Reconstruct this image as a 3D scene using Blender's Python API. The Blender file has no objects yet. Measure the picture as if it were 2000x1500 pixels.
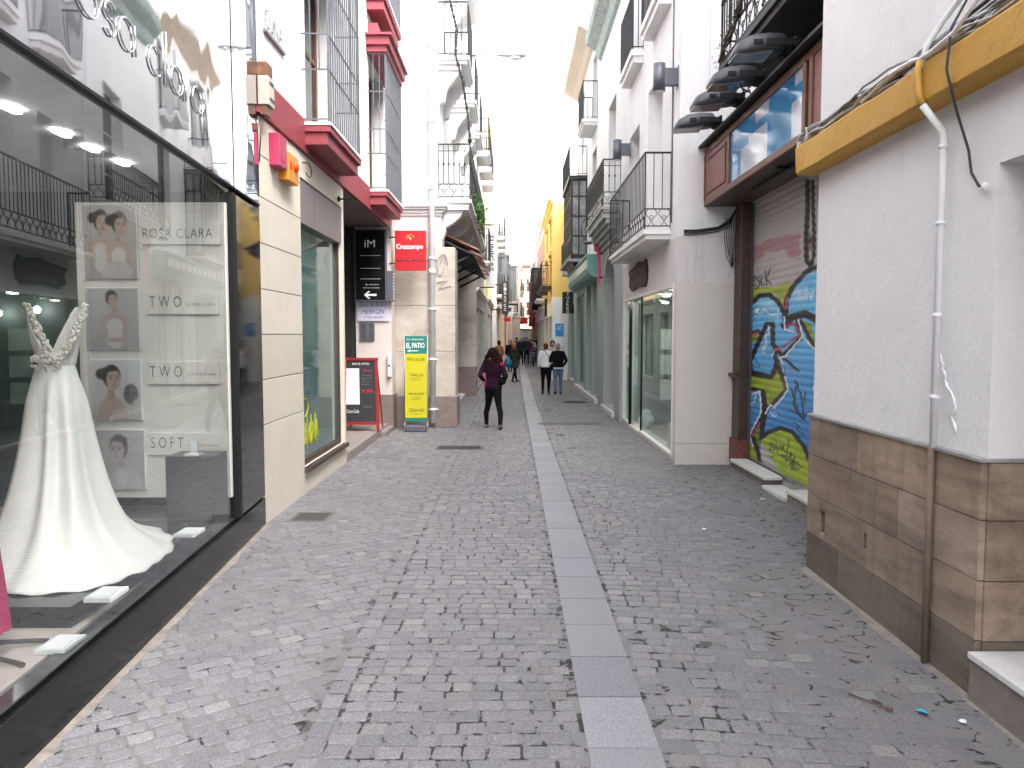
import bpy, bmesh, math, random
import numpy as np
from mathutils import Vector, Matrix
random.seed(7)
R = math.radians
sc = bpy.context.scene
# ---------------------------------------------------------------- camera
PITCH = R(3.62); EYE = 1.85; FPX = 1500.0
cd = bpy.data.cameras.new('camera'); cam = bpy.data.objects.new('camera', cd); sc.collection.objects.link(cam)
cam.location = (0, 0, EYE); cam.rotation_euler = (R(90) - PITCH, 0, 0)
cd.sensor_width = 36; cd.lens = 27; cd.clip_end = 600; cd.clip_start = 0.05
sc.camera = cam
# ---------------------------------------------------------------- light: bright overcast noon
SUN_EL, SUN_AZ = R(50), R(138)       # azimuth from +Y (up the street) towards +X: high on the right, behind the viewer
w = bpy.data.worlds.new("World"); sc.world = w; w.use_nodes = True
nt = w.node_tree; bg = nt.nodes['Background']
sky = nt.nodes.new('ShaderNodeTexSky'); sky.sky_type = 'NISHITA'; sky.sun_disc = False
sky.sun_elevation = SUN_EL; sky.sun_rotation = SUN_AZ
sky.air_density = 1.0; sky.dust_density = 4.0; sky.ozone_density = 0.6
hs = nt.nodes.new('ShaderNodeHueSaturation'); hs.inputs['Saturation'].default_value = 0.22
nt.links.new(sky.outputs[0], hs.inputs['Color']); nt.links.new(hs.outputs[0], bg.inputs['Color'])
bg.inputs['Strength'].default_value = 0.15
sd = bpy.data.lights.new('sun', 'SUN'); sd.energy = 0.7; sd.angle = R(45); sd.color = (1, .96, .92)
sun = bpy.data.objects.new('sun', sd); sc.collection.objects.link(sun)
sun.rotation_euler = Vector((math.sin(SUN_AZ) * math.cos(SUN_EL), math.cos(SUN_AZ) * math.cos(SUN_EL), math.sin(SUN_EL))).to_track_quat('Z', 'Y').to_euler()
sc.view_settings.view_transform = 'Standard'; sc.view_settings.look = 'None'
sc.view_settings.gamma = 1; sc.view_settings.exposure = 2.7
sc.cycles.max_bounces = 8; sc.cycles.diffuse_bounces = 4; sc.cycles.glossy_bounces = 4
sc.cycles.transparent_max_bounces = 8; sc.cycles.use_denoising = True
sc.cycles.caustics_reflective = False; sc.cycles.caustics_refractive = False

# ---------------------------------------------------------------- measuring helpers (photograph pixel -> metres)
def ray(u, v):
    a = (u - 1000) / FPX; d = (v - 750) / FPX
    return a, math.cos(PITCH) - d * math.sin(PITCH), -math.sin(PITCH) - d * math.cos(PITCH)
def gnd(u, v, z=0.0):
    a, y, k = ray(u, v); t = (z - EYE) / k; return a * t, y * t
def onX(u, v, X0, s=0.0, Y0=0.0):          # -> (Y, z) on the vertical plane X = X0 + s (Y - Y0)
    a, y, k = ray(u, v); t = (X0 - s * Y0) / (a - s * y); return y * t, EYE + k * t
def onY(u, v, Y):                          # -> (X, z) on the vertical plane Y
    a, y, k = ray(u, v); t = Y / y; return a * t, EYE + k * t
def project(X, Y, Z):
    f = Y * math.cos(PITCH) - (Z - EYE) * math.sin(PITCH); up = Y * math.sin(PITCH) + (Z - EYE) * math.cos(PITCH)
    return 1000 + FPX * X / f, 750 - FPX * up / f

# ---------------------------------------------------------------- materials
def newmat(name):
    m = bpy.data.materials.new(name); m.use_nodes = True
    return m, m.node_tree, m.node_tree.nodes['Principled BSDF']
def lnk(t, a, b): t.links.new(a, b)
def pos_node(t, sx=1, sy=1, sz=1):
    g = t.nodes.new('ShaderNodeNewGeometry'); mp = t.nodes.new('ShaderNodeMapping')
    mp.inputs['Scale'].default_value = (sx, sy, sz); lnk(t, g.outputs['Position'], mp.inputs['Vector']); return mp.outputs[0]
def noise(t, vec, scale, detail=5, rough=.6, dist=0):
    n = t.nodes.new('ShaderNodeTexNoise'); n.inputs['Scale'].default_value = scale
    n.inputs['Detail'].default_value = detail; n.inputs['Roughness'].default_value = rough; n.inputs['Distortion'].default_value = dist
    lnk(t, vec, n.inputs['Vector']); return n.outputs['Fac']
def ramp(t, fac, stops):
    r = t.nodes.new('ShaderNodeValToRGB'); e = r.color_ramp.elements
    while len(e) < len(stops): e.new(0.5)
    for el, (p, c) in zip(e, stops):
        el.position = p; el.color = (c, c, c, 1) if isinstance(c, (int, float)) else (*c, 1)
    lnk(t, fac, r.inputs[0]); return r.outputs[0]
def mix(t, a, b, fac, mode='MIX'):
    m = t.nodes.new('ShaderNodeMix'); m.data_type = 'RGBA'; m.blend_type = mode; m.clamp_factor = True
    for k, s in (('A', a), ('B', b)):
        i = [x for x in m.inputs if x.name == k and x.type == 'RGBA'][0]
        if isinstance(s, tuple): i.default_value = (*s, 1)
        else: lnk(t, s, i)
    f = [x for x in m.inputs if x.name == 'Factor' and x.type == 'VALUE'][0]
    if isinstance(fac, (int, float)): f.default_value = fac
    else: lnk(t, fac, f)
    return [x for x in m.outputs if x.type == 'RGBA'][0]
def bump(t, b, h, strength=.3, dist=.01):
    n = t.nodes.new('ShaderNodeBump'); n.inputs['Strength'].default_value = strength; n.inputs['Distance'].default_value = dist
    lnk(t, h, n.inputs['Height']); lnk(t, n.outputs[0], b.inputs['Normal']); return n
def simple(name, col, rough=.5, metal=0.0, var=.12, scale=8, bmp=0.0, bscale=60, spec=.5, emit=None):
    m, t, b = newmat(name)
    v = pos_node(t); n = noise(t, v, scale, 4)
    dark = tuple(c * (1 - var) for c in col); lite = tuple(min(1, c * (1 + var)) for c in col)
    lnk(t, ramp(t, n, [(.3, dark), (.7, lite)]), b.inputs['Base Color'])
    b.inputs['Roughness'].default_value = rough; b.inputs['Metallic'].default_value = metal
    b.inputs['Specular IOR Level'].default_value = spec
    if bmp: bump(t, b, noise(t, v, bscale, 4), bmp, .004)
    if emit: b.inputs['Emission Color'].default_value = (*col, 1); b.inputs['Emission Strength'].default_value = emit
    return m
def plaster(name, col, stain=.25, stcol=(.35, .33, .31), bmp=.35, rough=.85, sc1=1.2):
    """Painted lime plaster: uneven trowelling, faint patches, vertical rain streaks, a few spots."""
    m, t, b = newmat(name)
    v = pos_node(t); vs = pos_node(t, 3.2, 3.2, .22)
    base = mix(t, tuple(c * .93 for c in col), col, ramp(t, noise(t, v, sc1, 5, .65), [(.35, 0.0), (.65, 1.0)]))
    st = noise(t, vs, 1.1, 6, .7)
    base = mix(t, base, stcol, ramp(t, st, [(.56, 0.0), (.85, stain)]))
    sp = noise(t, v, 9, 3, .5); base = mix(t, base, stcol, ramp(t, sp, [(.68, 0.0), (.8, stain * .8)]))
    lnk(t, base, b.inputs['Base Color']); b.inputs['Roughness'].default_value = rough
    h1 = noise(t, v, 4, 6, .6); h2 = noise(t, v, 38, 4, .6)
    a = t.nodes.new('ShaderNodeMath'); a.operation = 'MULTIPLY_ADD'; a.inputs[1].default_value = 3.0
    lnk(t, h1, a.inputs[0]); lnk(t, h2, a.inputs[2])
    bump(t, b, a.outputs[0], bmp, .008); return m
def stone(name, c1, c2, scale=2.5, streak=1.0, rough=.6, bmp=.15, dark=None, spec=.4):
    m, t, b = newmat(name); v = pos_node(t, 1, 1, streak)
    n = noise(t, v, scale, 7, .65, .6); n2 = noise(t, v, scale * 12, 4, .6)
    col = ramp(t, n, [(.3, c1), (.7, c2)])
    col = mix(t, col, tuple(x * .55 for x in c1), ramp(t, n2, [(.55, 0.0), (.8, .5)]))
    if dark: col = mix(t, col, dark, ramp(t, noise(t, v, scale * .35, 5, .7), [(.5, 0.0), (.72, .75)]))
    lnk(t, col, b.inputs['Base Color']); b.inputs['Roughness'].default_value = rough; b.inputs['Specular IOR Level'].default_value = spec
    bump(t, b, n2, bmp, .004); return m
def vcol(name, rough=.6, spec=.4, speck=.0, sscale=140, bmp=0.0, dirt=0.0, metal=0):
    """base colour from the colour attribute 'Col' (paint, print, stone colour or painted reflection)."""
    m, t, b = newmat(name); at = t.nodes.new('ShaderNodeAttribute'); at.attribute_name = 'Col'; c = at.outputs['Color']
    v = pos_node(t)
    if speck:
        s = noise(t, v, sscale, 2, .7)
        k = ramp(t, s, [(.32, 1 - speck), (.5, 1.0), (.68, 1 + speck)]); c = mix(t, c, k, 1.0, 'MULTIPLY')
    if dirt:
        c = mix(t, c, (.10, .095, .09), ramp(t, noise(t, v, 1.3, 7, .7), [(.45, 0.0), (.8, dirt)]))
    lnk(t, c, b.inputs['Base Color']); b.inputs['Roughness'].default_value = rough; b.inputs['Specular IOR Level'].default_value = spec
    b.inputs['Metallic'].default_value = metal
    if bmp: bump(t, b, noise(t, v, sscale * .6, 4, .7), bmp, .003)
    return m
def glass(name, tint=(.85, .93, .9), k=1.6, c=.03, rough=0.0, wav=0.0):
    m = bpy.data.materials.new(name); m.use_nodes = True; t = m.node_tree; t.nodes.clear()
    o = t.nodes.new('ShaderNodeOutputMaterial'); mx = t.nodes.new('ShaderNodeMixShader')
    tr = t.nodes.new('ShaderNodeBsdfTransparent'); tr.inputs[0].default_value = (*tint, 1)
    gl = t.nodes.new('ShaderNodeBsdfGlossy'); gl.inputs['Roughness'].default_value = rough; gl.inputs['Color'].default_value = (.95, .98, 1, 1)
    ge = t.nodes.new('ShaderNodeNewGeometry'); dt = t.nodes.new('ShaderNodeVectorMath'); dt.operation = 'DOT_PRODUCT'
    lnk(t, ge.outputs['Normal'], dt.inputs[0]); lnk(t, ge.outputs['Incoming'], dt.inputs[1])
    def mth(op, *a):
        n = t.nodes.new('ShaderNodeMath'); n.operation = op; n.use_clamp = op == 'MULTIPLY_ADD'
        for i, q in enumerate(a):
            if isinstance(q, (int, float)): n.inputs[i].default_value = q
            else: lnk(t, q, n.inputs[i])
        return n.outputs[0]
    fr = mth('POWER', mth('SUBTRACT', 1.0, mth('ABSOLUTE', dt.outputs['Value'])), 4.2)      # two-surface Schlick reflectance
    lnk(t, mth('MULTIPLY_ADD', fr, k, c), mx.inputs[0]); lnk(t, tr.outputs[0], mx.inputs[1]); lnk(t, gl.outputs[0], mx.inputs[2])
    lnk(t, mx.outputs[0], o.inputs[0])
    if wav:
        n = t.nodes.new('ShaderNodeBump'); n.inputs['Strength'].default_value = wav; n.inputs['Distance'].default_value = .02
        lnk(t, noise(t, pos_node(t), 1.6, 1), n.inputs['Height']); lnk(t, n.outputs[0], gl.inputs['Normal'])
    return m
def mirror_panel(name):
    m, t, b = newmat(name)
    b.inputs['Base Color'].default_value = (.58, .59, .62, 1); b.inputs['Metallic'].default_value = 1; b.inputs['Roughness'].default_value = .03
    bump(t, b, noise(t, pos_node(t, 1, 1, .45), 1.7, 1, .4, .5), .16, .035); return m

M = {}
M['white'] = plaster('white_plaster', (.82, .81, .82), .26, (.44, .42, .41), .6)
M['white2'] = plaster('white_plaster_clean', (.82, .81, .80), .10)
M['white_old'] = plaster('white_plaster_old', (.70, .66, .65), .55, (.30, .25, .24), .5)
M['cream'] = plaster('cream_panel', (.68, .62, .52), .18, (.4, .36, .3), .15)
M['creampanel'] = plaster('cream_cladding', (.66, .61, .56), .10, (.4, .36, .33), .04, .5)
M['greywall'] = plaster('grey_green_wall', (.42, .45, .43), .4, (.2, .2, .19), .3)
M['yellow'] = plaster('yellow_plaster', (.82, .58, .19), .25, (.5, .3, .08))
M['pink'] = plaster('pink_plaster', (.80, .62, .56), .2)
M['peach'] = plaster('peach_plaster', (.78, .56, .40), .25)
M['ochre'] = plaster('ochre_ledge_paint', (.56, .30, .045), .35, (.32, .16, .03), .5, .6)
M['redpaint'] = plaster('red_paint', (.26, .040, .052), .2, (.16, .028, .035), .2, .55)
M['travertine'] = stone('travertine', (.44, .38, .33), (.62, .56, .49), 2.2, 2.0, .5, .15, (.34, .27, .23))
M['granite_red'] = stone('red_marble', (.19, .145, .135), (.28, .215, .20), 6, 1, .45, .1)
M['greystone'] = stone('grey_stone', (.25, .245, .24), (.38, .37, .36), 3, 1, .6, .15)
M['marble'] = stone('white_marble', (.62, .62, .62), (.78, .78, .77), 5, 1, .35, .03)
M['stepstone'] = stone('step_stone', (.20, .17, .155), (.30, .26, .24), 7, 1, .7, .3)
M['cement'] = stone('cement', (.12, .112, .108), (.17, .16, .15), 5, 1, .85, .3)
M['iron'] = simple('black_iron', (.018, .018, .02), .45, .3)
M['iron2'] = simple('grey_painted_iron', (.10, .105, .12), .45, .2)
M['greymetal'] = simple('grey_lamp_metal', (.13, .13, .155), .4, .4, .08)
M['steel'] = simple('steel', (.45, .45, .47), .3, .9)
M['black'] = simple('black_gloss', (.008, .009, .01), .16, 0, .1, spec=.28)
M['blackmatt'] = simple('black_matt', (.02, .02, .022), .6)
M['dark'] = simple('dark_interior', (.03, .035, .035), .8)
M['darkgreen'] = simple('dark_green_interior', (.018, .032, .028), .7)
M['wood'] = simple('brown_wood', (.14, .055, .03), .4, 0, .25, 5)
M['woodpink'] = simple('brown_painted_panel', (.24, .10, .085), .45, 0, .12, 5)
M['brownmetal'] = simple('brown_metal_channel', (.07, .042, .035), .5, .2, .25, 12)
M['purplegrey'] = simple('purple_grey_sheet', (.19, .165, .17), .45, .1, .06)
M['whitepipe'] = simple('white_pvc', (.80, .80, .81), .6, 0, .05)
M['whitepaint'] = simple('white_paint', (.80, .79, .77), .4, 0, .04)
M['whitelet'] = simple('white_lettering', (.85, .85, .85), .5, 0, .02)
M['blacklet'] = simple('black_lettering', (.03, .03, .035), .5, 0, .02)
M['greylet'] = simple('grey_lettering', (.12, .12, .125), .5, 0, .02)
M['red'] = simple('red_enamel', (.50, .010, .018), .35, 0, .05)
M['pinkred'] = simple('faded_red_plastic', (.38, .03, .09), .4, 0, .15)
M['amber'] = simple('amber_plastic', (.60, .23, .015), .4, 0, .1)
M['magenta'] = simple('magenta_cloth', (.50, .015, .12), .8, 0, .1, 3)
M['bannergreen'] = simple('banner_green', (.015, .20, .16), .4, 0, .08)
M['banneryellow'] = simple('banner_yellow', (.60, .54, .02), .35, 0, .05, 3)
M['bannerdark'] = simple('banner_dark_lettering', (.08, .09, .01), .5)
M['chalk'] = simple('chalkboard', (.02, .02, .022), .6, 0, .3, 20)
M['boardred'] = simple('board_red_frame', (.28, .012, .02), .4, 0, .12)
M['paper'] = simple('white_paper', (.78, .78, .80), .7, 0, .03)
M['blue'] = simple('blue_sign', (.02, .25, .62), .4)
M['teal'] = simple('teal_paint', (.20, .42, .37), .5, 0, .12)
M['tealdark'] = simple('teal_shutter', (.07, .16, .14), .45, 0, .2)
M['tealglass'] = simple('film_backed_glass', (.085, .15, .14), .04, 0, .12, 2.5, spec=.9)
M['winglass'] = simple('window_glass_dark', (.05, .06, .065), .05, 0, .3, 1.5, spec=.9)
M['blind'] = simple('white_blind', (.62, .62, .62), .6)
M['glass'] = glass('shop_glass', (.92, .95, .94), .95, .13)
M['glass2'] = glass('shop_glass_green', (.78, .88, .84), .8, .10)
M['mirror'] = mirror_panel('polished_black_fascia')
M['chrome'] = simple('chrome_letters', (.75, .75, .76), .12, 1, .02)
M['floorbeige'] = simple('beige_display_floor', (.50, .44, .40), .35, 0, .06)
M['board'] = simple('display_board', (.62, .60, .56), .6, 0, .03)
M['acrylic'] = simple('clear_acrylic_block', (.62, .65, .66), .12, 0, .05)
M['satin'] = simple('ivory_satin', (.80, .79, .76), .42, 0, .03, 3, spec=.6)
M['lace'] = simple('ivory_lace', (.70, .66, .60), .8, 0, .3, 60, .8, 90)
M['led'] = simple('ceiling_lamp_glow', (1, .97, .93), .5, 0, 0, emit=14)
M['shoplamp'] = simple('shop_lamp_glow', (1, .93, .82), .5, 0, 0, emit=22)
M['yellowspray'] = simple('yellow_spray_paint', (.38, .40, .02), .5, 0, .1)
M['leaf'] = simple('leaf_green', (.07, .20, .04), .6, 0, .5, 30)
M['terracotta'] = simple('terracotta_tile', (.28, .15, .11), .8, 0, .35, 14)
M['cable_w'] = simple('white_cable', (.55, .55, .55), .5, 0, .15, 10)
M['cable_g'] = simple('grey_cable', (.22, .22, .22), .5, 0, .2)
M['cable_b'] = simple('black_cable', (.02, .02, .02), .5)
M['signwood'] = simple('old_carved_wood', (.055, .025, .018), .7, 0, .4, 14, .6, 30)
M['print'] = vcol('printed_picture', .35, .5)
M['spray'] = vcol('painted_steel_slats', .5, .4, .10, 40, .0, .22, 0)

# ---------------------------------------------------------------- objects
def link(o): sc.collection.objects.link(o); return o
def thing(name, label, cat, loc=(0, 0, 0), group=None, rotz=0.0):
    o = bpy.data.objects.new(name, None); o.location = loc; o.rotation_euler = (0, 0, rotz); o.empty_display_size = .1
    o['label'] = label; o['category'] = cat
    if group: o['group'] = group
    return link(o)
def tag(o, label, cat, group=None):
    o['label'] = label; o['category'] = cat
    if group: o['group'] = group
    return o
def world_loc(p):
    v = Vector((0, 0, 0))
    while p is not None: v += p.location; p = p.parent
    return v
def dup(root, loc, label, rotz=None):
    r = root.copy(); link(r); r.location = loc; r['label'] = label
    if rotz is not None: r.rotation_euler = (0, 0, rotz)
    for ch in list(root.children):
        c = ch.copy(); link(c); c.parent = r
        for g in ch.children:
            d = g.copy(); link(d); d.parent = c
    return r

class Fr:
    """wall frame: s runs along the wall, o stands out of it, z up"""
    def __init__(s, x0, y0, d, n): s.o = Vector((x0, y0, 0)); s.d = Vector((*d, 0)).normalized(); s.n = Vector((*n, 0)).normalized()
    def p(s, a, o, z): q = s.o + s.d * a + s.n * o; return (q.x, q.y, z)
def LEFT(X): return Fr(X, 0, (0, 1), (1, 0))
def RIGHT(X): return Fr(X, 0, (0, 1), (-1, 0))
def FACE(Y): return Fr(0, Y, (1, 0), (0, -1))

class MB:
    def __init__(s): s.v = []; s.f = []; s.m = []; s.c = []; s.sm = []; s.mi = 0; s.smooth = False; s.col = None
    def face(s, idx): s.f.append(tuple(idx)); s.m.append(s.mi); s.sm.append(s.smooth)
    def vert(s, p): s.v.append(tuple(p)); s.c.append(s.col or (1, 1, 1)); return len(s.v) - 1
    def quad(s, *ps): s.face([s.vert(p) for p in ps]); return s
    def hexa(s, P):                     # 8 points: bottom 4 ccw, top 4 ccw
        i = [s.vert(p) for p in P]
        for q in ((0, 3, 2, 1), (4, 5, 6, 7), (0, 1, 5, 4), (1, 2, 6, 5), (2, 3, 7, 6), (3, 0, 4, 7)): s.face([i[k] for k in q])
        return s
    def box(s, x0, x1, y0, y1, z0, z1):
        return s.hexa([(x0, y0, z0), (x1, y0, z0), (x1, y1, z0), (x0, y1, z0), (x0, y0, z1), (x1, y0, z1), (x1, y1, z1), (x0, y1, z1)])
    def fb(s, fr, a0, a1, o0, o1, z0, z1):
        return s.hexa([fr.p(a0, o0, z0), fr.p(a1, o0, z0), fr.p(a1, o1, z0), fr.p(a0, o1, z0), fr.p(a0, o0, z1), fr.p(a1, o0, z1), fr.p(a1, o1, z1), fr.p(a0, o1, z1)])
    def fprism(s, fr, prof, a0, a1):    # profile (o, z) swept along s
        n = len(prof); A = [s.vert(fr.p(a0, o, z)) for o, z in prof]; B = [s.vert(fr.p(a1, o, z)) for o, z in prof]
        for k in range(n): s.face((A[k], A[(k + 1) % n], B[(k + 1) % n], B[k]))
        s.face(A[::-1]); s.face(B); return s
    def plate(s, fr, poly, o0, o1):     # polygon (s, z) with thickness
        n = len(poly); A = [s.vert(fr.p(a, o0, z)) for a, z in poly]; B = [s.vert(fr.p(a, o1, z)) for a, z in poly]
        for k in range(n): s.face((A[k], A[(k + 1) % n], B[(k + 1) % n], B[k]))
        s.face(A[::-1]); s.face(B); return s
    def tube(s, pts, r, n=6, cap=True, taper=None):
        pts = [Vector(p) for p in pts]; rings = []; up0 = None; old = s.smooth; s.smooth = n > 4
        for i, p in enumerate(pts):
            a = pts[max(i - 1, 0)]; b = pts[min(i + 1, len(pts) - 1)]; t = (b - a).normalized() if (b - a).length > 1e-9 else Vector((0, 0, 1))
            if up0 is None: up0 = Vector((0, 0, 1)) if abs(t.z) < .9 else Vector((1, 0, 0))
            x = up0 - t * up0.dot(t)
            if x.length < 1e-4: x = t.orthogonal()
            x.normalize(); up0 = x; y = t.cross(x); rr = r if taper is None else taper[i]
            rings.append([s.vert(p + (x * math.cos(2 * math.pi * k / n + .785) + y * math.sin(2 * math.pi * k / n + .785)) * rr) for k in range(n)])
        for A, B in zip(rings, rings[1:]):
            for k in range(n): s.face((A[k], A[(k + 1) % n], B[(k + 1) % n], B[k]))
        s.smooth = False
        if cap: s.face(rings[0][::-1]); s.face(rings[-1])
        s.smooth = old; return s
    def ell(s, c, r, n=10, m=6, rot=None):
        old = s.smooth; s.smooth = True; rings = []
        for j in range(m + 1):
            th = math.pi * j / m; ring = []
            for k in range(n):
                q = Vector((r[0] * math.sin(th) * math.cos(2 * math.pi * k / n), r[1] * math.sin(th) * math.sin(2 * math.pi * k / n), r[2] * math.cos(th)))
                if rot: q = rot @ q
                ring.append(s.vert(Vector(c) + q))
            rings.append(ring)
        for A, B in zip(rings, rings[1:]):
            for k in range(n): s.face((A[k], B[k], B[(k + 1) % n], A[(k + 1) % n]))
        s.smooth = old; return s
    def loft(s, rings, close=True, caps=True):
        old = s.smooth; s.smooth = True; I = [[s.vert(p) for p in r] for r in rings]; n = len(I[0])
        for A, B in zip(I, I[1:]):
            for k in range(n if close else n - 1): s.face((A[k], A[(k + 1) % n], B[(k + 1) % n], B[k]))
        s.smooth = False
        if caps: s.face(I[0][::-1]); s.face(I[-1])
        s.smooth = old; return s
    def wall(s, fr, s0, s1, z0, z1, holes, t=.3):
        """a wall slab with rectangular openings and their reveals"""
        S = sorted({s0, s1, *[min(max(h[k], s0), s1) for h in holes for k in (0, 1)]}); Z = sorted({z0, z1, *[min(max(h[k], z0), z1) for h in holes for k in (2, 3)]})
        def solid(i, j):
            if i < 0 or j < 0 or i >= len(S) - 1 or j >= len(Z) - 1: return False
            a = (S[i] + S[i + 1]) / 2; b = (Z[j] + Z[j + 1]) / 2
            return not any(h[0] < a < h[1] and h[2] < b < h[3] for h in holes)
        for i in range(len(S) - 1):
            for j in range(len(Z) - 1):
                if not solid(i, j): continue
                a, b, c, d = S[i], S[i + 1], Z[j], Z[j + 1]
                s.quad(fr.p(a, 0, c), fr.p(b, 0, c), fr.p(b, 0, d), fr.p(a, 0, d))
                s.quad(fr.p(a, -t, c), fr.p(a, -t, d), fr.p(b, -t, d), fr.p(b, -t, c))
                if not solid(i - 1, j): s.quad(fr.p(a, 0, c), fr.p(a, 0, d), fr.p(a, -t, d), fr.p(a, -t, c))
                if not solid(i + 1, j): s.quad(fr.p(b, 0, c), fr.p(b, -t, c), fr.p(b, -t, d), fr.p(b, 0, d))
                if not solid(i, j - 1): s.quad(fr.p(a, 0, c), fr.p(a, -t, c), fr.p(b, -t, c), fr.p(b, 0, c))
                if not solid(i, j + 1): s.quad(fr.p(a, 0, d), fr.p(b, 0, d), fr.p(b, -t, d), fr.p(a, -t, d))
        return s
    def mesh(s, name, mats, off=Vector((0, 0, 0)), fix=True):
        me = bpy.data.meshes.new(name); me.from_pydata([(x - off[0], y - off[1], z - off[2]) for x, y, z in s.v], [], s.f)
        for m in mats: me.materials.append(m)
        me.polygons.foreach_set('material_index', s.m); me.polygons.foreach_set('use_smooth', s.sm)
        if any(c != (1, 1, 1) for c in s.c):
            a = me.color_attributes.new('Col', 'FLOAT_COLOR', 'POINT'); arr = np.ones((len(s.v), 4), 'f'); arr[:, :3] = np.array(s.c, 'f'); a.data.foreach_set('color', arr.ravel())
        me.update()
        if fix:
            bm = bmesh.new(); bm.from_mesh(me); bmesh.ops.recalc_face_normals(bm, faces=bm.faces); bm.to_mesh(me); bm.free()
        return me
    def build(s, name, mats, parent=None, bevel=0, local=False, fix=True, label=None):
        if not isinstance(mats, (list, tuple)): mats = [mats]
        off = Vector((0, 0, 0)) if (local or parent is None) else world_loc(parent)
        o = bpy.data.objects.new(name, s.mesh(name, mats, off, fix)); link(o)
        if parent is not None: o.parent = parent
        if bevel:
            b = o.modifiers.new('bevel', 'BEVEL'); b.width = bevel; b.segments = 2; b.limit_method = 'ANGLE'; b.angle_limit = R(40)
        if label: o['label'] = label
        return o

def struct(o, kind='structure'): o['kind'] = kind; return o
def pb(name, mat, parent, fr=None, boxes=(), bevel=0, label=None):
    m = MB()
    for b in boxes: (m.fb(fr, *b) if fr else m.box(*b))
    return m.build(name, mat, parent, bevel, label=label)

def text_on(body, name, mat, parent, o, r, u, w, h=None, depth=.003, spacing=1.0, shear=0, bold=0):
    """lettering: o = lower left corner, r / u = unit vectors along and up, w / h = size of the whole line"""
    c = bpy.data.curves.new(name, 'FONT'); c.body = body; c.extrude = 0; c.space_character = spacing; c.shear = shear; c.offset = bold; c.resolution_u = 3
    t = bpy.data.objects.new(name, c); link(t); bpy.context.view_layer.update()
    me = bpy.data.meshes.new_from_object(t.evaluated_get(bpy.context.evaluated_depsgraph_get())); bpy.data.objects.remove(t); bpy.data.curves.remove(c)
    V = np.array([v.co[:] for v in me.vertices]); mn = V.min(0); mx = V.max(0)
    sx = w / (mx[0] - mn[0]); sy = (h / (mx[1] - mn[1])) if h else sx
    o, r, u = Vector(o), Vector(r), Vector(u); n = r.cross(u); off = world_loc(parent) if parent else Vector((0, 0, 0))
    for v in me.vertices:
        v.co = o + r * ((v.co.x - mn[0]) * sx) + u * ((v.co.y - mn[1]) * sy) + n * depth - off
    me.materials.clear(); me.materials.append(mat); me.name = name
    ob = bpy.data.objects.new(name, me); link(ob)
    if parent: ob.parent = parent
    return ob
def merge_meshes(name, objs, parent):
    """several text meshes -> one lettering part"""
    bm = bmesh.new(); mats = []
    for o in objs:
        k = o.data.materials[0]
        if k not in mats: mats.append(k)
        n0 = len(bm.faces); bm.from_mesh(o.data); bm.faces.ensure_lookup_table()
        for f in bm.faces[n0:]: f.material_index = mats.index(k)
    me = bpy.data.meshes.new(name); bm.to_mesh(me); bm.free()
    for k in mats: me.materials.append(k)
    for o in objs: bpy.data.objects.remove(o)
    ob = bpy.data.objects.new(name, me); link(ob); ob.parent = parent; return ob

def scroll(mb, fn, a0, a1, z0, z1, r, flip=1):
    """one S scroll between two heights in a railing panel"""
    pts = []
    for k in range(13):
        t = k / 12; ang = t * math.pi * 2
        pts.append(fn(a0 + (a1 - a0) * (.5 + .42 * math.sin(ang) * flip), z0 + (z1 - z0) * t))
    mb.tube(pts, r, 4, False)
def ring(mb, fn, a, z, rad, r, n=8):
    mb.tube([fn(a + rad * math.cos(2 * math.pi * k / n), z + rad * math.sin(2 * math.pi * k / n)) for k in range(n + 1)], r, 4, False)
def railing(mb, pts, z0, z1, gap=.11, r=.008, style='plain', band=.3):
    """iron railing along the plan polyline pts"""
    for a, b in zip(pts, pts[1:]):
        A = Vector((*a, 0)); B = Vector((*b, 0)); L = (B - A).length; d = (B - A) / L; n = Vector((-d.y, d.x, 0))
        fn = lambda s, z: tuple(A + d * s + Vector((0, 0, z)))
        for z, rr in ((z1, .018), (z0 + .05, .012)): mb.tube([fn(0, z), fn(L, z)], rr, 4)
        k = max(1, round(L / gap))
        zb = z0 + .05 if style == 'plain' else z0 + band
        if style != 'plain': mb.tube([fn(0, zb), fn(L, zb)], .013, 4)
        for i in range(k + 1):
            s = L * i / k; mb.tube([fn(s, z0 if i in (0, k) else zb), fn(s, z1)], r * (1.5 if i in (0, k) else 1), 4, False)
            if style == 'ornate': mb.ell(fn(s, (zb + z1) / 2), (r * 2.2, r * 2.2, .03), 5, 4)
        if style in ('band', 'ornate'):
            q = max(1, round(L / .24))
            for i in range(q):
                s = L * (i + .5) / q; wv = L / q * .48
                scroll(mb, fn, s - wv, s, z0 + .06, zb, .006); scroll(mb, fn, s, s + wv, z0 + .06, zb, .006, -1)
                ring(mb, fn, s, (z0 + .05 + zb) / 2, .03, .006)
        if style == 'ornate':
            mb.tube([fn(0, z1 - .13), fn(L, z1 - .13)], .01, 4)
            for i in range(k): ring(mb, fn, L * (i + .5) / k, z1 - .065, .035, .005, 6)
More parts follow.
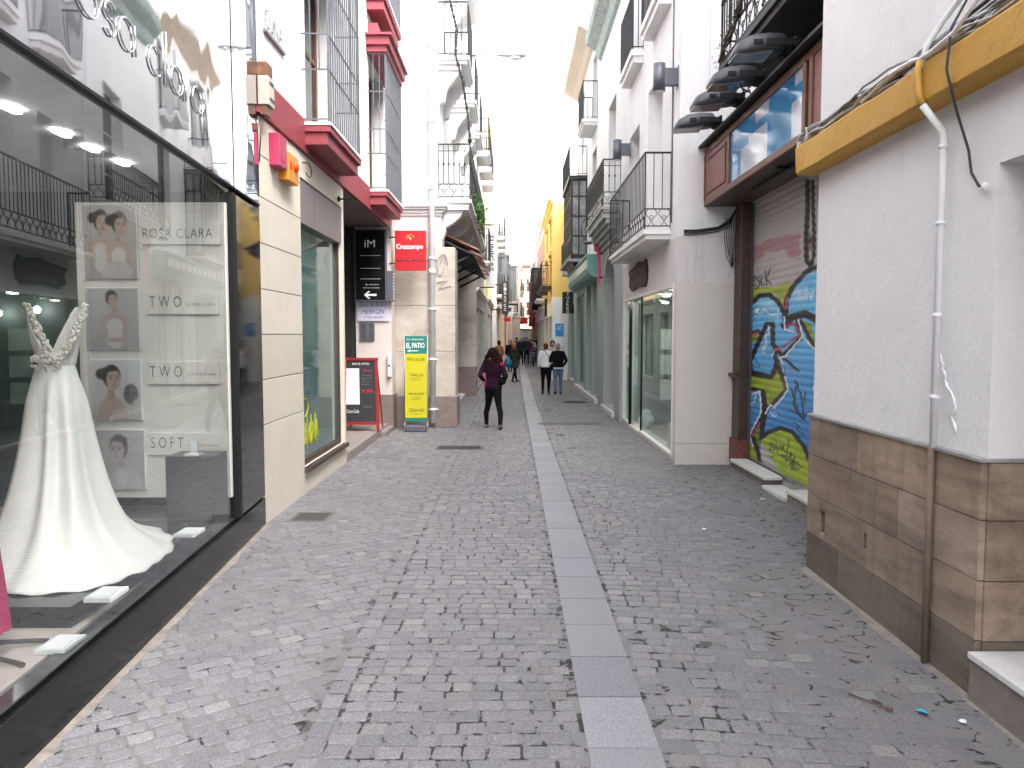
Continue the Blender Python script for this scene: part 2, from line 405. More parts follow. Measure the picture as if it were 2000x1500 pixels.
def window(root, fr, s0, s1, z0, z1, depth=.14, fm=None, gm=None, cols=2, rows=2, fw=.06, name='window'):
    fm = fm or M['wood']; gm = gm or M['winglass']; o = -depth; m = MB()
    m.fb(fr, s0, s0 + fw, o - .05, o, z0, z1); m.fb(fr, s1 - fw, s1, o - .05, o, z0, z1)
    m.fb(fr, s0 + fw, s1 - fw, o - .05, o, z1 - fw, z1); m.fb(fr, s0 + fw, s1 - fw, o - .05, o, z0, z0 + fw)
    for k in range(1, cols): c = s0 + (s1 - s0) * k / cols; m.fb(fr, c - fw * .5, c + fw * .5, o - .045, o - .004, z0 + fw, z1 - fw)
    for k in range(1, rows): c = z0 + (z1 - z0) * k / rows; m.fb(fr, s0 + fw, s1 - fw, o - .04, o - .008, c - fw * .3, c + fw * .3)
    f = m.build(name, fm, root); p = MB(); p.fb(fr, s0 + fw * .5, s1 - fw * .5, o - .035, o - .027, z0 + fw * .5, z1 - fw * .5); p.build('pane', gm, f); return f
def balcony(root, fr, s0, s1, out, z, slab=.14, rail=1.08, sm=None, rm=None, style='plain', gap=.11, inset=.03, extra=None, rr=.010):
    sm = sm or M['white2']; rm = rm or M['iron']; m = MB()
    m.fb(fr, s0, s1, 0, out, z - slab * .5, z); m.fb(fr, s0 + .04, s1 - .04, 0, out - .04, z - slab, z - slab * .5)
    if extra: extra(m)
    b = m.build('balcony', sm, root); r = MB()
    P = [fr.p(s0 + inset, 0, 0)[:2], fr.p(s0 + inset, out - inset, 0)[:2], fr.p(s1 - inset, out - inset, 0)[:2], fr.p(s1 - inset, 0, 0)[:2]]
    railing(r, P, z, z + rail, gap, rr, style); r.build('railing', rm, b); return b
def cornice(mb, fr, s0, s1, z, k=1.0):
    mb.fprism(fr, [(0, z), (.05 * k, z), (.08 * k, z + .05 * k), (.08 * k, z + .10 * k), (.14 * k, z + .16 * k), (.20 * k, z + .20 * k), (.20 * k, z + .26 * k), (0, z + .28 * k)], s0, s1)

# painting helpers: shapes rasterised to a colour attribute on a fine grid (print, spray paint and the sign box reflections)
def seg_dist(PX, PY, a, b):
    ax, ay = a; bx, by = b; dx, dy = bx - ax, by - ay; L2 = dx * dx + dy * dy + 1e-9
    t = np.clip(((PX - ax) * dx + (PY - ay) * dy) / L2, 0, 1); return np.hypot(PX - ax - t * dx, PY - ay - t * dy)
def in_poly(PX, PY, poly):
    ins = np.zeros(PX.shape, bool); n = len(poly)
    for i in range(n):
        (x0, y0), (x1, y1) = poly[i], poly[(i + 1) % n]
        if y0 == y1: continue
        c = ((y0 > PY) != (y1 > PY)) & (PX < (x1 - x0) * (PY - y0) / (y1 - y0) + x0); ins ^= c
    return ins
def smoothpoly(pts, it=2):
    for _ in range(it):
        q = []
        for i in range(len(pts)):
            a = np.array(pts[i]); b = np.array(pts[(i + 1) % len(pts)]); q += [tuple(a * .75 + b * .25), tuple(a * .25 + b * .75)]
        pts = q
    return pts
def blend(C, mask, col): C[...] = C * (1 - mask[..., None]) + np.array(col) * mask[..., None]
def soft(d, r, s): return np.clip((r - d) / s + .5, 0, 1)
def grid_mesh(name, P, C, mat, parent, off=None):
    """P (h,w,3) points, C (h,w,3) colours -> one mesh with colour attribute"""
    h, w_ = P.shape[:2]; me = bpy.data.meshes.new(name); off = world_loc(parent) if parent else Vector((0, 0, 0))
    V = (P - np.array(off[:])).reshape(-1, 3); idx = np.arange(h * w_).reshape(h, w_)
    F = np.stack([idx[:-1, :-1], idx[:-1, 1:], idx[1:, 1:], idx[1:, :-1]], -1).reshape(-1, 4)
    me.vertices.add(len(V)); me.vertices.foreach_set('co', V.astype('f').ravel())
    me.loops.add(F.size); me.loops.foreach_set('vertex_index', F.astype('i').ravel())
    me.polygons.add(len(F)); me.polygons.foreach_set('loop_start', np.arange(0, F.size, 4, dtype='i')); me.polygons.foreach_set('loop_total', np.full(len(F), 4, 'i'))
    me.update(); me.validate()
    a = me.color_attributes.new('Col', 'FLOAT_COLOR', 'POINT'); arr = np.ones((len(V), 4), 'f'); arr[:, :3] = C.reshape(-1, 3); a.data.foreach_set('color', arr.ravel())
    me.materials.append(mat); o = bpy.data.objects.new(name, me); link(o)
    if parent: o.parent = parent
    return o
# ================================================================ ground
m = MB(); m.box(-60, 60, -40, 260, -.6, -.05)
struct(m.build('ground', M['cement']))

def road_materials():
    a = vcol('cobble_stone', .60, .3, .34, 105, .4, .16)
    t = a.node_tree; b = t.nodes['Principled BSDF']; src = b.inputs['Base Color'].links[0].from_socket
    vg = t.nodes.new('ShaderNodeTexVoronoi'); vg.inputs['Scale'].default_value = 3.1; lnk(t, pos_node(t, 1, 1, 0), vg.inputs['Vector'])
    c = mix(t, src, (.045, .042, .045), ramp(t, vg.outputs['Distance'], [(.045, .75), (.062, 0.0)]))      # trodden gum spots
    lnk(t, mix(t, c, (.30, .29, .28), ramp(t, noise(t, pos_node(t), 2.6, 6, .75), [(.60, 0.0), (.75, .35)])), b.inputs['Base Color'])
    b_, t, b = newmat('cobble_mortar'); v = pos_node(t)
    c = ramp(t, noise(t, v, 2.2, 6, .65), [(.3, (.144, .139, .145)), (.7, (.192, .185, .190))])
    c = mix(t, c, (.165, .152, .148), ramp(t, noise(t, pos_node(t), .7, 3, .5), [(.5, 0.0), (.75, .5)]))
    gaps = noise(t, v, 7.5, 6, .7, .6)
    vo = t.nodes.new('ShaderNodeTexVoronoi'); vo.feature = 'DISTANCE_TO_EDGE'; vo.inputs['Scale'].default_value = 1.0; lnk(t, pos_node(t, 7, 9.5, 1), vo.inputs['Vector'])
    gx = t.nodes.new('ShaderNodeNewGeometry'); sx = t.nodes.new('ShaderNodeSeparateXYZ'); lnk(t, gx.outputs['Position'], sx.inputs[0])
    mr_ = t.nodes.new('ShaderNodeMapRange'); mr_.inputs['From Min'].default_value = -4; mr_.inputs['From Max'].default_value = 4; lnk(t, sx.outputs['X'], mr_.inputs['Value'])
    cen = ramp(t, mr_.outputs[0], [(.36, 0.0), (.39, 1.0), (.63, 1.0), (.68, 0.0)])          # inside the well laid field joints open fully
    edge = ramp(t, vo.outputs['Distance'], [(.03, 1.0), (.08, 0.0)])
    c = mix(t, c, (.018, .016, .017), mix(t, ramp(t, gaps, [(.52, 0.0), (.55, 1.0)]), mix(t, edge, cen, 1.0, 'LIGHTEN'), 1.0, 'MULTIPLY'))
    lnk(t, c, b.inputs['Base Color']); b.inputs['Roughness'].default_value = .75
    bump(t, b, noise(t, v, 60, 4, .7), .5, .004)
    return a, b_
COB, MOR = road_materials()
from mathutils import noise as mnoise
def bury(x, y): return mnoise.noise(Vector((x * .8, y * .55, 3.1))) * .5 + mnoise.noise(Vector((x * 3.1, y * 2.4, 9.7))) * .35
m = MB(); m.mi = 1
# mortar sheet, gently uneven
nx, ny = 34, 150
ids = {}
for j in range(ny + 1):
    for i in range(nx + 1):
        x = -4.2 + 8.6 * i / nx; y = -6 + 116 * (j / ny) ** 1.0
        ids[i, j] = m.vert((x, y, 0))
for j in range(ny):
    for i in range(nx): m.face((ids[i, j], ids[i + 1, j], ids[i + 1, j + 1], ids[i, j + 1]))
m.mi = 0
rs = random.Random(11)
def stone_at(cx, cy, hw, hd, ang, lowf=0.0):
    bu = bury(cx, cy) + lowf
    wy_ = .020 * mnoise.noise(Vector((cx * 1.3, cy * .9, 31))) + .006 * mnoise.noise(Vector((cx * 6, cy * 5, 3))); cy += wy_; cx += .012 * mnoise.noise(Vector((cx * 1.1, cy * 1.7, 77))); ang += .06 * mnoise.noise(Vector((cx * 2.1, cy * 2.3, 41)))
    h = .0050 - .010 * max(0, bu) + rs.uniform(-.003, .002)
    if h < -.0012: return
    ca, sa = math.cos(ang), math.sin(ang)
    k = 1.82 * rs.uniform(.88, 1.09) * (1 + .22 * mnoise.noise(Vector((cx * .6, cy * .4, 20)))); tn = rs.random()
    base = (.106 * k, .1025 * k, .109 * k)
    if tn > .93: base = (.124 * k, .120 * k, .121 * k)
    elif tn < .12: base = (.096 * k, .093 * k, .102 * k)
    elif tn < .18: base = (.108 * k, .101 * k, .103 * k)
    m.col = base
    cut = .22; P = []
    for (px, py) in ((-1, -1 + cut), (-1 + cut * .6, -1), (1 - cut * .6, -1), (1, -1 + cut), (1, 1 - cut), (1 - cut * .6, 1), (-1 + cut * .6, 1), (-1, 1 - cut)):
        P.append((px * hw * (1 + rs.uniform(-.08, .07)) , py * hd * (1 + rs.uniform(-.14, .10))))
    tx, ty = rs.uniform(-.02, .02), rs.uniform(-.025, .025)
    def W(p, z, k): return (cx + (p[0] * ca - p[1] * sa) * k, cy + (p[0] * sa + p[1] * ca) * k, z + (p[0] * tx + p[1] * ty) * (1 if z > 0 else 0))
    A = [m.vert(W(p, -.01, 1.0)) for p in P]; B = [m.vert(W(p, h * .7, .97)) for p in P]; C = [m.vert(W(p, h + .0012, .82)) for p in P]
    m.smooth = False
    for k_ in range(8):
        m.face((A[k_], A[(k_ + 1) % 8], B[(k_ + 1) % 8], B[k_])); m.face((B[k_], B[(k_ + 1) % 8], C[(k_ + 1) % 8], C[k_]))
    m.face(C); m.smooth = False
S0, S1 = .335, .665
# middle field: rows straight across the street
y = 1.6
while y < 44:
    dy = rs.uniform(.094, .112) * (1 if y < 20 else 1.25); x = -.845 + rs.uniform(0, .03)
    while x < S0 - .05:
        wd = rs.uniform(.10, .15); 
        if x + wd > S0 - .015: wd = S0 - .015 - x
        if wd > .05: stone_at(x + wd / 2, y + dy / 2, wd / 2 - .0050, dy / 2 - .0048, rs.uniform(-.02, .02), -.22)
        x += wd
    y += dy
# single course laid lengthways beside it
y = 1.6
while y < 24:
    L_ = rs.uniform(.12, .19); stone_at(-.90, y + L_ / 2, .052, L_ / 2 - .006, rs.uniform(-.03, .03)); y += L_
# left field laid askew, half lost in mortar
a = R(33); ca, sa = math.cos(a), math.sin(a)
p = -22.0
while p < 26:
    q = -4 + rs.uniform(0, .1)
    while q < 34:
        wd = rs.uniform(.10, .15); cx = q * ca - p * sa; cy = q * sa + p * ca
        if -2.55 < cx < -.985 and 1.6 < cy < 24: stone_at(cx, cy, wd / 2 - .005, .052 - .0035, a, .22 + .5 * max(0, -1.9 - cx) + (.2 if 11 < cy < 16 else 0))
        q += wd
    p += .108
# right field: rows bowed, sinking into cement towards the shopfronts
y = 1.2
while y < 44:
    dy = rs.uniform(.10, .12) * (1 if y < 20 else 1.25); x = S1 + .015
    while x < 3.3:
        wd = rs.uniform(.10, .155); cx = x + wd / 2; cy = y + dy / 2 - .10 * (cx - .66) + .03 * math.sin(cx * 2.3)
        low = .12 + max(0, cx - 1.35) * .7
        stone_at(cx, cy, wd / 2 - .0055, dy / 2 - .005, R(-5) + rs.uniform(-.05, .05), low); x += wd
    y += dy
m.col = None
o = m.build('road', [COB, MOR], fix=False); struct(o)

# drainage strip of sawn granite slabs
m = MB(); y = -5.0
while y < 62:
    L_ = .49 if rs.random() > .08 else .25; k = rs.uniform(.90, 1.1); g_ = rs.random()
    m.col = (.225 * k, .219 * k, .238 * k) if g_ > .25 else (.195 * k, .190 * k, .217 * k)
    sh = 0 if y < 22 else .0045 * (y - 22)
    z = .006 + rs.uniform(-.0012, .0012); m.box(S0 + .004 + sh, S1 - .004 + sh, y + .0045, y + L_ - .0045, -.02, z); y += L_
m.col = None
struct(m.build('drain_strip', vcol('sawn_granite', .5, .4, .34, 130, .25, .15)))
# cement skirts where the paving meets the walls (uneven outline)
m = MB()
def skirt(pts_in, pts_out, z=.0):
    n = len(pts_in); T = [m.vert((*p, .017)) for p in pts_in]; B = [m.vert((*p, -.012)) for p in pts_out]; C = [m.vert((*p, -.02)) for p in pts_in]
    for k in range(n - 1): m.face((B[k], B[k + 1], T[k + 1], T[k])); m.face((C[k], B[k], B[k + 1], C[k + 1])) if 0 else None
n = 110; a_ = []; b_ = []
for k in range(n + 1):
    Y = 1.0 + 6.4 * k / n; X = -2.08 - .077 * (Y - 3.18); a_.append((X - .03, Y)); b_.append((X + .09 + .08 * mnoise.noise(Vector((Y * 3, 0, 5))) + .02 * rs.random(), Y))
skirt(a_, b_)
a_ = []; b_ = []
for k in range(n + 1):
    Y = 3.0 + 8.1 * k / n; X = 2.38 if Y < 6.04 else 3.30; X = 2.38 if Y < 6.06 else 3.30
    a_.append((X + .02, Y)); b_.append((X - .14 - .10 * mnoise.noise(Vector((Y * 1.6, 0, 9))) - .02 * rs.random(), Y))
skirt(a_, b_)
struct(m.build('pavement_edge', stone('sandy_mortar', (.17, .15, .135), (.30, .26, .23), 9, 1, .9, .5), fix=False))

def cover(name, label, x, y, rx, ry, mat, square=False, rot=0):
    t = thing(name, label, 'manhole cover', (x, y, .008)); m = MB(); f = MB()
    if square:
        f.box(x - rx - .03, x + rx + .03, y - ry - .03, y + ry + .03, -.02, .008); m.box(x - rx, x + rx, y - ry, y + ry, -.01, .014)
        for k in range(7): q = y - ry + .04 + (2 * ry - .08) * k / 6; m.box(x - rx + .03, x + rx - .03, q - .012, q + .012, .014, .019)
    else:
        P = [(x + rx * math.cos(2 * math.pi * k / 24), y + ry * math.sin(2 * math.pi * k / 24)) for k in range(24)]
        for s_, z, mm in ((1.12, .007, f), (1.0, .012, m)):
            T = [mm.vert((x + (px - x) * s_, y + (py - y) * s_, z)) for px, py in P]; B = [mm.vert((x + (px - x) * s_, y + (py - y) * s_, -.02)) for px, py in P]; mm.face(T)
            for k in range(24): mm.face((B[k], B[(k + 1) % 24], T[(k + 1) % 24], T[k]))
        for i in range(-4, 5):
            q = y + i * ry / 5; hw = rx * math.sqrt(max(0, 1 - (i / 5) ** 2)) * .85; m.box(x - hw, x + hw, q - .012, q + .012, .012, .017)
    f.build('rim', M['cement'], t); m.build('lid', mat, t); return t
ironlid = simple('worn_iron_lid', (.05, .048, .05), .5, .3, .25, 12)
stonelid = stone('stone_lid', (.06, .055, .055), (.09, .083, .083), 6, 1, .7, .3)
cover('access_cover', 'square stone access cover set in the paving below the cream pilaster', -2.04, 7.72, .17, .16, stonelid, True)
cover('access_cover', 'dark oblong cover sunk in the cobbles left of the walking woman', -.86, 12.55, .36, .17, ironlid, True)
cover('manhole_cover', 'round iron manhole cover on the right before the walking couple', 1.75, 21.2, .36, .36, ironlid)
cover('manhole_cover', 'long worn stone drain cover across the right cobbles', 1.20, 16.0, .62, .16, stone('worn_grey_lid', (.12, .115, .12), (.17, .16, .165), 6, 1, .7, .3), True)

def scrap(name, label, cat, x, y, s, mat, seed):
    r_ = random.Random(seed); m = MB(); P = [(x + s * math.cos(a) * r_.uniform(.5, 1.1), y + s * math.sin(a) * r_.uniform(.5, 1.1), .012 + r_.uniform(0, s * .45)) for a in [k * math.pi / 4 for k in range(8)]]
    c = m.vert((x, y, .012 + s * .5)); I = [m.vert(p) for p in P]; c2 = m.vert((x, y, .010))
    for k in range(8): m.face((c, I[k], I[(k + 1) % 8])); m.face((c2, I[(k + 1) % 8], I[k]))
    return tag(m.build(name, mat, fix=False), label, cat)
scrap('sweet_wrapper', 'crumpled bright blue wrapper lying on the right cobbles near the marble step', 'litter', *gnd(1803, 1396), .034, simple('blue_foil', (.05, .55, .75), .25, .3), 3)
scrap('paper_scrap', 'small white scrap of paper on the cobbles below the shutter', 'litter', *gnd(1375, 1037), .035, M['paper'], 4)
scrap('paper_scrap', 'flattened off white scrap beside the blue wrapper', 'litter', *gnd(1880, 1415), .02, M['paper'], 5)
scrap('paper_scrap', 'tiny white shred on the paving before the graffiti shutter step', 'litter', gnd(1516, 978)[0] - .15, gnd(1516, 978)[1], .03, M['paper'], 6)
bx_, by_ = gnd(1735, 1392)
m = MB(); m.tube([(bx_ - .12, by_ + .18, .012), (bx_ - .03, by_ + .06, .014), (bx_ + .02, by_, .012)], .004, 5); m.ell((bx_ + .01, by_ + .01, .014), (.02, .012, .006), 6, 4)
tag(m.build('dry_leaf', simple('dry_leaf', (.12, .05, .03), .7)), 'dry brown leaf with a long stalk on the right cobbles', 'leaf')

# ================================================================ LEFT: bridal shop
k_ = -.077; L1 = Fr(-1.835, 0, (k_, 1), (1, -k_)); qs = math.hypot(1, k_)
def l1(Y): return Y * qs
shop = thing('bridal_shop', 'bridal shop with polished black fascia and full height display window', 'shop', (-2.3, 4, 0))
E0 = l1(-2.0); EM = l1(6.53); EE = l1(7.415)
m = MB(); m.fb(L1, E0, EE, -.16, 0, 0, .27); m.fb(L1, E0, EE, -.13, -.03, .27, .295)
m.build('plinth', M['black'], shop, bevel=.006)
fasc = MB(); fasc.fb(L1, E0, EM + .02, -.06, .0, 3.10, 5.75); fasc.fb(L1, EM + .035, EE, -.06, .0, 3.10, 5.75)
fasc.build('fascia', M['mirror'], shop)
m = MB(); m.fb(L1, EM + .03, EE, -.10, -.004, .295, 3.04); m.build('black_column', simple('polished_black_panel', (.010, .011, .012), .05, 0, .05, spec=.6), shop)
m = MB(); m.fb(L1, E0, EE, -.04, .004, 3.080, 3.098); m.fb(L1, EM - .05, EM + .03, -.10, .012, .295, 3.04); m.fb(L1, EM + .02, EM + .035, -.05, .004, 3.10, 5.75)
m.build('window_frame', simple('black_frame', (.012, .012, .013), .5, 0, .1, spec=.2), shop)
m = MB(); m.quad(L1.p(E0, -.03, .295), L1.p(EM - .05, -.03, .295), L1.p(EM - .05, -.03, 3.085), L1.p(E0, -.03, 3.085)); m.build('display_window', M['glass'], shop)
# room behind the glass
m = MB(); m.fb(L1, E0, EM + .6, -2.3, -.16, .02, .285); m.build('display_floor', M['floorbeige'], shop)
m = MB(); m.box(-7.5, -2.02, -2.5, -2.2, 0, 3.3); m.box(-7.8, -7.5, -2.5, 7.4, 0, 3.3); m.box(-7.5, -2.45, 7.0, 7.3, 0, 3.3); m.box(-7.5, -4.3, -2.2, 7.0, -.05, .02)
m.build('interior_wall', M['darkgreen'], shop)
m = MB(); m.fb(L1, E0, EE - .05, -5.6, -.08, 3.14, 3.3); m.build('ceiling', simple('shop_ceiling', (.22, .23, .23), .8), shop)
m = MB(); m.fb(L1, E0, EE, -6, -.07, 3.32, 5.72); m.fb(L1, E0, EE, -6, -.012, 5.76, 11.6); m.build('upper_wall', M['white'], shop)
for (u, v) in ((20, 212), (120, 260), (178, 290), (238, 318)):
    a, y, kz = ray(u, v); t_ = (3.13 - EYE) / kz; X, Y = a * t_, y * t_
    pb('ceiling_lamp', M['led'], shop, None, [(X - .022, X + .022, Y - .07, Y + .07, 3.12, 3.138)])
for (X, Y, Z) in ((-4.6, 6.9, 2.05), (-4.25, 6.9, 2.08), (-5.4, 5.4, 2.9)):
    m = MB(); m.ell((X, Y, Z), (.03, .03, .03), 8, 5); m.build('spot_lamp', M['led'], shop)
for X, Y in ((-3.0, 4.6), (-3.4, 5.4)):
    ld = bpy.data.lights.new('ceiling_light', 'AREA'); ld.energy = 1.3; ld.size = .5; ld.color = (1, .95, .90); lo = bpy.data.objects.new('ceiling_light', ld); link(lo); lo.location = (X, Y, 3.10)
# lettering of the fascia: thin chrome letters
def LP(Y, z): return L1.p(l1(Y), .010, z)
def arc(cy, cz, ry, rz, a0, a1, n=20): return [LP(cy + ry * math.cos(R(a0 + (a1 - a0) * k / n)), cz + rz * math.sin(R(a0 + (a1 - a0) * k / n))) for k in range(n + 1)]
bz, xh = 3.455, .175; r_ = .006
def lett(ch, y0, y1):
    let = MB()
    c = (y0 + y1) / 2; h = (y1 - y0) / 2; cz = bz + xh / 2
    if ch in 'oa': let.tube(arc(c, cz, h, xh / 2, 0, 360), r_, 6, False)
    if ch == 'a': let.tube([LP(y1, bz), LP(y1, bz + xh)], r_, 6)
    if ch == 'c': let.tube(arc(c, cz, h, xh / 2, 45, 315), r_, 6)
    if ch == 'l': let.tube([LP(c, bz), LP(c, bz + .33)], r_, 6)
    if ch == 'r': let.tube([LP(y0, bz), LP(y0, bz + xh)], r_, 6); let.tube(arc(y1, bz + xh * .55, y1 - y0, xh * .45, 180, 95, 8), r_, 6)
    if ch == 's':
        let.tube(arc(c, bz + xh * .74, h, xh * .26, 20, 270, 12) + arc(c, bz + xh * .25, h, xh * .25, 90, -160, 12), r_, 6)
    let.build('fascia_letter', M['chrome'], shop)
for ch, y0, y1 in (('r', 3.62, 3.72), ('o', 3.86, 4.10), ('s', 4.17, 4.29), ('a', 4.34, 4.55), ('c', 4.76, 4.96), ('l', 5.0, 5.08), ('a', 5.12, 5.34), ('r', 5.39, 5.49), ('a', 5.53, 5.77)): lett(ch, y0, y1)

# display board facing the street end, with four pictures and four name plates
BY = 6.36
bd = thing('display_board', 'tall pale board with framed bridal pictures and name plates in the shop window', 'display board', (-2.9, BY, .28))
x0, zt = onY(145, 395, BY); x1, zb = onY(452, 972, BY)
m = MB(); m.box(x0, x1, BY, BY + .05, zb, zt); m.build('panel', M['board'], bd, bevel=.004)
def portrait(seed, kind):
    H_, W_ = 96, 84; PX, PY = np.meshgrid(np.linspace(0, 1, W_), np.linspace(0, 1.15, H_)); C = np.zeros((H_, W_, 3)); r2 = np.random.RandomState(seed)
    bgc = {0: (.50, .44, .40), 1: (.44, .44, .45), 2: (.60, .60, .62), 3: (.46, .46, .48)}[kind]
    C[...] = np.array(bgc) * (1 - .25 * PY[..., None]); sk = {0: (.50, .31, .23), 1: (.46, .31, .25), 2: (.52, .33, .25), 3: (.42, .36, .33)}[kind]
    def el(cx, cy, rx, ry, col, s=.12, rot=0):
        c_, s_ = math.cos(rot), math.sin(rot); dx = (PX - cx) * c_ + (PY - cy) * s_; dy = -(PX - cx) * s_ + (PY - cy) * c_
        blend(C, np.clip((1 - np.hypot(dx / rx, dy / ry)) / s + .5, 0, 1), col)
    def head(cx, cy, k, turn=1, bun=True, hair=(.03, .022, .02)):
        if bun: el(cx - turn * .13 * k, cy - .05 * k, .085 * k, .075 * k, hair)
        el(cx, cy - .02 * k, .125 * k, .155 * k, hair)
        el(cx + turn * .025 * k, cy + .03 * k, .095 * k, .135 * k, sk, .15)
        dk = tuple(c * .72 for c in sk); el(cx + turn * .035 * k, cy + .035 * k, .012 * k, .04 * k, dk, .8)
        for e in (-.035, .055): el(cx + turn * (.02 + e) * k, cy + .005 * k, .020 * k, .010 * k, (.04, .025, .02), .5); el(cx + turn * (.02 + e) * k, cy - .022 * k, .028 * k, .006 * k, (.07, .04, .03), .6)
        el(cx + turn * .03 * k, cy + .098 * k, .028 * k, .011 * k, (.42, .10, .10), .5)
        el(cx - turn * .02 * k, cy - .115 * k, .10 * k, .035 * k, hair, .3)
    def body(cx, cy, k, dress, arm=True):
        el(cx, cy + .02, .05 * k, .12 * k, tuple(c * .85 for c in sk)); el(cx, cy + .22 * k, .22 * k, .13 * k, sk, .12); el(cx, cy + .45 * k, .17 * k, .26 * k, dress, .12)
        if arm: el(cx + .18 * k, cy + .36 * k, .045 * k, .20 * k, sk, .25, .25); el(cx - .18 * k, cy + .36 * k, .045 * k, .20 * k, sk, .25, -.25)
    if kind == 0:
        body(.32, .42, .9, (.56, .52, .50)); body(.66, .48, 1.0, (.62, .58, .55)); head(.33, .26, 1.15, 1); head(.68, .30, 1.2, 1)
        el(.62, 1.05, .30, .16, (.50, .44, .41), .1)
    elif kind == 1:
        body(.55, .36, 1.1, (.56, .52, .52)); head(.50, .20, .95, 1, False); el(.60, .98, .2, .05, sk, .2)
    elif kind == 2:
        el(.42, 1.05, .30, .34, sk, .12); el(.40, .66, .08, .14, tuple(c * .8 for c in sk)); head(.42, .34, 1.5, 1); el(.80, .66, .15, .20, (.05, .05, .055), .1)
        q = (r2.rand(H_, W_) > .6) & (np.hypot((PX - .8) / .15, (PY - .66) / .2) < .9); C[q] = (.25, .25, .27); el(.86, .86, .04, .14, sk, .3, .5)
    else:
        el(.52, .72, .06, .16, tuple(c * .85 for c in sk)); el(.60, 1.05, .36, .30, (.44, .43, .43), .12); el(.5, .95, .12, .2, (.5, .49, .49), .4); head(.46, .36, 1.6, -1, False, (.10, .08, .06)); el(.22, .62, .04, .16, (.4, .34, .3), .3, .5)
    for _ in range(2): C = (C + np.roll(C, 1, 0) + np.roll(C, -1, 0) + np.roll(C, 1, 1) + np.roll(C, -1, 1)) / 5
    g = C.mean(-1, keepdims=True); C = (.55 * C + .45 * g) * .9
    return np.clip(C * (1 + .04 * r2.randn(H_, W_))[..., None], 0, 1)
for n_, (u0, v0, u1, v1) in enumerate(((163, 400, 273, 545), (167, 562, 277, 683), (178, 702, 281, 820), (190, 838, 288, 955))):
    ax, az = onY(u0, v0, BY); bx, bz_ = onY(u1, v1, BY); C = portrait(n_ + 3, n_); h, w_ = C.shape[:2]
    m = MB(); m.box(ax, bx, BY - .022, BY - .001, bz_, az)
    pm = m.build('framed_picture', M['paper'], bd, bevel=.002, label=['picture of two brides with dark hair', 'picture of a bride with folded arms', 'picture of a bride holding a dark hat', 'faint picture of a fair haired bride'][n_])
    XX, ZZ = np.meshgrid(np.linspace(ax + .006, bx - .006, w_), np.linspace(az - .006, bz_ + .006, h))
    grid_mesh('print', np.stack([XX, np.full_like(XX, BY - .026), ZZ], -1), C, M['print'], pm)
for (u0, v0, u1, v1, a, b) in ((280, 436, 432, 478, 'ROSA CLARA', ''), (288, 570, 428, 614, 'T W O', 'by ROSA CLARA'), (289, 706, 430, 750, 'T W O', 'by ROSA CLARA'), (292, 845, 433, 888, 'S O F T', 'by ROSA CLARA')):
    ax, az = onY(u0, v0, BY); bx, bz_ = onY(u1, v1, BY); hgt = az - bz_
    pl = pb('name_plate', M['board'], bd, None, [(ax, bx, BY - .018, BY - .001, bz_, az)], .002)
    if not b: text_on(a, 'lettering', M['blacklet'], pl, (ax + .0, BY - .019, bz_ + hgt * .30), (1, 0, 0), (0, 0, 1), (bx - ax) * .90, hgt * .44, 0, 1.1, bold=-.012)
    else:
        t1 = text_on(a, 'a', M['blacklet'], None, (ax + .02, BY - .0185, bz_ + hgt * .32), (1, 0, 0), (0, 0, 1), (bx - ax) * .45, hgt * .48, 0, bold=-.012)
        t2 = text_on(b, 'b', M['greylet'], None, (ax + (bx - ax) * .56, BY - .0185, bz_ + hgt * .34), (1, 0, 0), (0, 0, 1), (bx - ax) * .40, hgt * .16, 0)
        q = merge_meshes('lettering', [t1, t2], pl)
        for v in q.data.vertices: v.co -= world_loc(pl)
pbx0, pz1 = onY(333, 888, 6.1); pbx1, pz0 = onY(428, 990, 6.1)
t = thing('display_plinth', 'dark square plinth standing against the display board', 'plinth', ((pbx0 + pbx1) / 2, 6.15, .28))
pb('block', simple('dark_grey_block', (.035, .036, .038), .3), t, None, [(pbx0, pbx1, 6.0, 6.3, .285, pz1)], .006)
t = thing('acrylic_stand', 'small clear acrylic stand on the dark square plinth', 'display stand', (pbx0 + .2, 6.1, pz1))
m = MB(); m.box(pbx0 + .17, pbx0 + .22, 6.08, 6.1, pz1, pz1 + .12); m.box(pbx0 + .13, pbx0 + .25, 6.04, 6.14, pz1, pz1 + .012); m.build('upright', M['acrylic'], t)
# black platform and dress
m = MB(); m.box(-3.9, -2.36, 4.02, 5.96, .286, .40)
for yy in (4.02,): pass
tag(m.build('display_platform', M['black'], bevel=.004), 'low glossy black platform under the white wedding dress', 'platform')
def glasscard(label, u0, v0, u1, v1, z):
    ax, ay = gnd(u0, v0, z); bx, by = gnd(u1, v1, z); cx, cy = (ax + bx) / 2, (ay + by) / 2
    t = thing('price_block', label, 'price block', (cx, cy, z)); w2 = .075
    m = MB(); m.box(cx - w2, cx + w2, cy - .10, cy + .10, z + .001, z + .028); m.build('acrylic_base', M['acrylic'], t, bevel=.003)
    m = MB(); m.box(cx - w2 + .02, cx + w2 - .02, cy - .08, cy + .08, z + .028, z + .032); m.build('card', M['paper'], t)
glasscard('clear price block on the black platform by the dress hem', 172, 1178, 243, 1154, .40)
glasscard('clear price block on the far end of the black platform', 345, 1052, 394, 1036, .40)
glasscard('clear price block on the beige floor by the pink dress', 82, 1278, 155, 1250, .285)

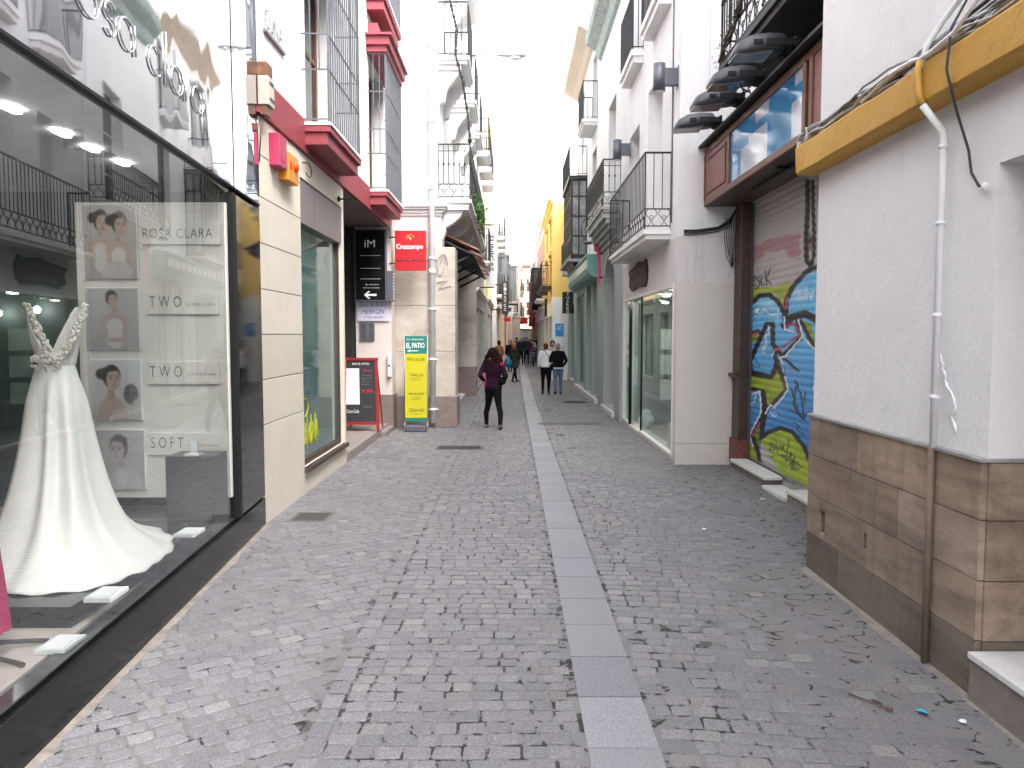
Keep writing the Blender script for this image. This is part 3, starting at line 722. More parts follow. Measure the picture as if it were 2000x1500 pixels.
# ---- wedding dress
DZ = .40
dr = thing('wedding_dress', 'white satin wedding dress with lace straps and a long train', 'dress', (-2.95, 4.85, DZ))
WY = 4.85
cxw, zw = onY(108, 712, WY)
hem_px = [(345, 1050), (338, 1078), (318, 1098), (290, 1118), (258, 1128), (230, 1140), (195, 1150), (160, 1157), (130, 1160), (95, 1166), (55, 1166), (20, 1164), (0, 1158)]
hem = [gnd(u, v, DZ) for u, v in hem_px]
hem = hem + [(-3.30, 4.30), (-3.50, 4.6), (-3.56, 5.0), (-3.45, 5.35), (-3.2, 5.6), (-2.95, 5.72), (-2.72, 5.75)]
def resample(P, n):
    P = P + [P[0]]; d = [0]
    for a, b in zip(P, P[1:]): d.append(d[-1] + math.hypot(b[0] - a[0], b[1] - a[1]))
    out = []
    for k in range(n):
        t = d[-1] * k / n; i = max(j for j in range(len(d)) if d[j] <= t + 1e-9); i = min(i, len(P) - 2); f = (t - d[i]) / (d[i + 1] - d[i] + 1e-9)
        out.append((P[i][0] + (P[i + 1][0] - P[i][0]) * f, P[i][1] + (P[i + 1][1] - P[i][1]) * f))
    return out
NR = 144; hem = resample(hem, NR); h0 = hem
ang0 = [math.atan2(y - WY, x - cxw) for x, y in hem]
# profile: half width seen in the photo at heights
rings = []; NZ = 46
for j in range(NZ):
    t = j / (NZ - 1); z = zw + (DZ + .004 - zw) * t
    rw = .116 + .05 * math.sin(min(t, .25) / .25 * math.pi / 2)
    f = max(0, (t - .06) / .94); k = .30 * f + .26 * f ** 2.2 + .44 * f ** 9
    row = []
    for i in range(NR):
        a = ang0[i]; fold = (.5 + .5 * math.sin(i * .33 + 1.6 * math.sin(i * .13))) ; amp = .055 * math.sin(min(1, f * 1.25) * math.pi * .62) * (1 - .55 * f ** 6)
        wx, wy = cxw + rw * math.cos(a), WY + rw * .72 * math.sin(a)
        x = wx + (hem[i][0] - wx) * k; y = wy + (hem[i][1] - wy) * k
        x -= math.cos(a) * fold * amp; y -= math.sin(a) * fold * amp
        zz = z
        if f > .93: zz = DZ + .004 + (z - DZ - .004)
        row.append((x, y, zz + (.012 * (.5 + .5 * math.sin(i * .9)) if t == 1 else 0)))
    rings.append(row)
m = MB(); m.loft(rings, True, False); sk_ = m.build('skirt', M['satin'], dr); sm_ = sk_.modifiers.new('s', 'SUBSURF'); sm_.levels = 1; sm_.render_levels = 1
sk_.modifiers.new('th', 'SOLIDIFY').thickness = .004
# bodice: open V shell with straps
def bod(t, a):      # t 0 waist .. 1 shoulder
    rw = .114 + .020 * math.sin(t * 2.6) + (.035 * t); return (cxw + .01 - .01 * t + rw * math.cos(a), WY + rw * .66 * math.sin(a), zw + .36 * t)
m = MB(); m.smooth = True; NB, NA = 60, 200; g_ = {}
def covered(t, a):
    c = abs(math.sin(a)); x = math.cos(a)      # front/back are a = -90 / 90
    if a < 0 or a > math.pi: lim = .10 + abs(x) ** 1.2 * .92
    else: lim = .10 + abs(x) ** 3 * .45
    return t <= lim
for j in range(NB + 1):
    for i in range(NA): g_[i, j] = m.vert(bod(j / NB, 2 * math.pi * i / NA))
for j in range(NB):
    for i in range(NA):
        if covered((j + .5) / NB, 2 * math.pi * (i + .5) / NA): m.face((g_[i, j], g_[(i + 1) % NA, j], g_[(i + 1) % NA, j + 1], g_[i, j + 1]))
b_ = m.build('bodice', M['satin'], dr); b_.modifiers.new('th', 'SOLIDIFY').thickness = .005
m = MB(); rl = random.Random(5)
for sgn, u0, ut in ((-1, 46, 52), (1, 157, 149)):   # lace straps following the neckline down to the waist
    Y_ = WY - .10
    for s_ in range(46):
        t_ = s_ / 45; u = 113 + (u0 - 113) * (t_ ** .8) if t_ < .8 else 113 + (u0 - 113) * (t_ ** .8) + (ut - u0) * (t_ - .8) * 2; v = 702 - 105 * t_
        x, z = onY(u, v, Y_)
        for q in range(3): m.ell((x + rl.uniform(-.018, .018) - sgn * -.012, Y_ + .05 * t_ + rl.uniform(-.01, .01), z + rl.uniform(-.012, .012)), (.015, .008, .013), 5, 4)
for q in range(60): 
    a = rl.uniform(0, 6.28); rr = rl.uniform(0, 1) ** .5; m.ell((cxw + .10 * rr * math.cos(a), WY - .115 + .02 * rr, zw + .02 + .05 * rr * math.sin(a)), (.013, .008, .012), 5, 4)
m.build('lace_trim', M['lace'], dr)
# ---- pink dress on a black stand, mostly left of the frame
t = thing('pink_dress', 'bright pink dress on a black stand at the left edge of the window', 'dress', (-2.62, 3.62, .285))
def pring(z, rr, k, ph=0): return [(-2.745 + (rr + k * math.sin(i * 1.1 + ph)) * math.cos(i * math.pi / 24), 3.62 + (rr * .78 + k * math.sin(i * .8 + ph)) * math.sin(i * math.pi / 24), z) for i in range(48)]
m = MB(); m.loft([pring(z, rr, k) for z, rr, k in ((1.36, .135, 0), (1.30, .150, .003), (1.18, .200, .006), (1.0, .235, .009), (.80, .258, .012), (.60, .278, .014), (.42, .292, .016))], True, False); m.build('skirt', M['magenta'], t)
m = MB(); m.loft([pring(z, rr, 0) for z, rr in ((1.34, .134), (1.40, .136), (1.50, .158), (1.60, .175), (1.68, .172), (1.74, .165), (1.79, .13), (1.82, .075), (1.84, .055))], True, False); m.build('bodice', M['magenta'], t)
m = MB(); c = (-2.74, 3.60)
m.tube([(*c, .36), (*c, 1.5)], .014, 8)
for a in (-.15, .55, 2.2, 3.6, -1.1): m.tube([(c[0], c[1], .40), (c[0] + .20 * math.cos(a), c[1] + .20 * math.sin(a), .335), (c[0] + .40 * math.cos(a), c[1] + .40 * math.sin(a), .305), (c[0] + .44 * math.cos(a), c[1] + .44 * math.sin(a), .296)], .012, 8)
m.build('stand', M['blackmatt'], t)

# ================================================================ LEFT: house with red bays
L2 = LEFT(-2.42)
h2 = thing('town_house', 'white house with dark red band and barred bay windows above cream shopfront', 'house', (-2.42, 11.4, 0))
m = MB(); m.wall(L2, 7.42, 11.15, 0, 3.95, [(8.88, 11.05, .30, 3.66)], .25)
for z in (.42, .84, 1.27, 1.69, 2.11, 2.53, 2.95, 3.37): pass
m.build('shopfront_wall', M['cream'], h2)
m = MB()
zz_ = (0, .98, 1.42, 1.86, 2.30, 2.74, 3.18, 3.58, 3.95); rc = random.Random(6)
for za, zb in zip(zz_, zz_[1:]):
    k = rc.uniform(.90, 1.06); m.col = (.66 * k, .605 * k, .51 * k * rc.uniform(.95, 1.03)); m.fb(L2, 7.425, 8.87, -.002, .006, za + (.005 if za else 0), zb - .005)
m.col = None; m.build('stone_cladding', vcol('cream_stone_cladding', .6, .3, .07, 60, .2, .16), h2, bevel=.002)
m = MB(); m.fb(L2, 7.422, 8.872, -.001, .001, .9, 3.7); m.build('cladding_joint', simple('brown_joint_gap', (.16, .135, .11), .9), h2)  # dark brown sheet showing between the cladding slabs
m = MB(); m.wall(L2, 7.42, 15.4, 4.34, 11.6, [(9.2, 10.65, 4.36, 6.7), (13.25, 14.72, 4.36, 6.6), (9.2, 10.65, 7.6, 9.8), (13.25, 14.72, 7.6, 9.8)], .42)
m.box(-9, -2.84, 7.42, 15.4, 4.34, 11.58); m.build('upper_wall', M['white'], h2)
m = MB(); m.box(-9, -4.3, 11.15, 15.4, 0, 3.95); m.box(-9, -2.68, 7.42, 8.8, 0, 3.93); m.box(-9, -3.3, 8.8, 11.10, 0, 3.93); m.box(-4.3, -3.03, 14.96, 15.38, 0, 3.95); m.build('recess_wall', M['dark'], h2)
m = MB(); m.box(-3.28, -2.67, 10.98, 11.148, 0, 3.93); m.build('side_wall', M['cream'], h2)
m = MB(); m.box(-4.3, -2.44, 11.15, 15.38, 3.93, 4.0); m.build('soffit', M['cement'], h2)
m = MB(); m.fb(L2, 7.42, 15.4, -.42, .035, 3.96, 4.335); m.build('red_band', M['redpaint'], h2, bevel=.006)
m = MB(); m.box(-3.02, -2.33, 14.9, 15.38, .7, 3.93); m.build('entrance_pilaster', plaster('pinkish_cream', (.66, .58, .54), .2, (.4, .33, .3)), h2)
m = MB(); m.box(-3.04, -2.31, 14.885, 15.38, 0, .70); m.build('pilaster_base', stone('brown_base', (.17, .13, .115), (.24, .19, .165), 5, 1, .5), h2)
m = MB(); m.box(-4.3, -2.40, 11.17, 14.88, 0, .14); m.box(-2.6, -2.30, 14.0, 14.88, 0, .10); m.build('entrance_step', M['stepstone'], h2, bevel=.012)
dd = pb('entrance_door', simple('dark_door', (.035, .03, .028), .4), h2, None, [(-4.1, -3.12, 14.9, 14.958, .14, 2.5), (-4.1, -3.12, 14.92, 14.958, 2.5, 3.6)]); pb('door_panel', M['blackmatt'], dd, None, [(-3.6, -3.2, 14.885, 14.9, .4, 1.2), (-3.6, -3.2, 14.885, 14.9, 1.4, 2.3)])
sw = MB(); sw.fb(L2, 8.90, 11.03, -.13, -.05, .30, .36); sw.fb(L2, 8.90, 8.94, -.13, -.05, .36, 3.15); sw.fb(L2, 10.99, 11.03, -.13, -.05, .36, 3.15); sw.fb(L2, 8.86, 11.10, -.02, .05, .25, .30)
sw = sw.build('shop_window', M['brownmetal'], h2); pb('pane', M['tealglass'], sw, L2, [(8.92, 11.0, -.10, -.09, .34, 3.15)])
pb('window_head', M['purplegrey'], h2, L2, [(8.90, 9.55, -.2, -.01, 3.15, 3.64), (9.56, 11.03, -.2, -.01, 3.15, 3.64)])
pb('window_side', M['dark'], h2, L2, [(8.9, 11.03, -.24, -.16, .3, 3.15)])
# yellow spray tag on the pane
m = MB()
def TG(y, z): return L2.p(y, -.086, z)
m.tube([TG(9.02 + .22 + .17 * math.cos(a * .5), .98 + .11 * math.sin(a * .5)) for a in range(0, 15)] + [TG(9.45, .95)], .008, 4)
zz = [TG(9.0 + .045 * k + .02 * math.sin(k * 2.1), (.52 if k % 2 else .82) + .05 * math.sin(k * 1.7)) for k in range(20)]; m.tube(zz, .008, 4)
m.tube([TG(9.02 + .08 * k, .60 + .10 * math.sin(k * 1.9)) for k in range(10)], .008, 4)
m.build('spray_tag', M['yellowspray'], sw)
def cage_bay(root, s0, s1, z0, z1, hood=True):
    m = MB(); m.fb(L2, s0, s1, .0, .33, z0 - .11, z0 - .035); m.fb(L2, s0 + .03, s1 - .03, .0, .29, z0 - .25, z0 - .11)
    b = m.build('bay', M['redpaint'], root, bevel=.006)
    pb('sill', M['marble'], b, L2, [(s0 - .01, s1 + .01, .0, .345, z0 - .035, z0)])
    g = MB(); o = .31; zr = [z0 + .04, z0 + .60, z0 + 1.0, z0 + 1.62, z1 - .02]
    for z in zr:
        g.tube([L2.p(s0 + .03, 0, z), L2.p(s0 + .03, o, z), L2.p(s1 - .03, o, z), L2.p(s1 - .03, 0, z)], .012, 4)
    n = max(8, round((s1 - s0) / .125))
    for k in range(n + 1): s = s0 + .03 + (s1 - s0 - .06) * k / n; g.tube([L2.p(s, o, z0), L2.p(s, o, z1)], .012 if 0 < k < n else .016, 4)
    for k in (1, 2):
        for s in (s0 + .03, s1 - .03): g.tube([L2.p(s, o * k / 3, z0 + (0.6 if k else 0)), L2.p(s, o * k / 3, z1)], .008, 4)
    g.build('window_grille', M['iron2'], b)
    if hood:
        m = MB(); m.fb(L2, s0 - .02, s1 + .02, 0, .34, z1, z1 + .10); m.fb(L2, s0 - .07, s1 + .07, 0, .39, z1 + .10, z1 + .24); m.fb(L2, s0 - .12, s1 + .12, 0, .44, z1 + .24, z1 + .28); m.fb(L2, s0 + .12, s1 - .12, .0, .17, z1 + .27, z1 + .52)
        m.build('hood', M['redpaint'], b, bevel=.006)
for s0, s1 in ((9.0, 10.82), (13.08, 14.87)):
    cage_bay(h2, s0, s1, 4.30, 6.55); cage_bay(h2, s0, s1, 7.50, 9.7)
for s0, s1 in ((9.2, 10.65), (13.25, 14.72)):
    for z0, z1 in ((4.36, 6.6), (7.6, 9.8)): window(h2, L2, s0, s1, z0, z1, .22, M['wood'], M['winglass'], 2, 2, .08)
m = MB(); cornice(m, L2, 7.42, 15.4, 11.3, 1.3); m.build('roof_cornice', M['white2'], h2)

# street name in relief letters
t = thing('street_name', 'street name in raised letters on the white wall beside the mirror fascia', 'street sign', L2.p(7.95, 0, 4.95))
text_on('CUNA', 'lettering', M['greylet'], t, L2.p(7.70, .012, 4.86), (0, 1, 0), (0, 0, 1), .58, .19, .0, 1.05)
pb('moulding', M['purplegrey'], t, L2, [(7.66, 8.32, 0, .03, 4.80, 4.83)])
# box on the corner
t = thing('wall_box', 'weathered beige electric box with rusty top on the house corner', 'junction box', L2.p(7.5, .1, 4.3))
pb('casing', plaster('old_beige_plastic', (.52, .45, .40), .4, (.2, .15, .12)), t, L2, [(7.405, 7.60, .02, .12, 4.03, 4.30)], .006)
pb('lid', simple('rust_brown', (.16, .07, .04), .7, 0, .4, 14), t, L2, [(7.41, 7.59, .0, .11, 4.30, 4.43)], .01)
m = MB(); m.fb(L2, 7.42, 7.57, .036, .10, 3.94, 4.03); m.tube([L2.p(7.46, .05, 3.96), L2.p(7.45, .03, 3.8), L2.p(7.44, .01, 3.5)], .007, 5); m.build('bracket', M['wood'], t)
m = MB(); m.fb(L2, 7.45, 7.59, .121, .123, 4.23, 4.26); m.fb(L2, 7.45, 7.59, .121, .123, 4.08, 4.11); m.build('vent_slots', M['brownmetal'], t)
t = thing('alarm_box', 'faded pink red alarm box under the red band', 'alarm box', L2.p(7.9, .05, 3.7))
pb('casing', M['pinkred'], t, L2, [(7.76, 8.02, .0, .11, 3.54, 3.86)], .007)
pb('badge', M['red'], t, L2, [(7.83, 7.95, .11, .114, 3.60, 3.64)])
t = thing('alarm_siren', 'amber siren box with orange lamp beside the pink alarm box', 'siren box', L2.p(8.2, .05, 3.6))
pb('casing', M['amber'], t, L2, [(8.06, 8.44, .0, .11, 3.46, 3.75)], .007)
m = MB(); m.ell(L2.p(8.32, .12, 3.64), (.03, .06, .055), 10, 6); m.build('lamp', simple('orange_lens', (.85, .08, .01), .2), t)
pb('label_panel', M['red'], t, L2, [(8.12, 8.2, .11, .113, 3.58, 3.66)])
t = thing('iron_hook', 'curled iron hook on the cream wall above the shop window', 'hook', L2.p(9.0, 0, 3.75))
m = MB(); m.tube([L2.p(9.08 + .14 * math.cos(R(a)), .05, 3.77 + .08 * math.sin(R(a))) for a in range(120, -150, -20)], .008, 5); m.tube([L2.p(9.0, 0, 3.84), L2.p(9.01, .05, 3.84)], .01, 5); m.build('curl', M['brownmetal'], t)
t = thing('iron_hook', 'small iron bracket hook under the soffit by the entrance', 'hook', L2.p(10.9, 0, 3.72))
m = MB(); m.tube([L2.p(10.8, 0, 3.74), L2.p(10.8, .14, 3.74), L2.p(10.8, .18, 3.78)], .012, 5); m.ell(L2.p(10.8, .02, 3.74), (.025, .04, .04), 8, 5); m.build('arm', M['iron'], t)

# signs at the entrance
F = FACE(14.88)
t = thing('directory_sign', 'black directory sign with white lettering on the entrance pilaster', 'sign', (-2.7, 14.8, 2.5))
pb('frame', M['greymetal'], t, None, [(-3.00, -2.39, 14.72, 14.80, 2.50, 3.86)], .004)
pb('panel', simple('sign_black', (.010, .010, .012), .12), t, None, [(-2.975, -2.415, 14.712, 14.72, 2.53, 3.84)])
T = [text_on('iM', 'x', M['whitelet'], None, (-2.80, 14.708, 3.52), (1, 0, 0), (0, 0, 1), .20, .14, 0)]
for z in (3.36, 3.12, 2.92): T.append(text_on('____________', 'x', M['whitelet'], None, (-2.88, 14.708, z), (1, 0, 0), (0, 0, 1), .38, .006, 0))
T.append(text_on('• ········', 'x', M['whitelet'], None, (-2.78, 14.708, 2.80), (1, 0, 0), (0, 0, 1), .24, .03, 0)); T.append(text_on('____________', 'x', M['whitelet'], None, (-2.84, 14.708, 2.75), (1, 0, 0), (0, 0, 1), .32, .006, 0))
q = merge_meshes('lettering', T, t)
for v in q.data.vertices: v.co -= world_loc(t)
m = MB(); f14 = FACE(14.708); m.plate(f14, [(-2.82, 2.62), (-2.74, 2.69), (-2.70, 2.69), (-2.755, 2.64), (-2.58, 2.64), (-2.58, 2.60), (-2.755, 2.60), (-2.70, 2.55), (-2.74, 2.55)], 0, .003); m.build('arrow', M['whitelet'], t)
m = MB(); m.box(-2.385, -2.27, 14.74, 14.9, 2.50, 3.08); m.build('side_box', M['greymetal'], t)
m = MB()
for k in range(9): m.box(-2.27, -2.262, 14.76, 14.88, 2.54 + .058 * k, 2.57 + .058 * k)
m.build('louvre', M['whitepaint'], t)
t = thing('bar_sign', 'square red bar sign hanging from the entrance pilaster', 'sign', (-1.95, 14.85, 3.05))
x0, z1 = onY(771, 450, 14.8); x1, z0 = onY(832, 528, 14.8)
pb('panel', M['red'], t, None, [(x0, x1, 14.8, 14.92, z0, z1)], .01)
wS = x1 - x0; hS = z1 - z0
T = [text_on('Cruzcampo', 'x', M['whitelet'], None, (x0 + .05 * wS, 14.796, z0 + .50 * hS), (1, 0, 0), (0, 0, 1), .86 * wS, .16 * hS, 0, bold=.02),
     text_on('BAR EL PATIO', 'x', M['blackmatt'], None, (x0 + .06 * wS, 14.796, z0 + .21 * hS), (1, 0, 0), (0, 0, 1), .88 * wS, .075 * hS, 0, bold=.02),
     text_on('SEVILLA 1904', 'x', simple('dark_red_ink', (.30, .01, .015), .5), None, (x0 + .15 * wS, 14.796, z0 + .42 * hS), (1, 0, 0), (0, 0, 1), .70 * wS, .03 * hS, 0)]
q = merge_meshes('lettering', T, t)
for v in q.data.vertices: v.co -= world_loc(t)
m = MB(); cx, cz = x0 + .5 * wS, z0 + .82 * hS
m.tube([(cx + .07 * math.cos(R(a)), 14.795, cz + .05 * math.sin(R(a))) for a in range(200, -20, -20)], .006, 4); m.ell((cx, 14.796, cz - .02), (.02, .004, .03), 8, 5); m.ell((cx - .03, 14.796, cz + .01), (.012, .004, .014), 8, 5)
m.build('emblem', simple('gold_print', (.72, .45, .12), .5), t)
m = MB(); m.tube([(-2.36, 14.9, z1 - .12), (x0, 14.86, z1 - .12)], .014, 6); m.build('bracket', M['boardred'], t); m = MB(); m.tube([(-2.36, 14.9, z0 + .14), (x0, 14.86, z0 + .14)], .014, 6); m.build('bracket', M['boardred'], t)
t = thing('plaque', 'white salon plaque below the black directory sign', 'plaque', (-2.7, 14.88, 2.1))
x0, z1 = onY(698, 588, 14.88); x1, z0 = onY(760, 627, 14.88)
pb('plate', simple('pale_lilac_plate', (.62, .60, .70), .3), t, None, [(x0, x1, 14.865, 14.884, z0, z1)]); wS, hS = x1 - x0, z1 - z0; ink = simple('violet_ink', (.10, .08, .25), .5)
T = [text_on('Salón de Belleza', 'x', ink, None, (x0 + .06 * wS, 14.862, z0 + .70 * hS), (1, 0, 0), (0, 0, 1), .88 * wS, .20 * hS, 0, shear=.3), text_on('HEBRON', 'x', ink, None, (x0 + .14 * wS, 14.862, z0 + .36 * hS), (1, 0, 0), (0, 0, 1), .72 * wS, .26 * hS, 0, shear=.2), text_on('Tlf. 954 560 679', 'x', ink, None, (x0 + .2 * wS, 14.862, z0 + .12 * hS), (1, 0, 0), (0, 0, 1), .6 * wS, .13 * hS, 0)]
q = merge_meshes('lettering', T, t)
for v in q.data.vertices: v.co -= world_loc(t)
t = thing('intercom_panel', 'steel intercom panel with buttons beside the entrance', 'intercom', (-2.75, 14.87, 1.7))
x0, z1 = onY(703, 629, 14.88); x1, z0 = onY(732, 665, 14.88)
pb('plate', M['steel'], t, None, [(x0, x1, 14.86, 14.895, z0, z1)], .003)
m = MB()
for i in range(2):
    for j in range(9): m.box(x0 + .03 + .15 * i, x0 + .12 + .15 * i, 14.852, 14.86, z0 + .03 + .034 * j, z0 + .05 + .034 * j)
m.build('button_rows', M['greymetal'], t)
t = thing('meter_box', 'narrow white box on the corner of the entrance pilaster', 'meter box', (-2.36, 14.86, 1.1))
pb('casing', M['whitepaint'], t, None, [(-2.40, -2.33, 14.80, 14.884, 1.05, 1.52)], .01); pb('latch', M['greymetal'], t, None, [(-2.385, -2.345, 14.792, 14.80, 1.25, 1.29)])
# chalkboard
t = thing('menu_board', 'red framed chalk menu board standing on the entrance step', 'menu board', (-2.68, 13.75, .14))
def lean(x, z): return (x, 13.62 + .16 * (z - .14) / 1.3, z)
def bar(m, a, b, w): 
    (xa, za), (xb, zb) = a, b
    m.hexa([(*lean(xa - w, za)[:1], lean(xa, za)[1] - .02, za), (xa + w, lean(xa, za)[1] - .02, za), (xa + w, lean(xa, za)[1] + .02, za), (xa - w, lean(xa, za)[1] + .02, za), (xb - w, lean(xb, zb)[1] - .02, zb), (xb + w, lean(xb, zb)[1] - .02, zb), (xb + w, lean(xb, zb)[1] + .02, zb), (xb - w, lean(xb, zb)[1] + .02, zb)])
xl, xr = -2.99, -2.44
m = MB(); bar(m, (xl, .14), (xl, 1.44), .025); bar(m, (xr + .05, .14), (xr, 1.44), .025)
for z in (.26, 1.40): m.hexa([(xl, lean(0, z)[1] - .025, z), (xr + .04, lean(0, z)[1] - .025, z), (xr + .04, lean(0, z)[1] + .018, z), (xl, lean(0, z)[1] + .018, z), (xl, lean(0, z)[1] - .02, z + .05), (xr + .04, lean(0, z)[1] - .02, z + .05), (xr + .04, lean(0, z)[1] + .018, z + .05), (xl, lean(0, z)[1] + .018, z + .05)])
m.tube([(xl, 14.2, .14), (xl, 13.8, 1.42)], .018, 4); m.tube([(xr + .04, 14.2, .14), (xr, 13.8, 1.42)], .018, 4)
m.build('frame', M['boardred'], t, bevel=.004)
m = MB(); m.hexa([(xl + .02, lean(0, .3)[1] - .008, .3), (xr + .03, lean(0, .3)[1] - .008, .3), (xr + .03, lean(0, .3)[1] + .008, .3), (xl + .02, lean(0, .3)[1] + .008, .3), (xl + .02, lean(0, 1.4)[1] - .008, 1.4), (xr - .02, lean(0, 1.4)[1] - .008, 1.4), (xr - .02, lean(0, 1.4)[1] + .008, 1.4), (xl + .02, lean(0, 1.4)[1] + .008, 1.4)])
m.build('chalkboard', M['chalk'], t)
def BP(x, z, o=.012): q = lean(x, z); return (q[0], q[1] - o, q[2])
m = MB(); m.hexa([BP(-2.98, .62, .014), BP(-2.72, .62, .014), BP(-2.72, .62, .010), BP(-2.98, .62, .010), BP(-2.98, 1.26, .014), BP(-2.74, 1.26, .014), BP(-2.74, 1.26, .010), BP(-2.98, 1.26, .010)]); m.build('menu_sheet', M['paper'], t)
up = Vector((0, .16 / 1.3, 1)).normalized()
T = [text_on('BAR EL PATIO', 'x', M['whitelet'], None, BP(-2.86, 1.325), (1, 0, 0), up, .30, .035, 0), text_on('Menú', 'x', M['pinkred'], None, BP(-2.66, 1.20), (1, 0, 0), up, .14, .05, 0), text_on('Primeros\nSegundos\nPostres\nBebidas', 'x', M['greylet'], None, BP(-2.69, .96), (1, 0, 0), up, .18, .20, 0),
     text_on('9,95', 'x', M['red'], None, BP(-2.69, .82), (1, 0, 0), up, .20, .07, 0, bold=.02), text_on('Coca-Cola', 'x', M['whitelet'], None, BP(-2.95, .47), (1, 0, 0), up, .22, .06, 0), text_on('tapas', 'x', M['greylet'], None, BP(-2.66, .55), (1, 0, 0), up, .15, .05, 0)]
q = merge_meshes('chalk_writing', T, t)
for v in q.data.vertices: v.co -= world_loc(t)
# roll-up banner
t = thing('roller_banner', 'yellow and green roller banner in front of the stone pier', 'banner', (-1.83, 14.7, 0))
XA, XB, BYY = -2.05, -1.63, 14.70
pb('fabric', M['banneryellow'], t, None, [(XA, XB, BYY, BYY + .006, .27, 1.50)])
pb('header', M['bannergreen'], t, None, [(XA, XB, BYY, BYY + .006, 1.50, 1.84)]); pb('footer', M['bannergreen'], t, None, [(XA, XB, BYY, BYY + .006, .20, .27)])
pb('cassette', M['greymetal'], t, None, [(XA + .0, XB - .0, BYY - .10, BYY + .08, .01, .13)], .02)
m = MB()
for x in (XA - .01, XB + .01): m.tube([(x, BYY, .05), (x, BYY, 1.86)], .008, 5); m.tube([(x, BYY - .12, .01), (x + (.0), BYY - .05, .15), (x, BYY, .22)], .008, 5)
m.build('pole', M['steel'], t)
T = [text_on('EL PATIO', 'x', M['whitelet'], None, (XA + .03, BYY - .004, 1.61), (1, 0, 0), (0, 0, 1), .35, .10, 0, bold=.02), text_on('bar restaurante', 'x', M['whitelet'], None, (XA + .04, BYY - .004, 1.76), (1, 0, 0), (0, 0, 1), .32, .035, 0),
     text_on('MENÚ DEL DÍA', 'x', M['bannerdark'], None, (XA + .04, BYY - .004, 1.37), (1, 0, 0), (0, 0, 1), .34, .07, 0), text_on('TAPAS 2,50', 'x', M['bannerdark'], None, (XA + .08, BYY - .004, 1.06), (1, 0, 0), (0, 0, 1), .27, .06, 0),
     text_on('MENÚ 9,95', 'x', M['bannerdark'], None, (XA + .07, BYY - .004, .70), (1, 0, 0), (0, 0, 1), .29, .07, 0), text_on('ZONA WIFI', 'x', M['bannerdark'], None, (XA + .07, BYY - .004, .38), (1, 0, 0), (0, 0, 1), .29, .07, 0)]
for z in (1.03, .99, .66, .62, .34): T.append(text_on('________', 'x', M['bannerdark'], None, (XA + .10, BYY - .004, z), (1, 0, 0), (0, 0, 1), .2, .006, 0))
q = merge_meshes('lettering', T, t)
for v in q.data.vertices: v.co -= world_loc(t)
m = MB(); fb_ = FACE(BYY - .004); m.plate(fb_, [(XA + .04, 1.555), (XA + .11, 1.59), (XA + .10, 1.565), (XA + .26, 1.562), (XA + .26, 1.548), (XA + .10, 1.548), (XA + .11, 1.525)], 0, .002); m.build('arrow', M['whitelet'], t)
# ================================================================ LEFT: stone pier house with ironwork balcony
L3 = LEFT(-1.47); L3g = LEFT(-1.13); F3 = FACE(15.4)
h3 = thing('town_house', 'white corner house with travertine pier and long black balcony with plants', 'house', (-1.2, 19.8, 0))
up_holes = [(16.9, 18.0, 4.55, 7.0), (20.2, 21.3, 4.55, 7.0), (22.6, 23.6, 4.55, 7.0), (16.9, 18.0, 7.9, 10.0), (20.2, 21.3, 7.9, 10.0)]
m = MB(); m.wall(L3, 15.4, 24.0, 4.42, 12.2, up_holes, .35); m.box(-9, -1.822, 15.405, 24.0, 4.42, 12.18); m.build('upper_wall', M['white2'], h3)
for h in up_holes: window(h3, L3, *h, .16, M['iron2'], M['winglass'], 2, 3, .06)
m = MB(); m.box(-2.44, -1.135, 15.40, 16.15, .62, 1.52); m.box(-2.44, -1.137, 15.402, 16.15, 1.523, 2.44); m.box(-2.44, -1.135, 15.40, 16.15, 2.443, 3.60); m.box(-9, -1.9, 16.15, 23.4, 2.9, 4.42); m.build('pier', M['travertine'], h3, bevel=.01)
m = MB(); m.box(-2.44, -1.10, 15.385, 16.17, 0, .62); m.build('pier_base', M['granite_red'], h3, bevel=.01)
m = MB(); m.box(-2.44, -1.40, 15.40, 16.15, 3.60, 4.22); m.box(-2.44, -1.46, 16.15, 24.0, 3.9, 4.25); m.build('pier_upper', M['white_old'], h3)
m = MB()
for a0, o in ((4.22, .03), (4.27, .06), (4.33, .10), (4.38, .14)): m.box(-2.44, -1.42 + o, 15.40 - o, 24.0, a0, a0 + (.05 if a0 < 4.38 else .04))
m.build('string_course', M['white2'], h3)
m = MB(); m.box(-2.1, -1.9, 16.15, 23.4, 0, 2.9); m.build('inner_wall', M['greystone'], h3)
m = MB(); m.box(-1.90, -1.85, 16.5, 17.9, .1, 2.6); m.box(-1.90, -1.85, 18.5, 20.0, .1, 2.6); m.box(-1.90, -1.85, 20.6, 22.4, .1, 2.6); m.build('entrance_door', M['brownmetal'], h3)
m = MB(); m.box(-1.95, -1.10, 23.35, 24.0, .9, 4.0); m.build('pier', M['travertine'], h3, bevel=.01)
m = MB(); m.box(-1.95, -1.08, 23.33, 24.02, 0, .9); m.build('pier_base', M['granite_red'], h3, bevel=.01)
m = MB(); m.box(-1.88, -1.30, 16.2, 18.4, 0, .12); m.box(-1.88, -1.42, 18.4, 23.3, 0, .10); m.build('door_step', M['marble'], h3, bevel=.01)
m = MB(); m.tube([(-1.62, 17.6, 0), (-1.62, 17.6, 2.75)], .13, 12); m.tube([(-1.62, 20.2, 0), (-1.62, 20.2, 2.75)], .13, 12); m.box(-1.8, -1.44, 17.42, 17.78, 2.75, 2.9); m.box(-1.8, -1.44, 20.02, 20.38, 2.75, 2.9); m.build('column', M['travertine'], h3)
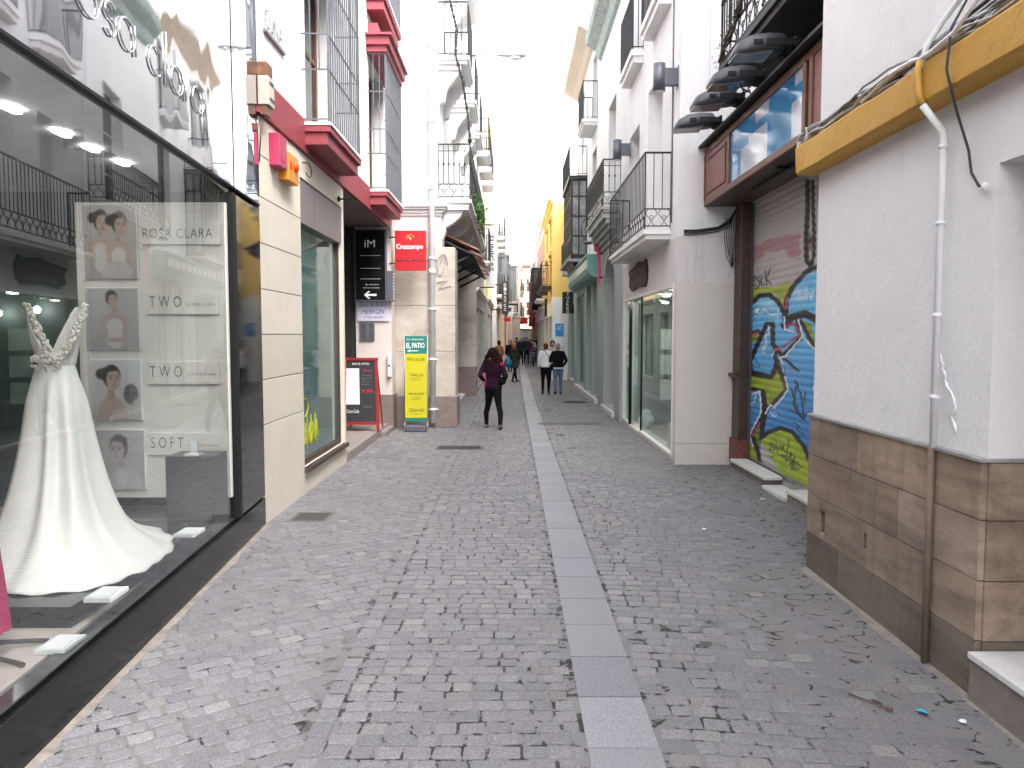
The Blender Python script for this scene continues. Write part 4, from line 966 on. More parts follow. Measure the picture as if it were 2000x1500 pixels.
# long balcony with scrolled consoles below
def consoles(m):
    for s in (15.75, 17.7, 19.7, 21.7, 23.5):
        m.fprism(L3, [(0, 3.75), (.08, 3.80), (.14, 3.95), (.13, 4.02), (.30, 4.12), (.42, 4.22), (.48, 4.32), (.50, 4.41), (0, 4.41)], s - .13, s + .13)
    m.fb(L3, 15.55, 23.75, .0, .60, 4.36, 4.42)
b = balcony(h3, L3, 15.5, 23.8, .66, 4.56, .14, 1.08, M['white2'], M['iron'], 'ornate', .105, extra=consoles)
for z, sp in ((7.42, ((15.7, 17.3), (18.6, 20.2), (21.5, 23.1))), (9.9, ((15.7, 17.3), (18.6, 20.2)))):
    for s0, s1 in sp:
        def ex(m, s0=s0, s1=s1, z=z):
            m.fb(L3, s0 + .1, s1 - .1, 0, .45, z - .24, z - .14)
            for s in (s0 + .25, s1 - .25): m.fprism(L3, [(0, z - .9), (.10, z - .85), (.16, z - .6), (.36, z - .35), (.42, z - .24), (0, z - .24)], s - .10, s + .10)
        balcony(h3, L3, s0, s1, .62, z, .14, 1.05, M['white2'], M['iron'], 'plain', .13, extra=ex)
m = MB(); cornice(m, L3, 15.4, 24.0, 12.0, 1.5); m.build('roof_cornice', M['white2'], h3)
m = MB(); m.tube([(-1.42 + .14 * math.cos(a * .4) * (1 - a * .02), 15.382, 3.25 + .22 * math.sin(a * .55)) for a in range(24)], .009, 4); m.tube([(-1.50, 15.382, 2.9), (-1.30, 15.382, 2.95), (-1.46, 15.382, 2.78), (-1.22, 15.382, 2.84)], .009, 4); m.build('spray_tag', simple('faint_grey_spray', (.34, .32, .33), .7), h3)
m = MB(); m.tube([(-1.58, 15.31, .10), (-1.58, 15.31, 12.0)], .058, 12)
for z in (.35, 1.35, 2.35, 3.35, 4.7, 6.0, 7.5): m.tube([(-1.58, 15.31, z), (-1.58, 15.31, z + .04)], .072, 12); m.tube([(-1.68, 15.38, z + .02), (-1.48, 15.38, z + .02)], .012, 4)
m.tube([(-1.58, 15.31, 3.06), (-1.58, 15.31, 3.16)], .068, 12); m.build('drainpipe', M['whitepipe'], h3)
t = thing('tiled_canopy', 'broken terracotta tile canopy over the shop door beyond the stone pier', 'canopy', (-1.3, 19, 3.6))
m = MB(); rt = random.Random(3)
for i in range(34):
    s = 16.0 + i * .20; 
    if rt.random() < .16: continue
    for j in range(3):
        if rt.random() < .12: continue
        o0 = -.38 + j * .26 + rt.uniform(-.02, .02); z0 = 3.98 - j * .12 + rt.uniform(-.02, .02); tw = rt.uniform(-.03, .03)
        pts = [L3g.p(s + tw * (0), o0, z0), L3g.p(s + tw, o0 + .30, z0 - .14)]
        m.loft([[L3g.p(s + .085 * math.cos(R(a)), o, z + .05 * math.sin(R(a))) for a in range(0, 181, 30)] for o, z in ((o0, z0), (o0 + .31, z0 - .15))], False, False)
m.build('tiles', M['terracotta'], t).modifiers.new('t', 'SOLIDIFY').thickness = .012
m = MB(); m.fprism(L3g, [(-.42, 3.88), (.34, 3.54), (.34, 3.50), (-.42, 3.84)], 16.0, 22.7)
for s in (16.1, 17.9, 19.8, 21.7): m.tube([L3g.p(s, -.34, 3.2), L3g.p(s, .25, 3.50)], .03, 6)
m.build('frame', M['blackmatt'], t)
m = MB(); rl = random.Random(8)
for i in range(560):
    s = 18.2 + rl.gauss(0, .75); o = .70 + rl.gauss(0, .07); z = 4.62 + abs(rl.gauss(0, .22)) - (.35 * rl.random() ** 2 if o > .66 else 0); a = rl.uniform(0, 6.28); l = rl.uniform(.03, .07)
    c = Vector(L3.p(s, o, z)); d = Vector((math.cos(a), math.sin(a), rl.uniform(-.6, .6))) * l; e = Vector((-math.sin(a), math.cos(a), .4)) * l * .35
    m.quad(c - d, c + e, c + d, c - e)
t = thing('balcony_plants', 'trailing green plants along the long black balcony', 'plants', L3.p(18.2, .6, 4.56)); m.build('leaves', M['leaf'], t, fix=False)
m = MB()
for s in (17.6, 18.3, 18.9): m.loft([[L3.p(s + r_ * math.cos(k * math.pi / 5), .52 + r_ * math.sin(k * math.pi / 5), z) for k in range(10)] for r_, z in ((.07, 4.57), (.10, 4.75))])
m.build('flower_pot', M['terracotta'], t)
m = MB(); P = [(-1.46, 15.5, 11.5), (-1.40, 15.5, 9.9), (-1.30, 15.55, 9.2), (-1.28, 15.55, 8.7), (-1.1, 15.6, 7.9), (-1.12, 15.58, 7.4), (-.98, 15.6, 6.9), (-.86, 15.58, 6.1), (-.84, 15.56, 5.75)]
m.tube(P, .022, 5); rl = random.Random(2)
for i in range(60): q = rl.random() * (len(P) - 1.01); k = int(q); c = Vector(P[k]).lerp(Vector(P[k + 1]), q - k); m.ell(c, (.035, .03, .045), 5, 3)
m.ell((-.84, 15.56, 5.72), (.045, .045, .06), 8, 6)
tag(m.build('climbing_cable', M['iron']), 'dark ragged cable running down to the corner of the long black balcony', 'cable')

# ================================================================ generic street houses
def row_house(label, side, X, Y0, Y1, h, wall, spec, group=None, depth=6.0, front=True):
    fr = (LEFT if side < 0 else RIGHT)(X); t = thing('town_house', label, 'house', (X, (Y0 + Y1) / 2, 0), group)
    g_h = spec.get('gh', 3.3); nb = spec.get('n', 2); L_ = Y1 - Y0; holes = []; gl = []
    for z0, z1 in spec['floors']:
        for k in range(nb):
            c = Y0 + L_ * (k + .5) / nb; w2 = spec.get('ww', .5); holes.append((c - w2, c + w2, z0, z1))
    ng = spec.get('gn', nb)
    for k in range(ng):
        a0 = Y0 + L_ * k / ng + .28; a1 = Y0 + L_ * (k + 1) / ng - .28; gl.append((a0, a1, .12, spec.get('gt', 2.75)))
    m = MB(); m.wall(fr, Y0, Y1, g_h, h, holes, .35); m.build('upper_wall', wall, t)
    m = MB(); m.wall(fr, Y0, Y1, 0, g_h, gl, .35); m.build('ground_wall', spec.get('gmat', wall), t)
    xo = X - depth if side < 0 else X + depth; xi = X - .353 if side < 0 else X + .353
    m = MB(); m.box(min(xo, xi), max(xo, xi), Y0 + .002, Y1 - .002, 0, h - .01); m.build('side_wall', wall, t)
    for hh in holes:
        window(t, fr, *hh, .15, spec.get('fm', M['iron2']), spec.get('wg', M['winglass']), 2, 2, .07)
    for hh in gl:
        f = window(t, fr, *hh, .2, spec.get('gfm', M['brownmetal']), spec.get('gg', M['tealglass']), 2, 1, .08, name='shopfront')
    for fi, (z0, z1) in enumerate(spec['floors']):
        st = spec.get('balc', ['plain'] * 9)[fi]
        if not st: continue
        if st == 'long': balcony(t, fr, Y0 + .5, Y1 - .5, .5, z0, .16, 1.0, M['white2'], M['iron'], 'plain', .16); continue
        for k in range(nb):
            c = Y0 + L_ * (k + .5) / nb; w2 = spec.get('ww', .5) + .3
            balcony(t, fr, c - w2, c + w2, spec.get('bo', .42), z0, .15, 1.0, M['white2'], M['iron'], 'plain', .15, rr=.017)
    m = MB(); cornice(m, fr, Y0, Y1, h - .05, spec.get('ck', 1.3)); m.build('roof_cornice', spec.get('cmat', M['white2']), t)
    m = MB(); cornice(m, fr, Y0, Y1, g_h - .1, .55); m.build('string_course', spec.get('cmat', M['white2']), t)
    if spec.get('trim'):
        m = MB()
        for a0, a1, z0, z1 in holes:
            m.fb(fr, a0 - .14, a0, 0, .04, z0, z1 + .14); m.fb(fr, a1, a1 + .14, 0, .04, z0, z1 + .14); m.fb(fr, a0, a1, 0, .04, z1, z1 + .14)
        m.build('window_surround', spec['trim'], t)
    return t, fr
row_house('white house with small balconies behind the vertical tunics banner', -1, -1.12, 24.0, 31.0, 11.6, M['white2'], dict(floors=[(4.2, 6.5), (7.6, 9.6)], n=3, gmat=M['greystone'], gn=3))
row_house('narrow yellow ochre house on the left behind the black vertical sign', -1, -.98, 31.0, 38.0, 11.0, plaster('pale_yellow_plaster', (.78, .64, .40), .2), dict(floors=[(4.0, 6.2), (7.2, 9.2)], n=2, gmat=M['greystone'], balc=['', '']))
row_house('white house with shuttered windows beyond the yellow one on the left', -1, -.78, 38.0, 47.0, 9.6, M['white2'], dict(floors=[(3.9, 5.9), (6.8, 8.6)], n=3, gmat=M['white_old'], gn=3))
row_house('pink house far down the left side with glazed balcony', -1, -.45, 47.0, 57.0, 9.0, M['pink'], dict(floors=[(3.7, 5.5), (6.4, 8.2)], n=3, gmat=M['peach'], trim=M['white2']))
row_house('pale house with red awning far down the left side', -1, .05, 57.0, 69.0, 8.4, M['white2'], dict(floors=[(3.6, 5.4), (6.0, 7.6)], n=3, gmat=M['peach'], gn=3))
row_house('cream house near the far bend on the left side', -1, .75, 69.0, 82.0, 8.0, M['cream'], dict(floors=[(3.6, 5.4), (5.9, 7.4)], n=3))
# right side, far to near
row_house('pinkish white house with red trimmed openings beyond the yellow house', 1, 1.72, 40.0, 52.0, 7.9, M['pink'], dict(floors=[(3.8, 5.3), (5.9, 7.2)], n=4, trim=M['peach'], gmat=M['white2'], balc=['plain', '']))
row_house('white house with dark shop bays far down the right side', 1, 1.90, 52.0, 66.0, 7.8, M['white2'], dict(floors=[(3.7, 5.2), (5.8, 7.0)], n=4, gmat=M['pink']))
row_house('peach house at the far end of the right side', 1, 2.05, 66.0, 80.0, 8.2, M['peach'], dict(floors=[(3.6, 5.2), (5.9, 7.4)], n=3, balc=['plain', '']))
# the building that closes the street
t = thing('town_house', 'peach building closing the far end of the street', 'house', (2, 86, 0))
FE = FACE(86); hs_ = [(x, x + .9, z, z + 1.6) for z in (4.0, 6.6) for x in (-1.5, .3, 1.5, 2.7, 4.2)]
m = MB(); m.wall(FE, -4, 7, 0, 9.4, hs_ + [(x, x + 1.3, 0, 2.6) for x in (-1, .9, 2.5)], .3); m.box(-4, 7, 86.31, 92, 0, 9.3); m.build('wall', M['peach'], t)
for hh in hs_: window(t, FE, *hh, .12, M['white2'], M['winglass'], 2, 2, .08)
for x in (-1, .9, 2.5): window(t, FE, x, x + 1.3, 0, 2.6, .15, M['brownmetal'], M['winglass'], 2, 1, .08, name='shopfront')
m = MB(); cornice(m, FE, -4, 7, 9.3, 1.3); m.build('roof_cornice', M['terracotta'], t)

# glazed and iron bays on the far houses
def far_bay(label, side, X, Y0, Y1, z0, z1, out, mat, gm):
    fr = (LEFT if side < 0 else RIGHT)(X); m = MB(); hs = [o for o in bpy.data.objects if o.get('category') == 'house' and o.name.startswith('town_house') and abs(o.location.x - X) < .01 and Y0 - 9 < o.location.y < Y1 + 9]; root = hs[0]
    m.fb(fr, Y0, Y1, 0, out, z0 - .15, z0); m.fb(fr, Y0 - .05, Y1 + .05, 0, out + .05, z1, z1 + .12)
    for k in range(6): s = Y0 + .04 + (Y1 - Y0 - .08) * k / 5; m.fb(fr, s - .04, s + .04, out - .08, out, z0, z1)
    for s in (Y0 + .04, Y1 - .04): m.fb(fr, s - .04, s + .04, 0, .08, z0, z1)
    m.fb(fr, Y0, Y1, out - .07, out - .01, z0 + .9, z0 + .98); t = m.build('glazed_bay', mat, root)
    m = MB(); m.fb(fr, Y0 + .02, Y1 - .02, .01, out - .09, z0, z1); m.build('pane', gm, t)
far_bay('faded pink glazed bay on the pink house far down the left', -1, -.45, 48.5, 51.5, 4.0, 6.2, .8, M['pink'], M['winglass'])
far_bay('dark glazed bay on the white house beyond the yellow one at left', -1, -.78, 41.0, 43.6, 3.9, 6.0, .6, M['iron2'], M['winglass'])
far_bay('black bay window on the pinkish house beyond the yellow house', 1, 1.72, 44.5, 47.5, 3.8, 5.6, .55, M['iron'], M['winglass'])
far_bay('dark red bay window near the far end of the right side', 1, 1.90, 56.0, 59.0, 3.6, 5.6, .6, M['redpaint'], M['winglass'])
# ---- right: yellow house with blue plate pier
R5 = RIGHT(1.68); F5 = FACE(31.8)
h5 = thing('town_house', 'bright yellow house projecting into the street above a white pier', 'house', (1.7, 35, 0))
hh5 = [(33.0, 34.1, 3.9, 5.2), (36.4, 37.5, 3.9, 5.2), (33.0, 34.1, 5.7, 6.7), (36.4, 37.5, 5.7, 6.7)]
m = MB(); m.wall(R5, 31.8, 40.0, 3.3, 7.3, hh5, .35); m.box(2.033, 8, 31.802, 40, 3.3, 7.29); m.build('upper_wall', M['yellow'], h5)
for q in hh5: window(h5, R5, *q, .15, M['brownmetal'], M['winglass'], 2, 2, .07)
m = MB(); m.wall(R5, 31.8, 40.0, 0, 3.3, [(32.6, 34.8, .1, 2.7), (35.4, 39.4, .1, 2.7)], .35); m.box(2.033, 8, 31.802, 40, 0, 3.29); m.box(1.66, 2.06, 31.72, 31.8, 0, 3.42); m.build('pier', M['white2'], h5)
for q in ((32.6, 34.8, .1, 2.7), (35.4, 39.4, .1, 2.7)): window(h5, R5, *q, .2, M['blackmatt'], M['winglass'], 2, 1, .08, name='shopfront')
for s in (33.55, 36.95): balcony(h5, R5, s - .9, s + .9, .45, 3.95, .15, 1.0, M['brownmetal'], M['iron'], 'plain', .14)
m = MB(); cornice(m, R5, 31.8, 40, 7.25, .9); 
for a0, a1, z0, z1 in hh5: m.fb(R5, a0 - .15, a1 + .15, 0, .10, z1 + .05, z1 + .2)
m.build('roof_cornice', M['yellow'], h5)
t = thing('lodging_plate', 'blue and white lodging plate on the white pier below the yellow house', 'sign', (1.8, 31.7, 2))
x0, z1 = onY(1085, 632, 31.7); x1, z0 = onY(1101, 657, 31.7)
pb('plate', M['blue'], t, None, [(x0, x1, 31.68, 31.715, z0, z1)]); pb('lower_panel', M['paper'], t, None, [(x0, x1, 31.69, 31.715, z0 - .45, z0 - .02)])
text_on('AT', 'lettering', M['whitelet'], t, (x0 + .07, 31.675, z0 + .25), (1, 0, 0), (0, 0, 1), x1 - x0 - .14, .20, 0)
# ---- right: dark mirador house (20.3 - 31.8)
R4 = RIGHT(2.3)
h4 = thing('town_house', 'grey house with black glazed mirador and green bowed shopfront', 'house', (2.3, 26, 0))
hh4 = [(21.2, 22.3, 4.6, 7.0), (28.6, 29.6, 4.3, 6.4), (21.2, 22.3, 7.7, 9.6), (24.8, 25.9, 7.7, 9.6), (24.3, 26.5, 4.4, 6.5)]
m = MB(); m.wall(R4, 20.3, 31.8, 3.9, 7.5, hh4, .35); m.wall(R4, 20.3, 27.2, 7.5, 10.3, hh4, .35); m.box(2.655, 8, 20.31, 31.79, 0, 7.49); m.box(2.655, 8, 20.31, 27.19, 7.49, 10.29); m.build('upper_wall', M['white2'], h4)
for q in hh4[:4]: window(h4, R4, *q, .15, M['iron2'], M['winglass'], 2, 3, .06)
gh = [(20.9, 22.2, .14, 3.35), (22.5, 23.9, .14, 3.35), (24.6, 27.4, .14, 3.2), (28.6, 31.0, .14, 3.0)]
m = MB(); m.wall(R4, 20.3, 31.8, 0, 3.9, gh, .35); m.build('ground_wall', M['greywall'], h4)
for q in gh: window(h4, R4, *q, .12, M['teal'], M['tealdark'], 2, 1, .10, name='shopfront')
m = MB(); m.fb(R4, 20.6, 24.2, 0, .08, 0, .13); m.fb(R4, 24.4, 27.6, 0, .08, 0, .13); m.build('sill', M['marble'], h4)
m = MB(); m.fprism(R4, [(0, 3.38), (.16, 3.42), (.26, 3.50), (.30, 3.62), (.30, 3.90), (.34, 3.94), (.34, 4.0), (0, 4.02)], 20.55, 27.6)
fa = m.build('shop_fascia', M['teal'], h4, bevel=.01)
m = MB()
for k in range(11): s = 20.8 + k * .62; m.fb(R4, s, s + .46, .30, .312, 3.66, 3.86)
m.build('fascia_panel', M['whitepaint'], fa)
m = MB(); m.fb(R4, 23.74, 27.06, 0, .56, 6.60, 6.72); m.build('mirador_roof', M['iron'], h4); m = MB(); m.fb(R4, 23.8, 27.0, 0, .50, 4.20, 4.34); m.fprism(R4, [(0, 3.55), (.10, 3.6), (.2, 3.8), (.38, 4.0), (.46, 4.2), (0, 4.2)], 24.0, 26.8)
mr = m.build('mirador', M['iron'], h4)
m = MB()
for o_ in (.47,):
    for k in range(9): s = 23.84 + 3.12 * k / 8; m.fb(R4, s - .03, s + .03, o_ - .03, o_ + .03, 4.34, 6.6)
    for z in (4.9, 5.5, 6.1): m.fb(R4, 23.84, 26.96, o_ - .02, o_ + .02, z - .02, z + .02)
for s in (23.84, 26.96):
    for o_ in (.02, .25): m.fb(R4, s - .03, s + .03, o_ - .02, o_ + .02, 4.34, 6.6)
    for z in (4.9, 5.5, 6.1): m.fb(R4, s - .02, s + .02, 0, .47, z - .02, z + .02)
railing(m, [R4.p(23.78, .02, 0)[:2], R4.p(23.78, .54, 0)[:2], R4.p(27.02, .54, 0)[:2], R4.p(27.02, .02, 0)[:2]], 6.72, 7.6, .14, .008, 'plain')
m.build('glazing_bars', M['iron'], mr)
m = MB(); m.fb(R4, 23.86, 26.94, .455, .46, 4.36, 6.58); m.fb(R4, 23.845, 23.85, .0, .45, 4.36, 6.58); m.fb(R4, 26.95, 26.955, 0, .45, 4.36, 6.58); m.build('pane', simple('curtained_glass', (.22, .22, .23), .06, 0, .6, 3, spec=.9), mr)
m = MB(); m.fb(R4, 23.6, 27.2, 0, .62, 3.98 + .12, 4.19); m.build('mirador_base', M['greystone'], h4)
for s0, s1, z in ((21.0, 22.5, 7.65), (28.4, 29.8, 4.25)): balcony(h4, R4, s0, s1, .42, z, .15, 1.0, M['white2'], M['iron'], 'plain', .13)
m = MB(); m.fprism(R4, [(0, 9.9), (.1, 9.95), (.2, 10.05), (.5, 10.2), (.52, 10.3), (0, 10.36)], 21.3, 27.2); m.build('eave', simple('timber_eave', (.50, .41, .33), .7), h4)
t = thing('vertical_sign', 'black vertical sign with white letters above the white pier on the right', 'sign', (2.0, 29, 3))
x0, z1 = onY(1099, 570, 29); x1, z0 = onY(1122, 612, 29)
pb('box', M['blackmatt'], t, None, [(x0, x1, 29.0, 29.16, z0, z1)], .01); pb('arm', M['iron'], t, None, [(x1, 2.3, 29.05, 29.1, z1 - .1, z1 - .06), (x1, 2.3, 29.05, 29.1, z0 + .06, z0 + .1)])
T = [text_on(ch, 'x', M['whitelet'], None, (x0 + .14, 28.995, z1 - .13 * (k + 1) - .01), (1, 0, 0), (0, 0, 1), .10, .10, 0, bold=.02) for k, ch in enumerate('TUAREG')]
q = merge_meshes('lettering', T, t)
for v in q.data.vertices: v.co -= world_loc(t)
t = thing('vertical_sign', 'faded pink vertical sign hanging beside the arched doorway', 'sign', (2.1, 19.6, 3))
m = MB(); f_ = FACE(19.6); m.plate(f_, [(2.05, 4.28), (2.10, 4.34), (2.22, 4.30), (2.26, 4.1), (2.24, 3.75), (2.26, 3.5), (2.24, 3.16), (2.17, 3.12), (2.18, 3.6), (2.15, 3.95), (2.08, 3.98)], 0, -.05); m.build('panel', simple('faded_pink', (.70, .10, .22), .5), t); pb('arm', M['iron'], t, None, [(2.2, 2.3, 19.6, 19.64, 3.9, 3.94), (2.2, 2.3, 19.6, 19.64, 3.3, 3.34)])
t = thing('wall_lantern', 'small round lamp on a curled iron arm over the green shopfront', 'lamp', (2.2, 20.4, 4.6))
m = MB(); m.tube([(2.3, 20.4, 4.9)] + [(1.98 + .16 * math.cos(R(a)), 20.4, 4.62 + .30 * math.sin(R(a))) for a in range(70, 250, 20)], .010, 5); m.build('arm', M['iron'], t)
m = MB(); m.ell((2.0, 20.4, 4.28), (.14, .14, .05), 12, 5); m.build('shade', M['greymetal'], t)
# ---- right: grey arch house 16.4 - 20.3
R3 = RIGHT(2.3)
h3r = thing('town_house', 'white house with grey arched doorway beside the corner shop', 'house', (2.3, 18.3, 0))
m = MB(); m.wall(R3, 16.4, 20.3, 4.42, 9.4, [(17.3, 18.6, 4.5, 7.2)], .35); m.box(2.655, 8, 16.41, 20.29, 0, 9.39); m.build('upper_wall', M['white2'], h3r)
window(h3r, R3, 17.3, 18.6, 4.5, 7.2, .2, M['whitepaint'], M['winglass'], 2, 3)
m = MB(); m.wall(R3, 16.4, 20.3, 0, 4.42, [(17.35, 19.3, .14, 3.75)], .35)
A = [(18.325 + .975 * math.cos(R(a)), 2.95 + .80 * math.sin(R(a))) for a in range(0, 181, 12)]
m.plate(R3, [(19.3, 3.752)] + A[:8] + [(18.325, 3.752)], -.349, -.001); m.plate(R3, [(18.325, 3.752)] + A[7:] + [(17.35, 3.752)], -.349, -.001); m.build('ground_wall', M['greywall'], h3r)
pb('entrance_door', simple('pale_grey_door', (.32, .31, .32), .5), h3r, R3, [(17.35, 19.3, -.34, -.28, .14, 3.7)]); pb('door_step', M['marble'], h3r, R3, [(17.2, 19.4, -.3, .06, 0, .12)], .01)
def bowed(m):
    for k in range(5): m.fb(R3, 15.9 + .05 * (4 - k), 19.4 - .05 * (4 - k), 0, .06 + .075 * k, 3.96 + .10 * k - (.06 if k == 0 else 0), 4.06 + .10 * k)
balcony(h3r, R3, 16.45, 19.9, .40, 4.58, .12, .98, M['greywall'], M['iron'], 'ornate', .12, extra=lambda m: [m.fb(R3, 16.55 + .06 * (4 - k), 19.8 - .06 * (4 - k), 0, .06 + .075 * k, 3.95 + .10 * k, 4.055 + .10 * k) for k in range(5)])
m = MB(); m.fprism(R3, [(0, 8.9), (.08, 8.95), (.15, 9.15), (.38, 9.3), (.42, 9.42), (.42, 9.5), (0, 9.52)], 16.4, 20.3); m.build('eave', simple('green_grey_eave', (.30, .36, .34), .7, 0, .25), h3r)
# ---- right: corner shop house 10.95 - 16.4
XR2 = 2.35; R2 = RIGHT(XR2); F2 = FACE(10.95)
h2r = thing('corner_house', 'white corner house with glazed shop, grey wall lamps and iron balcony', 'house', (2.4, 13, 0))
hr2 = [(12.2, 13.5, 3.42, 6.0), (14.4, 15.6, 3.42, 5.75), (12.0, 12.9, 6.97, 9.2), (14.3, 15.3, 6.97, 9.2)]
m = MB(); m.wall(R2, 10.95, 16.4, 3.25, 11.2, hr2, .40); m.box(2.755, 8.5, 10.952, 16.39, 3.25, 11.19); m.build('upper_wall', M['white'], h2r)
for q in hr2: window(h2r, R2, *q, .24, M['whitepaint'], M['blind'], 2, 1, .07)
m = MB(); m.wall(R2, 10.95, 16.4, 0, 3.25, [(11.2, 16.25, .06, 2.60)], .25); m.box(2.605, 3.28, 10.952, 11.2, 0, 3.25); m.build('ground_wall', M['white_old'], h2r)
m = MB(); m.box(2.335, 3.14, 10.925, 10.95, .0, .30); m.box(2.335, 3.14, 10.925, 10.95, .306, 2.60); m.build('end_cladding', M['creampanel'], h2r)
m = MB(); m.box(3.6, 8.5, 11.2, 16.39, 0, 3.25); m.box(2.6, 3.6, 16.2, 16.39, 0, 3.25); m.build('interior_wall', simple('pale_green_interior', (.34, .38, .36), .7), h2r)
m = MB(); m.box(2.36, 3.6, 11.2, 16.2, 0, .05); m.build('shop_floor', simple('shop_floor_tile', (.30, .26, .24), .4), h2r)
m = MB(); m.box(2.37, 3.6, 11.2, 16.2, 2.62, 2.68); m.build('shop_ceiling', M['greywall'], h2r)
fm_ = MB()
for a0, a1 in ((11.2, 14.1), (15.45, 16.25)):
    fm_.fb(R2, a0, a1, -.07, .01, .06, .10); fm_.fb(R2, a0, a1, -.07, .01, 2.55, 2.60)
fm_.fb(R2, 11.2, 11.26, -.07, .01, .10, 2.55); fm_.fb(R2, 16.19, 16.25, -.07, .01, .10, 2.55); fm_.fb(R2, 14.1, 15.45, -.07, .01, 2.55, 2.60)
sf = fm_.build('shopfront', M['whitepaint'], h2r)
m = MB(); m.quad(R2.p(11.26, -.03, .10), R2.p(14.1, -.03, .10), R2.p(14.1, -.03, 2.55), R2.p(11.26, -.03, 2.55)); m.build('pane', M['glass2'], sf)
m = MB(); m.quad(R2.p(15.45, -.03, .10), R2.p(16.19, -.03, .10), R2.p(16.19, -.03, 2.55), R2.p(15.45, -.03, 2.55)); m.build('pane', M['glass2'], sf)
m = MB(); m.quad((2.38, 15.45, .10), (3.4, 15.30, .10), (3.4, 15.30, 2.55), (2.38, 15.45, 2.55)); m.quad((2.38, 14.1, .10), (3.4, 14.25, .10), (3.4, 14.25, 2.55), (2.38, 14.1, 2.55)); m.build('pane', M['glass2'], sf)
pb('mullion', M['black'], sf, R2, [(15.42, 15.46, -.06, 0, .06, 2.6)]); pb('mullion', M['black'], sf, R2, [(14.09, 14.11, -.04, -.01, .06, 2.6)])
for k, z in enumerate((1.75, 1.25, .75)):
    f = pb('wall_picture', M['paper'], h2r, None, [(2.95, 3.35, 15.26, 15.28, z - .18, z + .22)]); 
pb('shop_lamp', M['shoplamp'], h2r, None, [(2.75, 2.87, 12.7, 13.15, 2.585, 2.62)]); pb('shop_lamp', M['shoplamp'], h2r, None, [(2.85, 2.95, 14.4, 14.6, 2.585, 2.62)])
m = MB(); m.ell((2.75, 12.1, .16), (.25, .35, .10), 12, 6); m.ell((2.9, 12.5, .2), (.2, .3, .14), 12, 6)
tag(m.build('folded_clothes', M['magenta']), 'pile of pink clothes low in the corner shop window', 'clothes')
m = MB(); m.ell((2.62, 14.9, .20), (.16, .2, .14), 12, 6); m.ell((2.62, 14.9, .34), (.1, .12, .08), 10, 5)
tag(m.build('cushion', M['paper']), 'white cushion heap just inside the corner shop entrance', 'cushion')
m = MB(); m.box(2.50, 2.53, 12.0, 12.25, .05, .45); m.box(2.53, 2.7, 12.1, 12.14, .05, .08); tag(m.build('price_board', M['paper']), 'small white price board inside the corner shop window', 'price board')
balcony(h2r, R2, 11.5, 15.6, .40, 3.42, .14, 1.12, M['white2'], M['iron'], 'band', .13, .02, rr=.008)
for s0, s1 in ((11.6, 13.15), (14.05, 15.6)): balcony(h2r, R2, s0, s1, .22, 6.95, .22, 1.0, M['white2'], M['iron'], 'plain', .11)
m = MB(); cornice(m, R2, 10.95, 16.4, 11.1, 1.2); m.build('roof_cornice', M['white2'], h2r)
m = MB(); m.tube([R2.p(11.4, .012, 3.5), R2.p(11.42, .012, 7.0), R2.p(11.4, .012, 9)], .012, 5); m.build('wall_cable', M['cable_g'], h2r)
t = thing('shop_sign', 'ragged dark carved wooden sign above the corner shop window', 'sign', R2.p(14.2, 0, 3))
zc = 2.96; m = MB(); m.plate(R2, [(13.35, 2.78), (13.5, 2.70), (14.3, 2.74), (14.9, 2.70), (15.25, 2.80), (15.18, 2.95), (15.32, 3.10), (14.6, 3.14), (14.2, 3.20), (13.6, 3.14), (13.45, 3.18), (13.3, 3.0)], .0, .045); m.build('board', M['signwood'], t, bevel=.006)
pale = simple('worn_brown_letters', (.16, .09, .07), .6)
T = [text_on('moda', 'x', pale, None, R2.p(15.0, .048, 3.0), (0, -1, 0), (0, 0, 1), 1.2, .10, 0), text_on('sevilla', 'x', pale, None, R2.p(14.8, .048, 2.80), (0, -1, 0), (0, 0, 1), 1.0, .10, 0)]
q = merge_meshes('lettering', T, t)
for v in q.data.vertices: v.co -= world_loc(t)
for lab, Y, Z in (('cylindrical grey wall lamp on the corner of the white house, the higher one', 11.15, 5.50), ('cylindrical grey wall lamp above the far end of the long iron balcony', 15.5, 5.52)):
    t = thing('wall_lamp', lab, 'lamp', R2.p(Y, 0, Z), 'cylindrical wall lamps on the white corner house'); s = 1.0
    m = MB(); m.tube([R2.p(Y, .26, Z - .19), R2.p(Y, .26, Z + .19)], .085, 20); m.build('cylinder', M['greymetal'], t)
    m = MB(); m.tube([R2.p(Y, .26, Z - .195), R2.p(Y, .26, Z - .19)], .068, 16); m.build('lens', M['paper'], t)
    pb('arm', M['greymetal'], t, R2, [(Y - .05, Y + .05, .012, .20, Z - .11, Z + .12)]); pb('wall_plate', M['greymetal'], t, R2, [(Y - .07, Y + .07, 0, .012, Z - .14, Z + .15)])
